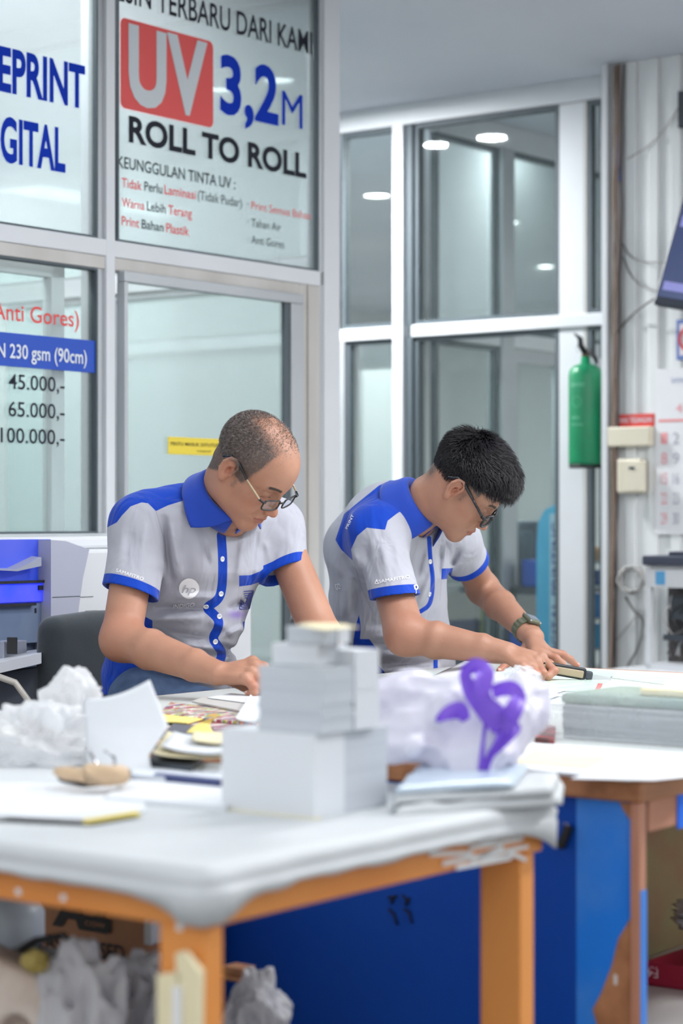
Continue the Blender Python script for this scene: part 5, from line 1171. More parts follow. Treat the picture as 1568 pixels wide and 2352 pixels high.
# ------------------------------------------------------------------ younger man, right
def build_man_b():
    C = P(1060, 1116, 4.60); R = frame(84, 46, -14); s = .86
    rt = unit((-.5, -.866, 0)); fwd = unit((.866, -.5, 0)); root = empty('person', P(900, 1600, 4.86)*np.array([1, 1, 0]), 0, 'younger man with black hair leaning over the desk with a box cutter', 'person')
    bpy.context.view_layer.update()
    S = SDF(); W = headsdf(S, C, R, s, .92, .85)
    nb = P(958, 1178, 4.67)
    S.loft([(W(0, -.020, -.030), R[:, 0], .054, .056), (W(0, -.030, -.080), R[:, 0], .050, .052), (nb, rt, .051, .048), (P(935, 1225, 4.72), rt, .05, .04)], .03)
    tor = [((925, 1200, 4.72), .10, .060), ((905, 1290, 4.76), .105, .080), ((895, 1380, 4.80), .105, .080), ((905, 1470, 4.84), .11, .085), ((915, 1560, 4.88), .12, .09)]
    S.loft([(P(*c), rt, a, b) for c, a, b in tor], .03)
    shR, shL = P(872, 1240, 4.62), P(1043, 1232, 4.82)
    nc = P(930, 1205, 4.73); S.cap(nc, shR, .034, .038, .03); S.cap(nc, shL, .034, .037, .03)
    elR = P(930, 1458, 4.44); wrR = P(1168, 1500, 4.37)
    S.cap(shR, elR, .038, .043, .03); S.cap(elR, elR, .0375, .0375, .02)
    fa = unit(wrR-elR); la = unit(np.cross(fa, (0, 0, 1)))
    S.loft([(elR, la, .035, .035), (elR*.7+wrR*.3, la, .036, .038), (elR*.25+wrR*.75, la, .027, .029), (wrR, la, .025, .022)], .02)
    Q = P
    fR = [[Q(1244, 1512, 4.375), Q(1272, 1541, 4.345), Q(1258, 1554, 4.335), Q(1245, 1559, 4.335)],
          [Q(1232, 1521, 4.355), Q(1246, 1546, 4.32), Q(1240, 1556, 4.325), Q(1234, 1562, 4.33)],
          [Q(1218, 1530, 4.335), Q(1229, 1549, 4.305), Q(1224, 1557, 4.315), Q(1218, 1563, 4.32)],
          [Q(1200, 1533, 4.32), Q(1211, 1550, 4.30), Q(1207, 1558, 4.31), Q(1202, 1563, 4.315)]]
    tR = [Q(1190, 1512, 4.40), Q(1222, 1524, 4.42), Q(1250, 1536, 4.41), Q(1268, 1544, 4.395)]
    fingers(S, wrR, fR, tR, .0090, back=unit((-.1, -.3, .95)))
    elL = P(1108, 1352, 5.00); wrL = P(1210, 1450, 4.79)
    S.cap(shL, elL, .037, .036, .03); fb = unit(wrL-elL); lb = unit(np.cross(fb, (0, 0, 1)))
    S.loft([(elL, lb, .036, .036), (elL*.6+wrL*.4, lb, .036, .035), (wrL, lb, .028, .022), (wrL+fb*.03, lb, .027, .021)], .02)
    w2 = wrL+fb*.03
    fL = [[Q(1252, 1494, 4.735), Q(1291, 1503, 4.745), Q(1309, 1515, 4.755), Q(1323, 1528, 4.765)],
          [Q(1252, 1503, 4.70), Q(1276, 1512, 4.69), Q(1289, 1523, 4.69), Q(1298, 1534, 4.69)],
          [Q(1243, 1512, 4.67), Q(1262, 1524, 4.655), Q(1272, 1537, 4.65), Q(1276, 1546, 4.65)],
          [Q(1230, 1519, 4.645), Q(1244, 1532, 4.63), Q(1250, 1544, 4.625), Q(1252, 1551, 4.625)]]
    tL = [Q(1212, 1488, 4.76), Q(1190, 1503, 4.72), Q(1166, 1521, 4.68), Q(1147, 1541, 4.65)]
    fingers(S, w2, fL, tL, .0088, back=unit((.1, .0, 1)))
    def stub(q):
        x, y, z = np.abs(q[:, 0]), q[:, 1], q[:, 2]
        lo_ = np.where(y > 0, .030-.35*y, .022+.55*np.clip(y+.02, -.2, 0)); d = np.clip((z-lo_)/.018, 0, 1)*np.clip((.058-y+.3*np.clip(z-.04, 0, .1))/.008, 0, 1)
        burn = np.exp(-((y-.024)/.008)**2)*np.clip((z+.022)/.012, 0, 1)*np.clip((.03-z)/.02, 0, 1)*(x > .05)*.7
        nape = np.clip((z+.055)/.03, 0, 1)*np.clip((-.055-y)/.02, 0, 1)
        mus = .18*np.exp(-(((z+.050)/.006)**2+(x/.022)**2))*(y > .085)
        return np.clip(np.maximum.reduce([d, burn, nape*.9, mus]), 0, 1)
    at = headattrs(C, R, s, stub, extra_red=[(q[1], .012) for q in fR+fL]+[(q[3], .012) for q in fL]+[(tL[2], .02), (tL[3], .02), (elR, .04)])
    skin = skinmat('tan_skin_younger', **SKIN_B)
    body = sdfobj('body', S, np.array([-.06, 4.20, .785]), np.array([.58, 5.10, 1.36]), VS, skin, None, at); attach(body, root)
    q = MB(); nails(q, fR, tR, .0090, unit((.2, -.5, .8))); nails(q, fL, tL, .0088, unit((.2, -.3, .95))); o = q.build('fingernails', mat('nail', (226, 178, 160), .3)); attach(o, root)
    # hair: cap and locks combed forward
    hm = attrmat('black_hair', (20, 19, 24), [], rough=.38, spec=.5, noise=.8, nscale=60, n2=(46, 42, 48))
    S = SDF()
    def E(x, y, z, rx, ry, rz, k, op='u'): S.ell(W(x, y, z), np.array([rx, ry, rz])*s, R, k, op)
    E(0, -.006, .050, .0765, .099, .086, .01); E(0, .048, .088, .056, .058, .036, .03); E(0, .086, .084, .044, .024, .024, .025)
    def hcut(p):
        q = (p-C)@R/s; x, y, z = np.abs(q[:, 0]), q[:, 1], q[:, 2]
        low = np.where(y > .0, .044+.30*np.clip(y, 0, .1), .044+.85*np.clip(y, -.08, 0)); return np.maximum(z-low, -1)*s
    S.cut(lambda p: hcut(p), C, 9, .006)
    S.disp = lambda p: .004*fnoise((p-C)@R*np.array([1, .6, 1]), 45, 3, 2)+.004*(.5-np.abs(vnoise((p-C)@R*np.array([1.4, .5, 1]), 50, 9)))
    o = sdfobj('hair', S, C-.2, C+.2, .0024, hm); attach(o, root)
    n = 20000; p, nn = scalp(n, 8); r = np.random.default_rng(4); x, y, z = np.abs(p[:, 0]), p[:, 1], p[:, 2]
    low = np.where(y > .0, .040+.32*np.clip(y, 0, .1), .040+.9*np.clip(y, -.08, 0)); keep = z > low-.004
    p, nn = p[keep], nn[keep]; k = len(p); zz = np.clip((p[:, 2]-.03)/.08, 0, 1)
    fl = np.stack([p[:, 0]*1.+.5*np.sin(p[:, 1]*70+p[:, 2]*40)+r.normal(size=k)*.45, .55+.6*zz+r.normal(size=k)*.30, -.55+.35*zz-4*np.clip(p[:, 1]-.02, 0, .1)+r.normal(size=k)*.30], 1); wb = np.clip((-.02-p[:, 1]+.02*np.sin(p[:, 0]*90))/.06, 0, 1)[:, None]; fb_ = np.stack([p[:, 0]*3+.5*(r.random(k)-.5), -.35+r.normal(size=k)*.25, -.75+0*p[:, 0]], 1); fl = fl*(1-wb)+fb_*wb
    fl -= nn*(fl*nn).sum(1)[:, None]; fl /= np.linalg.norm(fl, axis=1)[:, None]
    ln = (.010+.026*zz+.010*np.clip(p[:, 1]/.06, 0, 1))*r.uniform(.6, 1.15, k); wp = C+((p+nn*(.007*zz+.012*np.clip((p[:, 1]-.03)/.05, 0, 1)*zz)[:, None])*s)@R.T
    o2 = tufts('hair_locks', wp, nn@R.T, fl@R.T, ln, np.full(k, .0009), hm, None, seg=5, lift=.8, seed=2); attach(o2, root); o2.parent = o; o2.matrix_parent_inverse = Matrix.Identity(4); o2.matrix_parent_inverse = (root.matrix_world).inverted() @ Matrix.Identity(4) if False else o.matrix_world.inverted()
    n = 26000; p, nn = scalp(n, 9); den = stub(p); keep = (r.random(n) < den) & (p[:, 2] > -.06) & (np.abs(p[:, 0]) > .0)
    p, nn = p[keep], nn[keep]; k = len(p); fl = np.stack([p[:, 0]*2, .2+0*p[:, 0], -1+0*p[:, 0]], 1)+r.normal(size=(k, 3))*.3; fl -= nn*(fl*nn).sum(1)[:, None]; fl /= np.linalg.norm(fl, axis=1)[:, None]
    o3 = tufts('short_hair', C+(p*s)@R.T, nn@R.T, fl@R.T, r.uniform(.003, .007, k), np.full(k, .0003), hm, None, seg=3, lift=.7); attach(o3, root)
    # ---- shirt
    S = SDF(); h1, h2 = P(907, 1372, 4.50), P(1076, 1296, 4.885)
    d1 = sleeve(S, P(870, 1232, 4.60), h1, .053, .053, nrm=P(917, 1462, 4.49)-h1); d2 = sleeve(S, P(1040, 1236, 4.82), h2, .054, .050, deep=.04)
    tor2 = [((918, 1190, 4.72), .128, .080), ((900, 1285, 4.76), .150, .118), ((888, 1375, 4.80), .150, .124), ((896, 1470, 4.84), .150, .124), ((908, 1545, 4.88), .160, .130), ((912, 1600, 4.90), .165, .130)]
    S.loft([(P(*c), rt, a, b) for c, a, b in tor2], .05, capr=.35); ST = SDF(); ST.ops = S.ops[-(len(tor2)-1):]
    S.cap(P(925, 1170, 4.71), P(868, 1230, 4.61), .050, .050, .07); S.cap(P(950, 1180, 4.72), P(1040, 1240, 4.82), .045, .050, .04)
    S.cap(P(880, 1180, 4.72), P(822, 1250, 4.74), .06, .07, .06)
    S.cap(W(0, -.02, -.06), P(1000, 1225, 4.60), .050, .030, .012, 's'); S.cap(W(0, -.02, -.06), nb, .054, .054, .012, 's')
    F = folds([(808, 1300, 820, 1350, 8, -.003), (810, 1260, 820, 1330, 12, .004), (925, 1270, 940, 1330, 9, -.002), (905, 1240, 925, 1330, 10, .003), (880, 1250, 895, 1340, 12, .005), (840, 1250, 860, 1340, 11, -.004),
        (840, 1440, 960, 1420, 9, -.006), (860, 1465, 1000, 1460, 9, .007), (850, 1480, 1000, 1485, 9, -.008), (880, 1505, 1020, 1500, 9, .008), (860, 1525, 1000, 1525, 9, -.006), (900, 1540, 1020, 1535, 10, .006),
        (975, 1250, 955, 1330, 8, -.005), (1000, 1300, 960, 1390, 9, .005), (1010, 1250, 1005, 1330, 8, -.005), (1025, 1250, 1060, 1240, 9, .004), (1035, 1300, 1055, 1260, 7, -.006), (800, 1330, 790, 1420, 12, .006), (820, 1340, 815, 1420, 9, -.006), (790, 1270, 800, 1330, 10, -.004)])
    HD = hemdamp([h1, h2])
    S.disp = lambda p: HD(p)*(1.9*F(p)+.0035*fnoise(p*np.array([1, 1, .5]), 13, 41, 2)+.003*(.4-np.abs(vnoise(p*np.array([1, 1, .45]), 20, 51))))
    placket = smooth2([(985, 1236), (988, 1285), (994, 1325), (992, 1368), (985, 1392), (966, 1404)])
    def blue(v):
        q = pxy(v); r = np.maximum(linesd(q, placket, 5.), linesd(q, [(988, 1492), (1000, 1506), (1000, 1540)], 5))
        for poly in ([(935, 1085), (870, 1115), (790, 1180), (770, 1240), (783, 1262), (810, 1288), (806, 1262), (820, 1231), (842, 1212), (884, 1217), (890, 1196), (912, 1179), (945, 1160)], [(1014, 1306), (1040, 1305), (1034, 1329), (1013, 1331)],
                     [(812, 1468), (848, 1468), (864, 1490), (867, 1512), (866, 1525), (884, 1545), (888, 1620), (800, 1620)], [(816, 1440), (824, 1412), (829, 1440), (826, 1470), (812, 1470)]): r = np.maximum(r, polysd(q, poly))
        side = (v@rt) > (P(900, 1300, 4.78)@rt)-.02
        r = np.where(side | (q[:, 0] > 955), r, np.where(v[:, 2] > 1.08, 5, r))
        tq = ST.ev(v)
        for hem, d, rr in ((h1, d1, .062), (h2, d2, .062)):
            w = v-hem; t = w@d; rad = np.linalg.norm(w-t[:, None]*d, axis=1); r = np.maximum(r, np.where((rad < rr+.02) & (tq > .004) & (t > -.06) & (t < .008), (t+.021)*1050, -9))
        return r
    def seam(v): q = pxy(v); return np.clip(np.maximum(linesd(q, [(812, 1290), (830, 1350), (850, 1395)], 1.3), linesd(q, [(1013, 1331), (1010, 1380)], 1.)), 0, 1)
    shirt = sdfobj('shirt', S, np.array([-.09, 4.38, .775]), np.array([.40, 5.08, 1.30]), VS, _M.get('work_shirt_cloth') or shirtmat('work_shirt_cloth_b'), None, dict(blue=blue, purple=lambda v: np.zeros(len(v)), seam=seam)); attach(shirt, root)
    collar('collar', P(957, 1168, 4.655), unit((.70, -.32, .62)), fwd, m_collar, shirt, .054, .086, .034, .052, .074, 16, .026)
    bpy.context.view_layer.update()
    lettersw = _M.get('white_thread') or mat('white_thread', (248, 248, 250), .6)
    decal('embroidered_text', [('SAMAFITRO', 871, 1340, 940, 1329, 8, .0, .0)], shirt, lettersw, shirt, .0016, [(862, 1341, 866, 1331, 1.6), (866, 1331, 870, 1341, 1.6), (870, 1341, 862, 1341, 1.6), (866, 1331, 866, 1337, 1.4)])
    decal('embroidered_logo', [('p', 951, 1357, 961, 1352, 18, .02, .2)], shirt, lettersw, shirt, .0016); decal('embroidered_text', [('GO', 773, 1355, 784, 1352, 14, .0, .0)], shirt, lettersw, shirt, .0016)
    decal('back_text', [('PRINT', 799, 1216, 814, 1184, 6, .01, .0)], shirt, lettersw, shirt, .0016)
    buttons(shirt, [(987, 1290), (986, 1365), (997, 1498)], m_btn, shirt)
    # ---- trousers, shoes
    S = SDF(); hip1, kn1 = P(870, 1650, 4.80), P(1010, 1690, 4.62); hip2, kn2 = P(950, 1655, 4.98), P(1120, 1700, 4.86)
    S.loft([(P(910, 1560, 4.90), rt, .140, .108), (P(905, 1660, 4.93), rt, .165, .130)], .03)
    for h, k_ in ((hip1, kn1), (hip2, kn2)):
        S.cap(h, k_, .080, .060, .03); S.cap(k_-(0, 0, .01), np.array([k_[0]+.02, k_[1], .10]), .058, .045, .03)
    S.disp = lambda p: .003*fnoise(p, 12, 2, 3)
    o = sdfobj('jeans', S, np.array([-.10, 4.4, .06]), np.array([.46, 5.12, .86]), .005, _M.get('denim') or mat('denim', (74, 96, 130), .8), None); attach(o, root)
    for k_ in (kn1, kn2):
        a = np.array([k_[0]+.02, k_[1], 0]); S = SDF(); S.cap(a+(-.01, .02, .05), a+(.12, -.08, .035), .045, .038, .02); S.cut(lambda p: p[:, 2]-.004); S.cap(a+(0, 0, .06), a+(0, 0, .11), .04, .045, .02)
        o = sdfobj('shoe', S, a+(-.1, -.2, -.01), a+(.2, .12, .16), .005, m_black); attach(o, root)
    spectacles(C, R, s, -.008, .1120, 'thick black rimmed glasses worn by the younger man', m_gl, thick=1.9, hh=.0165)
    # ---- wristwatch
    t = empty('wristwatch', wrL, 0, "olive green watch on the younger man's left wrist", 'watch'); ax = fb; up = unit(np.array([.45, -.35, .8])-ax*(np.array([.45, -.35, .8])@ax)); sd = np.cross(ax, up)
    m_ol = mat('olive_strap', (96, 100, 82), .6); c0_ = wrL-fb*.004; q = MB(); pts = []; n = 64
    b = bmesh.new(); rings = []
    for i in range(n):
        a = 2*PI*i/n; dv = sd*math.cos(a)*1.0+up*math.sin(a)*.86; notch = .0006*(1 if (i//2) % 2 else -1); ring = []
        for (rr, w) in ((.0285, -.0105), (.0325+notch, -.0115), (.0325+notch, .0115), (.0285, .0105)): ring.append(b.verts.new(c0_+dv*rr+ax*w-wrL))
        rings.append(ring)
    for i in range(n):
        A, B = rings[i], rings[(i+1) % n]
        for k in range(4): b.faces.new((A[k], A[(k+1) % 4], B[(k+1) % 4], B[k]))
    q._add(b); q.build('strap', m_ol, t)
    Mx = Matrix(((*[ax[0], sd[0], up[0]], 0), (*[ax[1], sd[1], up[1]], 0), (*[ax[2], sd[2], up[2]], 0), (0, 0, 0, 1))); pc = c0_+up*.0285-wrL
    q = MB(); q.box(pc, (.040, .034, .011), .005, rot=Mx, seg=3); t2 = q.build('watch_case', m_ol, t)
    q = MB(); q.box(pc+up*.0055, (.026, .026, .002), .004, rot=Mx, seg=2); q.build('watch_face', mat('watch_glass', (120, 130, 142), .15, spec=.8), t)
    q = MB(); [q.box(pc+ax*.018*a_+sd*.013*b_+up*.003, (.004, .005, .004), .001, rot=Mx) for a_ in (-1, 1) for b_ in (-1, 1)]; q.build('side_button', mat('bright_steel', (200, 200, 205), .25, 1.), t)
build_man_b()
# ================================================================== things behind and under
m_prw = mat('printer_white', (222, 224, 228), .4, var=.03, vscale=2); m_prl = mat('printer_lilac_grey', (176, 178, 196), .4)
m_steel = mat('satin_steel', (176, 180, 184), .35, .6)
# ---- large printing press behind the older man
BP = 2.06
def bpx(px, py, b=BP): return onb(px, py, b)
zt_ = bpx(300, 1232)[2]
t = TH('digital_press', bpx(300, 1190)[0], 2.3, 0, 'large white digital printing press with a blue lit bay behind the older man', 'printer')
x0, x1, x2, x3 = bpx(-120, 1190)[0], bpx(117, 1190)[0], bpx(196, 1190)[0], bpx(614, 1190)[0]
def pz_(py, px=300, b=BP): return bpx(px, py, b)[2]
q = MB(); q.bb(x2-.02, x3, BP+.05, 2.52, .03, zt_-.03, .008); q.bb(x0, x3-.01, BP+.12, 2.52, zt_-.03, zt_, .008); q.bb(x1, x2, BP+.1, 2.52, .03, zt_-.03, .003); q.bb(x0, x1, 2.44, 2.52, .03, zt_-.03); t.add(q, 'casing', m_prw)
b = bmesh.new(); pts = [bpx(117, 1240), bpx(152, 1243), bpx(205, 1262), bpx(190, 1330), bpx(178, 1420), bpx(178, 1700), bpx(117, 1700)]
fr_ = [b.verts.new((p[0], BP, p[2])) for p in pts]; bk = [b.verts.new((p[0]+(.0 if i in (0, 6) else .03), BP+.12, p[2])) for i, p in enumerate(pts)]; b.faces.new(fr_); b.faces.new(bk[::-1])
for i in range(7): b.faces.new((fr_[i], fr_[(i+1) % 7], bk[(i+1) % 7], bk[i]))
q = MB(); q._add(b); t.add(q, 'side_cheek', m_prl)
m_bl = mat('blue_lit_panel', (56, 84, 190), .3, rgb2=(90, 100, 196), vscale=5, emit=(30, 60, 220), es=.35); m_bl2 = mat('bright_blue_panel', (40, 76, 230), .25, rgb2=(110, 100, 240), vscale=6, emit=(40, 60, 255), es=.7)
xp = bpx(116, 1190, 2.10)[0]
q = MB(); q.bb(x0, xp, 2.10, 2.16, pz_(1337, 50), pz_(1240, 50)); t.add(q, 'upper_panel', m_bl)
q = MB(); q.bb(x0, xp, 2.085, 2.12, pz_(1385, 50), pz_(1341, 50), .002); t.add(q, 'glowing_panel', m_bl2)
q = MB(); q.bb(x0, xp, 2.08, 2.10, pz_(1341, 50), pz_(1335, 50)); q.bb(x0, bpx(95, 1400)[0], 2.075, 2.10, pz_(1393, 50), pz_(1387, 50)); q.bb(bpx(105, 1400)[0], x1-.004, 2.08, 2.10, pz_(1358, 50), pz_(1347, 50)); q.bb(bpx(101, 1400)[0], bpx(106, 1400)[0], 2.09, 2.10, pz_(1412, 50), pz_(1400, 50)); t.add(q, 'slot', m_black)
q = MB(); q.bb(x0, xp, 2.09, 2.14, pz_(1480, 50), pz_(1388, 50)); q.bb(x0, xp, 2.11, 2.15, .05, pz_(1480, 50)); t.add(q, 'lower_panel', mat('brushed_panel', (146, 160, 180), .35, .3, rgb2=(120, 138, 170), vscale=4))
b = bmesh.new(); A_, B_2, C_, D_ = [bpx(*p, 2.07) for p in ((-60, 1307), (38, 1308), (95, 1280), (95, 1300))]; E_ = bpx(40, 1312, 2.07)
for dz in (0,):
    v = [b.verts.new(tuple(p)) for p in (A_, B_2, C_, D_, E_)]; w = [b.verts.new((p[0], p[1]+.07, p[2]+.006)) for p in (A_, B_2, C_, D_, E_)]
    b.faces.new(v); b.faces.new(w[::-1])
    for i in range(5): b.faces.new((v[i], v[(i+1) % 5], w[(i+1) % 5], w[i]))
q = MB(); q._add(b); t.add(q, 'output_shelf', mat('pale_tray', (160, 164, 180), .4))
for (px, py) in ((124, 1354), (124, 1398)):
    c = bpx(px, py); q = MB(); q.lathe([(0, -.003), (.005, -.002), (.006, 0)], c=(c[0], BP, c[2]), M=Matrix.Rotation(PI/2, 4, 'X'), seg=14); t.add(q, 'bolt', m_steel)
for (y, xa, xb) in ((1372, 120, 183), (1374, 190, 250)):
    pa, pb = bpx(xa, y), bpx(xb, y); q = MB(); q.bb(pa[0], pb[0], (BP-.0008 if xa < 150 else BP+.0492), BP+.06, pa[2]-.0008, pa[2]+.0008); t.add(q, 'panel_seam', m_dark)
pa, pb = bpx(196, 1403, BP+.05), bpx(221, 1408, BP+.05); q = MB(); q.bb(pa[0], pb[0], BP+.045, BP+.06, pb[2], pa[2]); t.add(q, 'grip_slot', m_black)
# tray and little control block in front of the press
p0 = P(-60, 1548, 4.5); tr = empty('output_tray', p0, 0, 'pale folding tray with metal stay at the left end of the press', 'tray'); MI = Matrix.Translation(-Vector(p0))
def addw(mb, name, m, e, MI=MI): bmesh.ops.transform(mb.bm, matrix=MI, verts=mb.bm.verts); return mb.build(name, m, e)
def slab(pts, th):
    b = bmesh.new(); v = [b.verts.new(p) for p in pts]; w = [b.verts.new((p[0], p[1], p[2]-th)) for p in pts]; b.faces.new(v); b.faces.new(w[::-1]); n = len(pts)
    for i in range(n): b.faces.new((v[i], v[(i+1) % n], w[(i+1) % n], w[i]))
    q = MB(); q._add(b); return q
addw(slab([P(-80, 1540, 4.42), P(95, 1500, 4.52), P(97, 1490, 4.64), P(-80, 1515, 4.68)], .022), 'tray_top', m_prw, tr)
q = MB(); q.box(P(20, 1497, 4.60), (.07, .04, .048), .002, rot=(0, 0, ANG)); addw(q, 'control_block', mat('pale_tray', (160, 164, 180), .4), tr)
q = MB(); q.box(P(28, 1483, 4.56), (.022, .006, .036), .001, rot=(0, 0, .0)); addw(q, 'dark_window', m_black, tr)
q = MB(); q.tube([P(-60, 1535, 4.46), P(35, 1568, 4.45), P(88, 1640, 4.44), P(130, 1730, 4.43)], .0078, 6); addw(q, 'stay_rod', mat('worn_metal', (196, 190, 182), .4, .3), tr)
q = slab([P(-120, 1562, 4.50), P(100, 1532, 4.56), P(100, 1528, 4.64), P(-120, 1555, 4.66)], .42); single(q, 'waste_bin', mat('slate_bin', (78, 84, 94), .6, rgb2=(92, 98, 108), vscale=3), tuple(P(0, 1700, 4.6)-np.array([0, 0, 0])), 'dark grey bin under the press tray', 'bin', world=Matrix.Identity(4))
# ---- office chairs
def chair(cx, cy, yaw, wid, ztop, zlow, seatz, lab):
    """yaw: facing direction of the sitter"""
    e = empty('office_chair', (cx, cy, 0), yaw, lab, 'chair', 'black office chairs at the desk')   # local +x = facing
    m_up = mat('charcoal_upholstery', (38, 46, 52), .85, rgb2=(50, 57, 63), vscale=6, sheen=.3, bump=.2, bscale=400)
    S = SDF(); h = (ztop-zlow)/2; S.box((-.0, 0, (ztop+zlow)/2), (.040, wid, h), .038, k=.01); S.ell((.0, 0, zlow+.06), (.035, wid*.8, .08), k=.04)
    S.disp = lambda p: -.0+.35*(-(p[:, 1]/wid)**2*.02)+.002*fnoise(p, 12, 5, 2)
    o = sdfobj('backrest', S, (-.08, -wid-.04, zlow-.08), (.08, wid+.04, ztop+.04), .006, m_up); o.parent = e; o.matrix_parent_inverse = Matrix.Identity(4)
    S = SDF(); S.box((.24, 0, seatz-.035), (.22, .22, .04), .038, k=.01); S.disp = lambda p: .002*fnoise(p, 12, 5, 2)
    o = sdfobj('seat', S, (-.02, -.26, seatz-.1), (.5, .26, seatz+.03), .008, m_up); o.parent = e; o.matrix_parent_inverse = Matrix.Identity(4)
    q = MB(); q.tube([(-.03, 0, zlow+.08), (-.035, 0, zlow-.1), (.02, 0, seatz-.09), (.22, 0, seatz-.09)], .014, 10); q.build('back_bracket', m_black, e)
    q = MB(); q.tube([(.24, 0, seatz-.07), (.24, 0, .09)], .024, 14); q.build('gas_column', m_black, e)
    for k in range(5):
        a = 2*PI*k/5+.3; c_, s_ = math.cos(a), math.sin(a); q = MB(); q.tube([(.24, 0, .10), (.24+.27*c_, .27*s_, .065)], [.022, .014], 8); lg = q.build('leg', m_black, e)
        q = MB(); q.lathe([(0, -.012), (.025, -.012), (.027, 0), (.025, .012), (0, .012)], c=(.24+.28*c_, .28*s_, .027), M=Matrix.Rotation(PI/2, 4, 'X'), seg=16); w = q.build('caster', m_black, e); w.parent = lg
    return e
ya = math.atan2(-.72, .69); c1 = P(210, 1400, 4.66); chair(c1[0], c1[1], ya+.18, .158, P(0, 1404, 4.66)[2], P(0, 1640, 4.66)[2], .665, "black upholstered office chair behind the older man's back")
c2 = P(735, 1400, 5.12); chair(c2[0], c2[1], math.atan2(-.5, .866)+.1, .135, P(0, 1399, 5.12)[2], P(0, 1625, 5.12)[2], .64, 'black office chair between the two men')
# ---- second man far behind the glass, mostly hidden
def far_person():
    S = SDF(); c = P(822, 1244, 7.6); R = frame(20, 10)
    headsdf(S, c, R, .95); S.cap(c-(0, 0, .08), c-(0, -.03, .20), .05, .06, .02); S.cap(c+(-.16, .04, -.26), c+(.16, .04, -.26), .07, .07, .03); S.loft([(c+(0, .04, -.26), (1, 0, 0), .17, .10), (c+(0, .05, -.75), (1, 0, 0), .16, .11)], .03)
    for sx in (-1, 1): S.cap(c+(sx*.19, .04, -.27), c+(sx*.22, .0, -.55), .045, .038, .03); S.cap(c+(sx*.22, .0, -.55), c+(sx*.16, -.16, -.62), .038, .028, .02)
    for sx in (-1, 1):
        S.cap(c+(sx*.09, .05, -.75), c+(sx*.1, .04, -c[2]+.04), .085, .05, .03); S.cap(c+(sx*.1, .03, -c[2]+.05), c+(sx*.11, -.12, -c[2]+.035), .04, .032, .02)
    o = sdfobj('person', S, c-(.35, .3, c[2]+.0), c+(.35, .3, .16), .0075, mat('far_skin', (176, 134, 112), .6)); tag(o, 'man in a dark shirt far behind, mostly hidden by the younger man', 'person')
    S = SDF(); S.ell(c+(0, .012, .028), (.082, .094, .102), R, .01); S.cut(lambda p: (p[:, 2]-c[2]-.012), c, 1)
    h = sdfobj('hair', S, c-.16, c+.16, .007, m_black); attach(h, o)
    S = SDF(); S.cap(c+(-.16, .04, -.26), c+(.16, .04, -.26), .08, .08, .03); S.loft([(c+(0, .04, -.26), (1, 0, 0), .18, .11), (c+(0, .05, -.75), (1, 0, 0), .17, .12)], .03)
    for sx in (-1, 1): S.cap(c+(sx*.19, .04, -.27), c+(sx*.21, .01, -.45), .055, .05, .03)
    h = sdfobj('shirt', S, c-(.35, .3, .95), c+(.35, .3, .0), .012, mat('dark_shirt', (40, 44, 52), .8)); attach(h, o)
bpy.context.view_layer.update()
far_person()
# ---- yellow notice on the sliding door
a0_, z1_ = onb(385, 1003, LB-.019)[::2]; a1_, _ = onb(545, 1003, LB-.019)[::2]; z0_ = onb(385, 1043, LB-.019)[2]
q = MB(); q.bb(a0_, a1_, LB-.022, LB-.019, z0_, z1_, .001); o = single(q, 'notice', mat('yellow_sticker', (238, 212, 66), .5), (a0_, LB-.02, z0_), 'yellow notice strip stuck on the sliding glass door', 'notice')
h_ = z1_-z0_; w_ = a1_-a0_
lettering('lettering', [('PINTU MASUK DITUTUP KEMBALI', .03*w_, .97*w_, h_*.52, h_*.20, .01), ('HARAP', .4*w_, .6*w_, h_*.18, h_*.12, 0)], lambda q: np.stack([q[:, 0], np.full(len(q), -.0032), q[:, 1]], 1), mat('olive_print', (96, 88, 40), .6), o)
# ---- office behind the left glass: shelf, boxes
m_shelf = mat('dark_shelf', (66, 72, 80), .5)
t = TH('office_shelf', .9, 3.3, 0, 'dark office shelf seen through the price list window', 'shelf')
for z in (zl(80, 1048), zl(80, 862)): q = MB(); q.bb(.0, 1.75, 3.2, 3.45, z-.012, z+.010); t.add(q, 'shelf_board', m_shelf)
for x in (.02, 1.72): q = MB(); q.bb(x-.015, x+.015, 3.2, 3.45, 0, zl(80, 862)); t.add(q, 'upright', m_shelf)
t = TH('office_desk', .9, 3.3, 0, 'grey office desk low behind the price list window', 'desk')
q = MB(); q.bb(.1, 2.2, 2.85, 3.15, 1.0, 1.03); t.add(q, 'desk_top', m_steel)
for x in (.13, 2.15): q = MB(); q.bb(x-.02, x+.02, 2.87, 3.13, 0, 1.0); t.add(q, 'leg', m_steel)
for i, (x, w, h, c, lab) in enumerate(((.75, .16, .10, (150, 176, 204), 'pale blue box at the left of the office desk'), (.95, .14, .17, (158, 180, 206), 'tall pale blue box on the office desk'), (1.16, .10, .13, (206, 176, 140), 'tan carton on the office desk'), (1.34, .14, .08, (120, 152, 190), 'flat blue box on the office desk behind the main post'))):
    q = MB(); q.bb(x, x+w, 2.9, 3.08, 1.03, 1.03+h, .004); q.bb(x-.001, x+w+.001, 2.899, 3.081, 1.03+h*.8, 1.03+h+.001, .002); single(q, 'box', mat('box_%d_card' % i, c, .7), (x, 3.0, 1.03), lab, 'box')
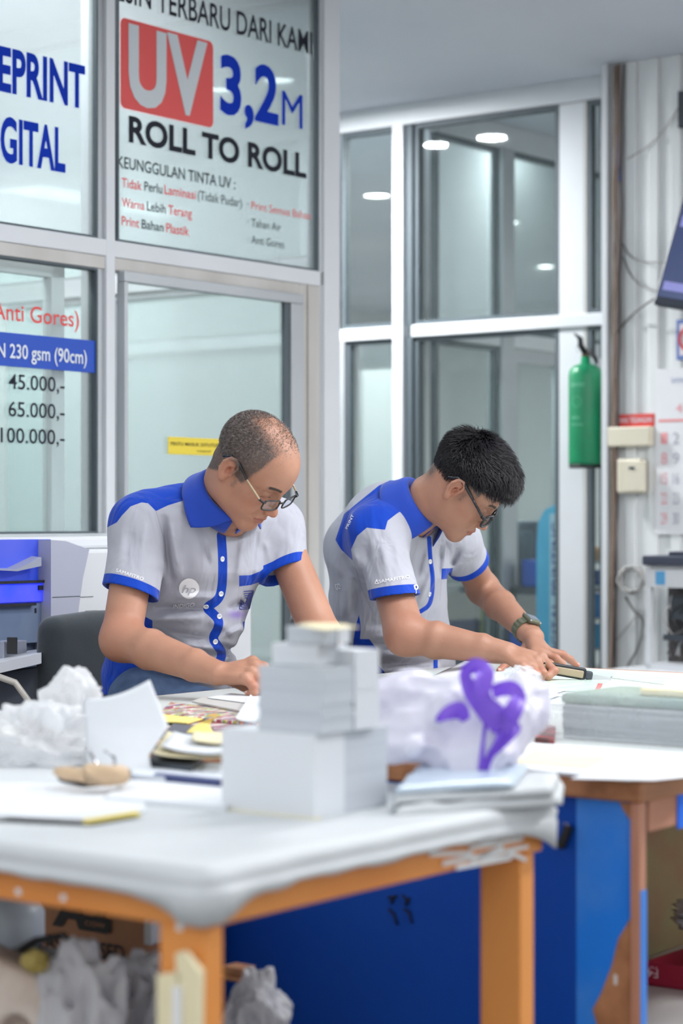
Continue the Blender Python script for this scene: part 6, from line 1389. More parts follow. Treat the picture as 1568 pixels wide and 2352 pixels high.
# strip curtain bands behind the sliding door glass and partition
for i, (px0, px1, g) in enumerate(((274, 300, 210), (318, 352, 200), (392, 430, 196), (450, 520, 204))):
    b0_ = 3.9+i*.55; q = MB(); q.grid(lambda u, v, b0_=b0_: (KA-.12+.012*math.sin(u*40), b0_+u*.34, .05+v*1.8), 30, 4); single(q, 'strip_curtain', mat('curtain_pale_%d' % i, (g, g+6, g+6), .6), (KA-.12, b0_, .05), ['pale strip curtain nearest the sliding door', 'second pale strip curtain behind the door glass', 'third pale strip curtain behind the door glass', 'farthest pale strip curtain behind the door glass'][i], 'curtain', solid=.002)
# ---- fire extinguisher on the wide white post
fx = ona(1344, 950, RA-.13); zb_, zt2_ = ona(1344, 1075, RA-.13)[2], ona(1344, 838, RA-.13)[2]; re = (ona(1311, 950, RA-.13)-ona(1378, 950, RA-.13))[1]/2
t = TH('fire_extinguisher', RA-.13, fx[1], zb_, 'green fire extinguisher hanging on the wide white post', 'fire extinguisher')
m_gr = mat('green_enamel', (14, 140, 92), .35, rgb2=(20, 126, 84), vscale=8, spec=.5)
q = MB(); H = zt2_-zb_; q.lathe([(0, .012), (re*.97, .010), (re, .022), (re, H-.04), (re*.93, H-.018), (re*.68, H-.003), (re*.30, H+.004), (re*.26, H+.03), (0, H+.03)], c=(RA-.13, fx[1], zb_), seg=40); t.add(q, 'cylinder', m_gr)
q = MB(); q.lathe([(0, 0), (re*.98, 0), (re*1.0, .012), (re*.9, .014)], c=(RA-.13, fx[1], zb_), seg=40); t.add(q, 'base_ring', m_black)
zc = zb_+H+.03; y_ = fx[1]; q = MB(); q.tube([(RA-.13, y_, zc-.008), (RA-.13, y_, zc+.03)], [.016, .013], 12); t.add(q, 'valve', mat('brass_valve', (120, 104, 84), .4, .6))
q = MB(); q.tube([(RA-.135, y_-.004, zc+.012), (RA-.145, y_+.012, zc+.042), (RA-.15, y_+.010, zc+.066), (RA-.15, y_+.036, zc+.088)], [.011, .012, .010, .004], 8); t.add(q, 'squeeze_lever', m_black)
q = MB(); q.tube([(RA-.13, y_, zc+.02), (RA-.14, y_-.03, zc+.016), (RA-.14, y_-.05, zc-.012), (RA-.14, y_-.055, zc-.03)], [.009, .010, .009, .005], 8); t.add(q, 'carry_handle', m_black)
q = MB(); q.tube([(RA-.145, y_+.02+.012*math.cos(k*.5), zc+.03+.012*math.sin(k*.5)) for k in range(13)], .0015, 6); t.add(q, 'pull_ring', m_steel)
def on_ext(q_): th = q_[:, 0]/re; return np.stack([RA-.13-re*1.006*np.cos(th)*1.0, fx[1]-re*1.006*np.sin(th), q_[:, 1]+zb_], 1)-np.array([RA-.13, fx[1], zb_])
b = []; ex = [('SERVVO', -.030, .030, .30, .016, .01), ('FIRE', -.026, .012, .18, .012, 0), ('EXTINGUISHER', -.034, .026, .155, .010, 0)]
lettering('lettering', ex, on_ext, mat('pale_green_print', (120, 190, 160), .6), t.e)
q = MB(); q.tube([tuple(on_ext(np.array([[.018*math.cos(a), .245+.02*math.sin(a)]]))[0]) for a in np.linspace(0, 2*PI, 25)[:-1]], .0008, 5, closed=True); q.build('round_emblem', mat('pale_green_print', (120, 190, 160), .6), t.e)
q = MB(); q.bb(RA-.075, RA-.016, fx[1]-.012, fx[1]+.012, zb_+H*.75, zc, .002); t.add(q, 'wall_hook', m_steel)
# ---- right wall items
def wp_(px, py, da=0.): return ona(px, py, WA-.013-da)
def wbox(q, x0, y0, x1, y1, th, bev=.002, da=0.):
    a, b = wp_(x0, y0, da), wp_(x1, y1, da); q.bb(WA-.013-da-th, WA-.013-da, b[1], a[1], min(a[2], b[2]), max(a[2], b[2]), bev); return q
def wthing(name, x, y, lab, cat): c = wp_(x, y); return TH(name, WA-.013, c[1], c[2], lab, cat)
t = wthing('warning_sticker', 1404, 980, 'red warning sticker with white print over the sockets', 'sticker'); t.add(wbox(MB(), 1404, 953, 1503, 979, .003), 'sticker_plate', mat('warning_red', (222, 62, 56), .5))
pL, pR = wp_(1416, 972, .004), wp_(1497, 970, .004)
def on_w(q_): return np.stack([np.full(len(q_), WA-.0175), pL[1]-q_[:, 0], pL[2]+q_[:, 1]], 1)
o = lettering('lettering', [('AWAS TEGANGAN', 0, pL[1]-pR[1], .0, .020, .01)], on_w, m_white_txt); o.matrix_world = ROOM; 
o.parent = t.e; o.matrix_parent_inverse = (Matrix.Translation(t.e.location) @ Matrix.Rotation(ANG, 4, 'Z')).inverted()
m_ivory = mat('ivory_plastic', (226, 218, 198), .45)
t = wthing('socket_panel', 1450, 1025, 'double ivory wall socket right under the red sticker', 'socket')
t.add(wbox(MB(), 1405, 982, 1503, 1025, .035, .006), 'housing', m_ivory)
for px in (1426, 1478):
    c = wp_(px, 1002, .035); q = MB(); q.lathe([(0, -.002), (.020, -.002), (.022, -.006), (.026, -.006), (.027, 0)], c=(WA-.048, c[1], c[2]), M=Matrix.Rotation(-PI/2, 4, 'Y'), seg=24); t.add(q, 'outlet', m_ivory)
t = wthing('junction_box', 1460, 1135, 'ivory junction box below the double socket', 'junction box')
t.add(wbox(MB(), 1431, 1055, 1487, 1133, .05, .008), 'housing', m_ivory); q = wbox(MB(), 1436, 1060, 1482, 1128, .004, .002, .05); t.add(q, 'cover_plate', m_ivory)
c = wp_(1450, 1075, .055); q = MB(); q.box(c, (.004, .022, .010), .001); t.add(q, 'label_mark', m_dark)
# calendar
t = wthing('wall_calendar', 1540, 1228, 'white wall calendar with red and black dates at the right edge', 'calendar')
t.add(wbox(MB(), 1506, 848, 1660, 1228, .004, .0), 'calendar_sheet', mat('calendar_paper', (240, 240, 244), .6))
q = wbox(MB(), 1512, 964, 1655, 965, .001, 0, .0045); t.add(q, 'red_line', mat('pale_red', (240, 150, 150), .5))
items = []; items_r = []
def calt(txt, x, y, h): a = wp_(x, y, .0045); b_ = wp_(x+(14 if len(txt) < 3 else 60), y, .0045); hh = wp_(x, y-h, .0045)[2]-a[2]; return (txt, pL[1]-a[1], pL[1]-b_[1], a[2]-pL[2], hh, .0)
for r_, row in enumerate((('1', '2', '3'), ('8', '9', '10'), ('15', '16', '17'), ('22', '23', '24'), ('29', '30', '31'))):
    y = 1020+r_*46
    for c_, tx in enumerate(row): (items_r if c_ == 0 else items).append(calt(tx, 1518+c_*27, y, 28))
items_r.append(calt('4', 1552, 948, 22)); items_h = [calt('SAMAFITRO', 1541, 880, 13)]
def on_c(q_): return np.stack([np.full(len(q_), WA-.0185), pL[1]-q_[:, 0], pL[2]+q_[:, 1]], 1)
for its, m_ in ((items, mat('calendar_grey', (186, 186, 198), .6)), (items_r, mat('calendar_red', (246, 168, 172), .6)), (items_h, mat('calendar_blue', (176, 184, 214), .6))):
    for it_ in its: o = lettering('printed_date' if it_[0].isdigit() else 'lettering', [it_], on_c, m_); o.parent = t.e; o.matrix_parent_inverse = (Matrix.Translation(t.e.location) @ Matrix.Rotation(ANG, 4, 'Z')).inverted(); o.matrix_world = ROOM
# poster under the monitor
t = wthing('poster', 1560, 820, 'blue and red edged poster under the monitor', 'poster'); t.add(wbox(MB(), 1554, 735, 1650, 822, .003, 0), 'poster_sheet', mat('poster_blue', (110, 134, 196), .5)); t.add(wbox(MB(), 1560, 744, 1650, 812, .001, 0, .003), 'poster_face', mat('poster_white', (236, 226, 232), .5))
c = wp_(1590, 778, .0045); q = MB(); q.tube([(WA-.0185, c[1]+.052*math.cos(a), c[2]+.045*math.sin(a)) for a in np.linspace(0, 2*PI, 31)[:-1]], .005, 6, closed=True); t.add(q, 'red_ring', m_red_txt)
# monitor tilted on a bracket
mc = ona(1615, 585, WA-.30); t = TH('monitor', mc[0], mc[1], mc[2], 'dark monitor tilted down from the right wall at the top right', 'monitor')
Mm = Matrix.Translation(Vector(mc)) @ Matrix.Rotation(math.radians(12), 4, 'X') @ Matrix.Rotation(math.radians(10), 4, 'Y')
q = MB(); q.box((0, 0, 0), (.04, .26, .40), .008, M=Mm); t.add(q, 'monitor_case', mat('blue_black_plastic', (52, 58, 72), .4))
q = MB(); q.box((-.021, 0, .01), (.003, .235, .36), 0, M=Mm); t.add(q, 'screen', mat('screen_dark', (70, 80, 110), .2, emit=(90, 100, 160), es=.25))
for zz_, hh_ in ((.10, .04), (-.13, .03)): q = MB(); q.box((-.0235, .055, zz_), (.001, .10, hh_), 0, M=Mm); t.add(q, 'screen_picture', mat('screen_lilac', (150, 150, 210), .3, emit=(140, 140, 210), es=.3))
q = MB(); q.tube([(mc[0]+.02, mc[1], mc[2]), (WA-.01, mc[1]-.02, mc[2]+.02)], .018, 10); t.add(q, 'wall_bracket', m_black)
c = wp_(1566, 260); q = MB(); q.bb(WA-.04, WA-.013, c[1]-.2, c[1]+.004, c[2]-.055, c[2]+.075, .003); o = single(q, 'wall_frame', m_dark, tuple(c), 'dark framed box on the wall at the top right edge', 'frame')
# cable bundle down the wall edge
cols = [(120, 104, 92), (92, 84, 80), (150, 130, 112), (70, 70, 78), (44, 92, 168), (132, 112, 104), (104, 98, 96)]
for i, cc in enumerate(cols):
    r = random.Random(i+40); pts = []; zz_ = CEIL-.01
    zr_ = wp_(1425, 1540)[2]; n = 26
    for k in range(n+1):
        f_ = k/n; z = CEIL-.01+(zr_-CEIL)*f_; px = 1424-14*f_+(i-3)*3.2*(1-.55*f_)+r.uniform(-2.2, 2.2); c = wp_(px, HY-(z-HC)/7.8*FPX); pts.append((WA-.020-.006*(i % 3)-.004*r.random(), c[1], z))
    if i == 4: pts = [p for p in pts if wp_(1425, 300)[2] > p[2] > wp_(1425, 470)[2]]+[]
    q = MB(); q.tube([tuple(p) for p in smooth2(pts, 2)], .0042 if i != 4 else .006, 7); single(q, 'cable', mat('cable_%d_sheath' % i, cc, .6), pts[-1], ['brown cable leftmost of the bundle on the wall edge', 'dark grey cable second in the wall bundle', 'light brown cable in the middle of the wall bundle', 'slate cable running down the wall bundle', 'short blue cable length high in the wall bundle', 'reddish brown cable toward the right of the wall bundle', 'grey cable rightmost of the wall bundle'][i], 'cable')
def wire(pts, r, m, lab): q = MB(); w = [tuple(wp_(*p[:2], p[2] if len(p) > 2 else .004)) for p in pts]; q.tube([tuple(p) for p in smooth2(w, 3)], r, 6); single(q, 'cable', m, w[0], lab, 'cable')
m_wire = mat('grey_wire', (120, 118, 116), .6); m_wire2 = mat('pale_wire', (176, 172, 168), .6)
wire([(1440, 365), (1500, 330), (1545, 270), (1566, 230)], .0022, m_wire2, 'thin pale wire rising to the top right wall box')
wire([(1430, 560), (1445, 590), (1480, 603), (1530, 602, .2)], .0026, m_wire, 'thin wire sagging from the bundle to the monitor')
wire([(1430, 590), (1450, 640), (1490, 668), (1528, 667, .2)], .0026, m_wire, 'second sagging wire under the first to the monitor')
wire([(1412, 770), (1450, 720), (1530, 668, .2)], .004, m_wire, 'straight dark cable slanting up to the monitor')
wire([(1412, 1440), (1405, 1370), (1398, 1340), (1412, 1318), (1428, 1325)], .003, m_wire2, 'pale wire looping left of the cable coil')
wire([(1436, 1372), (1460, 1410), (1478, 1420), (1470, 1480), (1440, 1530)], .004, m_wire, 'grey cable dropping from the cable coil')
wire([(1412, 1475), (1440, 1440), (1470, 1400)], .002, m_wire2, 'thin wire slanting up behind the cable coil')
t = wthing('cable_coil', 1448, 1340, 'coil of grey cable hanging on the wall beside the computer', 'cable coil')
c = wp_(1450, 1332, .03); q = MB(); pts = []
for k in range(160): a = k*.22; rr_ = .048+.006*math.sin(k*.7)+.004*math.cos(k*.31); pts.append((c[0]-.01*math.sin(k*.13), c[1]+rr_*math.cos(a), c[2]+rr_*.92*math.sin(a)))
q.tube(pts, .0042, 6); t.add(q, 'coil', mat('coil_grey', (178, 176, 174), .6))
q = MB(); q.tube([(c[0]+.03, c[1], c[2]+.045), (c[0]-.02, c[1], c[2]+.045)], .004, 8); t.add(q, 'hook', m_steel)
# counter with the open computer case
t = TH('side_counter', 3.9, wp_(1540, 1190)[1]-.2, 0, 'pale counter carrying the open computer case', 'counter'); yb = ona(1470, 1190, WA-.25)[1]
zc_ = ona(1500, 1532, WA-.3)[2]; q = MB(); q.bb(WA-.62, WA-.03, yb-1.2, yb, zc_-.03, zc_, .004); t.add(q, 'counter_top', m_prw)
for (x, y) in ((WA-.6, yb-.04), (WA-.09, yb-.04), (WA-.6, yb-1.16), (WA-.09, yb-1.16)): q = MB(); q.bb(x, x+.04, y-.0, y+.035, 0, zc_-.03); t.add(q, 'leg', m_prw)
pc0 = ona(1482, 1530, WA-.42); hpc = ona(1500, 1268, WA-.42)[2]-zc_; aP = WA-.42
t = TH('computer_case', aP+.1, pc0[1]-.1, zc_, 'open white computer case with dark insides on the counter', 'computer')
y1_, y0_ = pc0[1], pc0[1]-.22
q = MB(); q.bb(aP, aP+.36, y0_, y1_, zc_+.0, zc_+.02); q.bb(aP, aP+.36, y0_, y1_, zc_+hpc-.06, zc_+hpc-.045); q.bb(aP, aP+.02, y1_-.018, y1_, zc_, zc_+hpc-.04); q.bb(aP+.34, aP+.36, y0_, y1_, zc_, zc_+hpc-.04); q.bb(aP, aP+.36, y0_, y0_+.012, zc_, zc_+hpc-.04); q.bb(aP, aP+.006, y0_, y1_, zc_+hpc-.12, zc_+hpc-.045); t.add(q, 'case_frame', m_prw)
q = MB(); q.bb(aP-.01, aP+.37, y0_-.01, y1_+.01, zc_+hpc-.045, zc_+hpc-.012, .006); q.bb(aP+.05, aP+.3, y0_-.01, y1_-.06, zc_+hpc-.012, zc_+hpc+.002, .003); t.add(q, 'top_lid', mat('slate_plastic', (70, 74, 92), .5))
q = MB(); q.bb(aP+.12, aP+.14, y0_+.012, y1_-.02, zc_+.02, zc_+hpc-.06); t.add(q, 'motherboard', mat('dark_board', (58, 58, 64), .6, rgb2=(90, 82, 80), vscale=40))
q = MB(); q.bb(aP+.03, aP+.11, y0_+.03, y1_-.05, zc_+.10, zc_+.12, .002); q.bb(aP+.05, aP+.12, y0_+.05, y1_-.07, zc_+.17, zc_+.25, .004); t.add(q, 'component', m_dark)
q = MB(); q.bb(aP-.002, aP+.0, y1_-.075, y1_-.04, zc_+hpc-.11, zc_+hpc-.065); t.add(q, 'blue_label', mat('sky_label', (96, 170, 220), .5))
for k in range(5):
    r = random.Random(k); q = MB(); pts = [(aP+.03+r.random()*.06, y0_+.04+r.random()*.14, zc_+.04+j*.05+r.random()*.02) for j in range(5)]; q.tube([tuple(p) for p in smooth2(pts, 2)], .003, 6); t.add(q, 'inner_wire', [m_steel, m_black, m_wire, m_wire2, m_black][k])
# ---- behind the partition: banner and workshop clutter
ib = RA+.25
def fpx(px, py, a=ib): return ona(px, py, a)
c0, c1_ = fpx(1232, 1160), fpx(1289, 1560); t = TH('roll_banner', ib, c1_[1], 0, 'light blue upright banner with dark vertical lettering behind the glass', 'banner')
b = bmesh.new(); prof_ = [(1232, 1560), (1232, 1250), (1236, 1200), (1250, 1172), (1272, 1160), (1300, 1155), (1300, 1560)]
v = [b.verts.new(tuple(fpx(*p))) for p in prof_]; b.faces.new(v); q = MB(); q._add(b)
t.add(q, 'banner_sheet', mat('banner_blue', (66, 170, 216), .5, rgb2=(96, 190, 226), vscale=2), solid=.003)
q = MB(); e0, e1 = fpx(1262, 1560, ib-.004), fpx(1291, 1180, ib-.004); q.bb(ib-.005, ib-.003, e1[1], e0[1], e0[2], e1[2]); t.add(q, 'pale_strip', mat('banner_pale', (176, 206, 226), .5))
q = MB(); zf = fpx(1262, 1560)[2]; q.bb(ib-.02, ib+.02, fpx(1300, 1500)[1], fpx(1232, 1500)[1], 0, zf, .002); t.add(q, 'banner_foot', m_steel)
z0b = fpx(1276, 1520, ib-.006)[2]; y0b = fpx(1284, 1520, ib-.006)[1]; Lb = fpx(1276, 1200, ib-.006)[2]-z0b; hb = fpx(1266, 1520, ib-.006)[1]-y0b
o = lettering('lettering', [('DIGITAL PRINTING', 0, Lb, 0, hb, .01)], lambda q_: np.stack([np.full(len(q_), ib-.007), y0b+q_[:, 1], z0b+q_[:, 0]], 1), mat('navy_print', (40, 62, 140), .5)); o.parent = t.e; o.matrix_parent_inverse = (Matrix.Translation(t.e.location) @ Matrix.Rotation(ANG, 4, 'Z')).inverted(); o.matrix_world = ROOM
# workbench and machines
bz = ib+.5
t = TH('back_workbench', bz, fpx(1140, 1400, bz)[1], 0, 'dark workbench behind the partition glass', 'workbench')
ya_, yb_ = fpx(1290, 1400, bz)[1], fpx(970, 1400, bz)[1]; zt3 = fpx(1140, 1345, bz)[2]
q = MB(); q.bb(bz-.14, bz+.6, ya_, yb_, zt3-.03, zt3); t.add(q, 'bench_top', m_shelf); q = MB(); q.bb(bz+.04, bz+.5, ya_+.1, yb_-.1, .35, .38); t.add(q, 'bench_shelf', m_shelf)
for y in (ya_+.02, yb_-.06): q = MB(); q.bb(bz, bz+.05, y, y+.04, 0, zt3-.03); q.bb(bz+.55, bz+.6, y, y+.04, 0, zt3-.03); t.add(q, 'leg', m_steel)
def clutter(name, x0, y0, x1, y1, a, dep, m, lab, cat, bev=.01, zbase=None, extra=None):
    p, r = fpx(x0, y0, a), fpx(x1, y1, a); zb__ = zbase if zbase is not None else r[2]; t = TH(name, a, (p[1]+r[1])/2, zb__, lab, cat); q = MB(); q.bb(a, a+dep, r[1], p[1], zb__, p[2], bev); t.add(q, 'body_shell', m)
    if extra: extra(t, p, r)
    return t
def mach(t, p, r):
    q = MB(); w = p[1]-r[1]; h = p[2]-r[2]; q.bb(bz+.0, bz+.03, r[1]+w*.68, r[1]+w*.94, zt3+h*.12, zt3+h*.9, .004); t.add(q, 'front_panel', mat('khaki_panel', (176, 168, 140), .6))
    q = MB(); q.bb(bz+.02, bz+.03, r[1]+w*.08, r[1]+w*.58, zt3+h*.35, zt3+h*.85, .004); t.add(q, 'dark_screen', mat('grey_blue_screen', (104, 120, 134), .3))
clutter('copier', 1162, 1196, 1232, 1345, bz+.03, .4, mat('grey_machine', (84, 98, 110), .5), 'grey copier with a khaki panel on the back workbench', 'copier', zbase=zt3, extra=mach)
clutter('box', 1196, 1285, 1236, 1345, bz-.12, .1, mat('bright_blue_box', (30, 90, 200), .5), 'bright blue box before the grey copier', 'box', zbase=zt3)
clutter('box', 1020, 1362, 1090, 1400, bz+.05, .12, mat('brown_box', (120, 104, 86), .7), 'brown box under the back workbench', 'box', zbase=.38)
clutter('crate', 1100, 1395, 1160, 1440, bz+.02, .15, mat('yellow_green_crate', (164, 168, 70), .6), 'yellow green crate under the back workbench', 'crate', zbase=.38)
clutter('crate', 1168, 1430, 1232, 1560, bz-.22, .2, mat('deep_blue_crate', (20, 80, 190), .5), 'deep blue crate standing on the floor beside the banner', 'crate', zbase=0)
clutter('crate', 1060, 1470, 1140, 1600, bz-.25, .25, mat('dull_green_crate', (90, 110, 80), .6), 'dull green crate on the floor behind the glass', 'crate', zbase=0)
clutter('cabinet', 1040, 1352, 1150, 1500, bz+.2, .35, mat('near_black_cabinet', (34, 40, 46), .6), 'near black cabinet under the back workbench', 'cabinet', zbase=0)
clutter('plotter', 985, 1262, 1110, 1345, bz+.1, .35, mat('slate_machine', (70, 84, 92), .5), 'slate grey plotter on the back workbench', 'plotter', zbase=zt3)
clutter('stool', 1110, 1330, 1150, 1500, bz-.15, .12, m_dark, 'dark stool before the back workbench', 'stool', zbase=0)
t = TH('store_shelf', ib+.1, fpx(1368, 1300, ib+.1)[1], 0, 'blue boxes rack in the narrow pane right of the wide post', 'rack')
ra_ = ib+.1; yq0, yq1 = fpx(1392, 1300, ra_)[1], fpx(1352, 1300, ra_)[1]
for y in (1290, 1345, 1420, 1490): z = fpx(1370, y, ra_)[2]; q = MB(); q.bb(ra_, ra_+.3, yq0-.1, yq1+.05, z-.01, z); t.add(q, 'rack_board', m_steel)
for y in (yq0-.1, yq1+.04): q = MB(); q.bb(ra_, ra_+.02, y, y+.015, 0, fpx(1370, 1230, ra_)[2]); t.add(q, 'upright', m_steel)
for i, (ya2, yb2, c, lab) in enumerate(((1255, 1290, (200, 150, 110), 'tan box on the top board of the narrow rack'), (1308, 1345, (20, 70, 140), 'navy box on the second board of the narrow rack'), (1362, 1420, (0, 120, 190), 'blue box on the third board of the narrow rack'), (1432, 1490, (30, 150, 200), 'sky blue box on the lowest board of the narrow rack'))):
    z0q, z1q = fpx(1370, yb2, ra_)[2], fpx(1370, ya2, ra_)[2]; q = MB(); q.bb(ra_+.02, ra_+.25, yq0-.05, yq1+.0, z0q, z1q-.004, .004); q.bb(ra_+.018, ra_+.252, yq0-.052, yq1+.002, z0q+(z1q-z0q)*.75, z1q-.003, .002); single(q, 'box', mat('rack_box_%d' % i, c, .6), (ra_, yq0, z0q), lab, 'box')
# ================================================================== under the front table
m_cart = mat('brown_cardboard', (172, 124, 92), .8, rgb2=(158, 110, 80), vscale=6, bump=.1)
ac = -.17; k0, k1 = ona(55, 2100, ac), ona(338, 2100, ac); zct = .70
t = TH('cardboard_box', -.09, (k0[1]+k1[1])/2, 0, 'brown carton with black print under the front table', 'carton')
q = MB(); q.bb(ac, -.01, k1[1], k0[1], .0, zct, .003); t.add(q, 'carton_body', m_cart)
def on_k(q_): return np.stack([np.full(len(q_), ac-.0025), k0[1]-q_[:, 0], q_[:, 1]], 1)
def kt(body, x0, y0, x1, y1, h, bold=0, sh=0): a, b_ = ona(x0, y0, ac), ona(x1, y1, ac); hh = ona(x0, y0-h, ac)[2]-a[2]; return (body, k0[1]-a[1], k0[1]-b_[1], (a[2]+b_[2])/2, hh, bold, sh)
m_ink = mat('carton_ink', (30, 26, 26), .7)
def kput(its, m, off=0.): o = lettering('lettering', its, lambda q_: on_k(q_)-np.array([off, 0, 0]), m); o.parent = t.e; o.matrix_parent_inverse = (Matrix.Translation(t.e.location) @ Matrix.Rotation(ANG, 4, 'Z')).inverted(); o.matrix_world = ROOM
kput([kt('A2', 122, 2128, 252, 2130, 74, .06, .1), kt('PASTEURISED', 92, 2190, 288, 2196, 38, .02)], m_ink)
pa, pb = ona(188, 2132, ac-.0015), ona(256, 2112, ac-.0015); q = MB(); q.box(((ac-.003), (pa[1]+pb[1])/2, (pa[2]+pb[2])/2), (.001, abs(pa[1]-pb[1]), abs(pa[2]-pb[2])), .0004); t.add(q, 'black_pill', m_ink)
kput([kt('COW', 200, 2128, 246, 2127, 11, .01)], m_cart, .0018)
pa, pb = ona(336, 2095, ac-.01), ona(350, 2170, ac-.01); q = MB(); q.bb(ac-.012, ac+.02, pb[1], pa[1], pb[2], pa[2], .002)
for k in range(14): z = pb[2]+(pa[2]-pb[2])*k/14; q.bb(ac-.014, ac-.011, pb[1]-.001, pa[1]+.001, z, z+.002)
single(q, 'corrugated_strip', mat('white_corrugated', (206, 206, 206), .6), (ac, pb[1], pb[2]), 'white corrugated strip at the edge of the brown carton', 'packing strip')
m_bag2 = mat('grey_white_bag', (228, 228, 232), .5, rgb2=(206, 206, 212), vscale=7, backlight=.2)
def floorbag(c, r, lab, seed, m=m_bag2):
    """tied plastic bag standing on the floor"""
    p_ = toab((c[0], c[1], r[2])); return crumple('plastic_bag', p_, (r[0]*1.05, r[1]*1.05, r[2]*1.02), m, lab, 'plastic bag', seed, .46, 7, 170, 100, zmin=0.)
def gp(px, py, d): p = P(px, py, d); return p
def softbag(px, py, d, ptop, rx, ry, lab, seed, fs=6):
    c = gp(px, py, d); zt = gp(px, ptop, d)[2]; rz = (zt-.40)/2; p_ = toab((c[0], c[1], .40+rz)); return crumple('plastic_bag', p_, (rx, ry, rz*1.0), m_bag2, lab, 'plastic bag', seed, .34, fs, 150, 90, zmin=.402)
softbag(190, 2300, 2.46, 2170, .050, .055, 'grey white plastic bag left of the near leg', 3)
softbag(318, 2300, 2.62, 2205, .045, .050, 'darker folded plastic bag behind the near leg', 11)
softbag(588, 2300, 2.72, 2240, .045, .045, 'grey white plastic bag right of the near leg', 7)
softbag(420, 2330, 2.50, 2262, .045, .040, 'low plastic bag between the other two bags', 17)
pa_, pb_ = toab(gp(120, 2300, 2.4)), toab(gp(640, 2300, 2.8)); t = TH('storage_trunk', (pa_[0]+pb_[0])/2, (pa_[1]+pb_[1])/2, 0, 'grey trunk under the front table carrying the plastic bags', 'trunk')
q = MB(); q.bb(-.74, -.24, .10, .66, .01, .37, .01); t.add(q, 'trunk_body', m_shelf); q = MB(); q.bb(-.745, -.235, .095, .665, .37, .40, .006); t.add(q, 'trunk_lid', m_dark)
# bottle, old tool casting, rag
t = empty('wash_bottle', gp(30, 2170, 2.9), 0, 'translucent white squeeze bottle under the left end of the table', 'bottle'); zf = gp(30, 2170, 2.9)[2]
m_btl = mat('milky_plastic', (196, 204, 212), .4, backlight=.2)
q = MB(); q.lathe([(0, 0), (.040, 0), (.043, .01), (.043, .045), (.034, .06), (.016, .068), (.015, .085), (0, .085)], seg=28); q.build('bottle_body', m_btl, t)
q = MB(); q.lathe([(.018, .080), (.018, .105), (.008, .108), (.008, .14), (0, .14)], seg=20); q.build('bottle_cap', mat('white_cap', (214, 218, 222), .4), t)
t2 = empty('parts_crate', (*gp(20, 2300, 2.85)[:2], 0), ANG, 'grey parts crate carrying the squeeze bottle under the table', 'crate')
q = MB(); q.bb(-.05, .06, -.07, .05, 0, zf-.003, .006); q.build('crate_body', m_shelf, t2); q = MB(); q.bb(-.053, .063, -.073, .053, zf-.03, zf-.001, .003); q.build('crate_rim', m_black, t2)
S = SDF(); c = gp(30, 2270, 2.50); S.box(c+(0, 0, -.01), (.055, .035, .045), .012, np.array(Matrix.Rotation(.4, 3, 'Y'))); S.cap(c+(-.03, 0, -.04), c+(-.03, 0, -.5), .03, .03, .02); S.cap(c+(.045, 0, -.03), c+(.05, 0, -.5), .022, .022, .02); S.cap(c+(-.07, -.0, .06), c+(-.02, 0, .02), .02, .022, .01); S.ell(c+(.008, -.03, -.055), (.02, .05, .03), k=.01, op='s')
S.cut(lambda p: p[:, 2]-.0)
o = sdfobj('machine_casting', S, (c[0]-.14, c[1]-.1, -.0), (c[0]+.14, c[1]+.1, c[2]+.12), .006, mat('stained_white_casting', (248, 236, 226), .6, rgb2=(206, 184, 166), vscale=14)); tag(o, 'stained white machine casting at the bottom left under the table', 'machine')
c = toab(gp(82, 2208, 2.45)); crumple('rag', c, (.013, .016, .012), mat('yellow_rag', (214, 194, 120), .9, rgb2=(176, 156, 84), vscale=40), 'small yellow rag on the white casting', 'rag', 31, .4, 12, 60, 36)
p0_, p1_ = gp(15, 2200, 2.55), gp(150, 2146, 2.50); q = MB(); q.tube([p0_, p0_*.5+p1_*.5+np.array([0, 0, .006]), p1_], [.006, .005, .003], 8); single(q, 'tool_bar', m_black, tuple(p0_), 'dark tool bar lying across the casting', 'tool', world=Matrix.Identity(4))
p0_ = toab(gp(548, 2228, 2.85)); q = MB(); q.box(p0_, (.03, .035, .012), .001); q.box(p0_+np.array([0, 0, -.008]), (.05, .05, .004), .001); single(q, 'wood_offcut', m_wood, tuple(p0_), 'small wooden offcut lying on the bag beside the blue board', 'offcut')
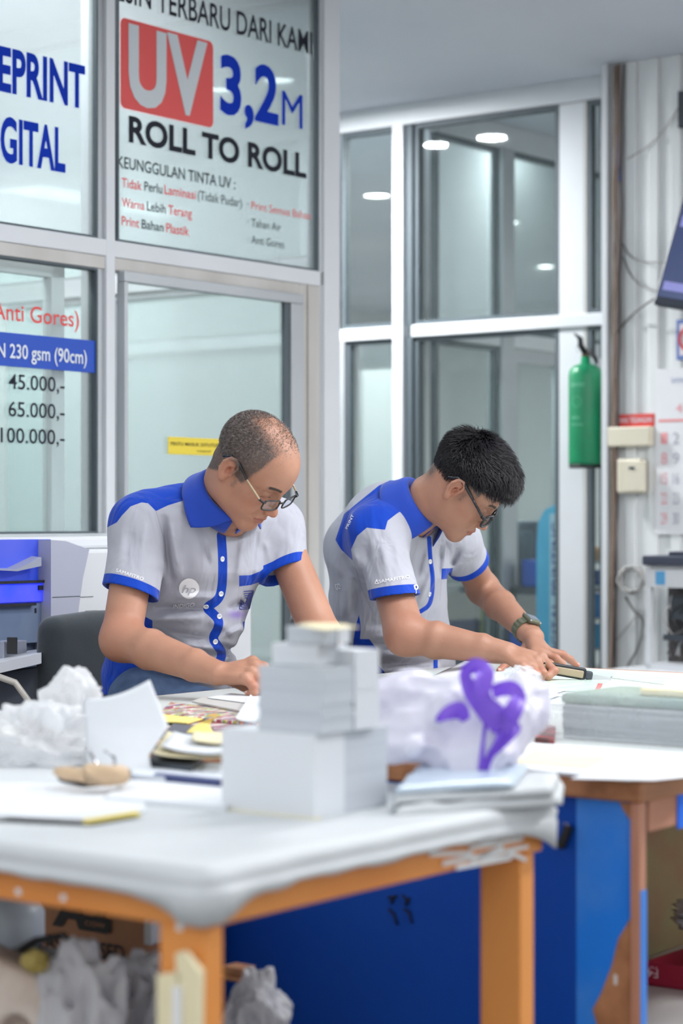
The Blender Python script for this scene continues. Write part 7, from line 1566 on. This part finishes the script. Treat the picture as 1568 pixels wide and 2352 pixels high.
# ================================================================== on the lower shelf of the desk
r0 = ab2(1482, 2262, zsh); t = TH('red_box', r0[0]+.05, r0[1]-.1, zsh, 'open red paper box full of cables on the lower shelf', 'box')
m_redb = mat('crimson_card', (170, 34, 62), .5); ax0, ay1 = r0[0], r0[1]; Lr = .30; Wr = .20; Hr = .036
q = MB(); q.bb(ax0, ax0+Wr, ay1-Lr, ay1, zsh, zsh+.003); q.bb(ax0, ax0+.003, ay1-Lr, ay1, zsh, zsh+Hr); q.bb(ax0+Wr-.003, ax0+Wr, ay1-Lr, ay1, zsh, zsh+Hr); q.bb(ax0, ax0+Wr, ay1-.003, ay1, zsh, zsh+Hr); q.bb(ax0, ax0+Wr, ay1-Lr, ay1-Lr+.003, zsh, zsh+Hr); t.add(q, 'tray_body', m_redb)
def on_r(q_): return np.stack([np.full(len(q_), ax0-.001), ay1-q_[:, 0], zsh+q_[:, 1]], 1)
o = lettering('lettering', [('F4', .022, .004, .026, -.014, .01), ('a', .078, .066, .026, -.014, .01), ('70', .022, .008, .030, -.004, 0)], on_r, mat('pink_print', (236, 200, 206), .5)); o.parent = t.e; o.matrix_parent_inverse = (Matrix.Translation(t.e.location) @ Matrix.Rotation(ANG, 4, 'Z')).inverted(); o.matrix_world = ROOM
for i in range(9):
    r = random.Random(100+i); pts = [(ax0+.03+r.random()*.14, ay1-.03-r.random()*.2, zsh+.012+.004*i+r.random()*.03) for _ in range(5)]; q = MB(); q.tube([tuple(p) for p in smooth2(pts, 3)], .0035, 7)
    single(q, 'cable', [m_black, m_black, m_black, m_dark, m_black, mat('white_wire', (220, 220, 224), .5), m_black, mat('pink_wire', (220, 170, 160), .5), m_black][i], pts[0], ['black cable lying deepest in the red box', 'black cable in the red box under the others', 'black cable curled in the middle of the red box', 'dark grey cable in the red box', 'black cable across the red box', 'white cable curling at the near edge of the red box', 'black cable on the pile in the red box', 'pink cable poking out of the red box', 'topmost black cable of the red box'][i], 'cable')
c = np.array([ax0+.09, ay1-.12, zsh+.098]); crumple('crumpled_film', c, (.06, .10, .036), mat('silver_film', (206, 206, 212), .25, .3), 'crumpled silvery film on the cables in the red box', 'plastic film', 41, .4, 12, 90, 50)
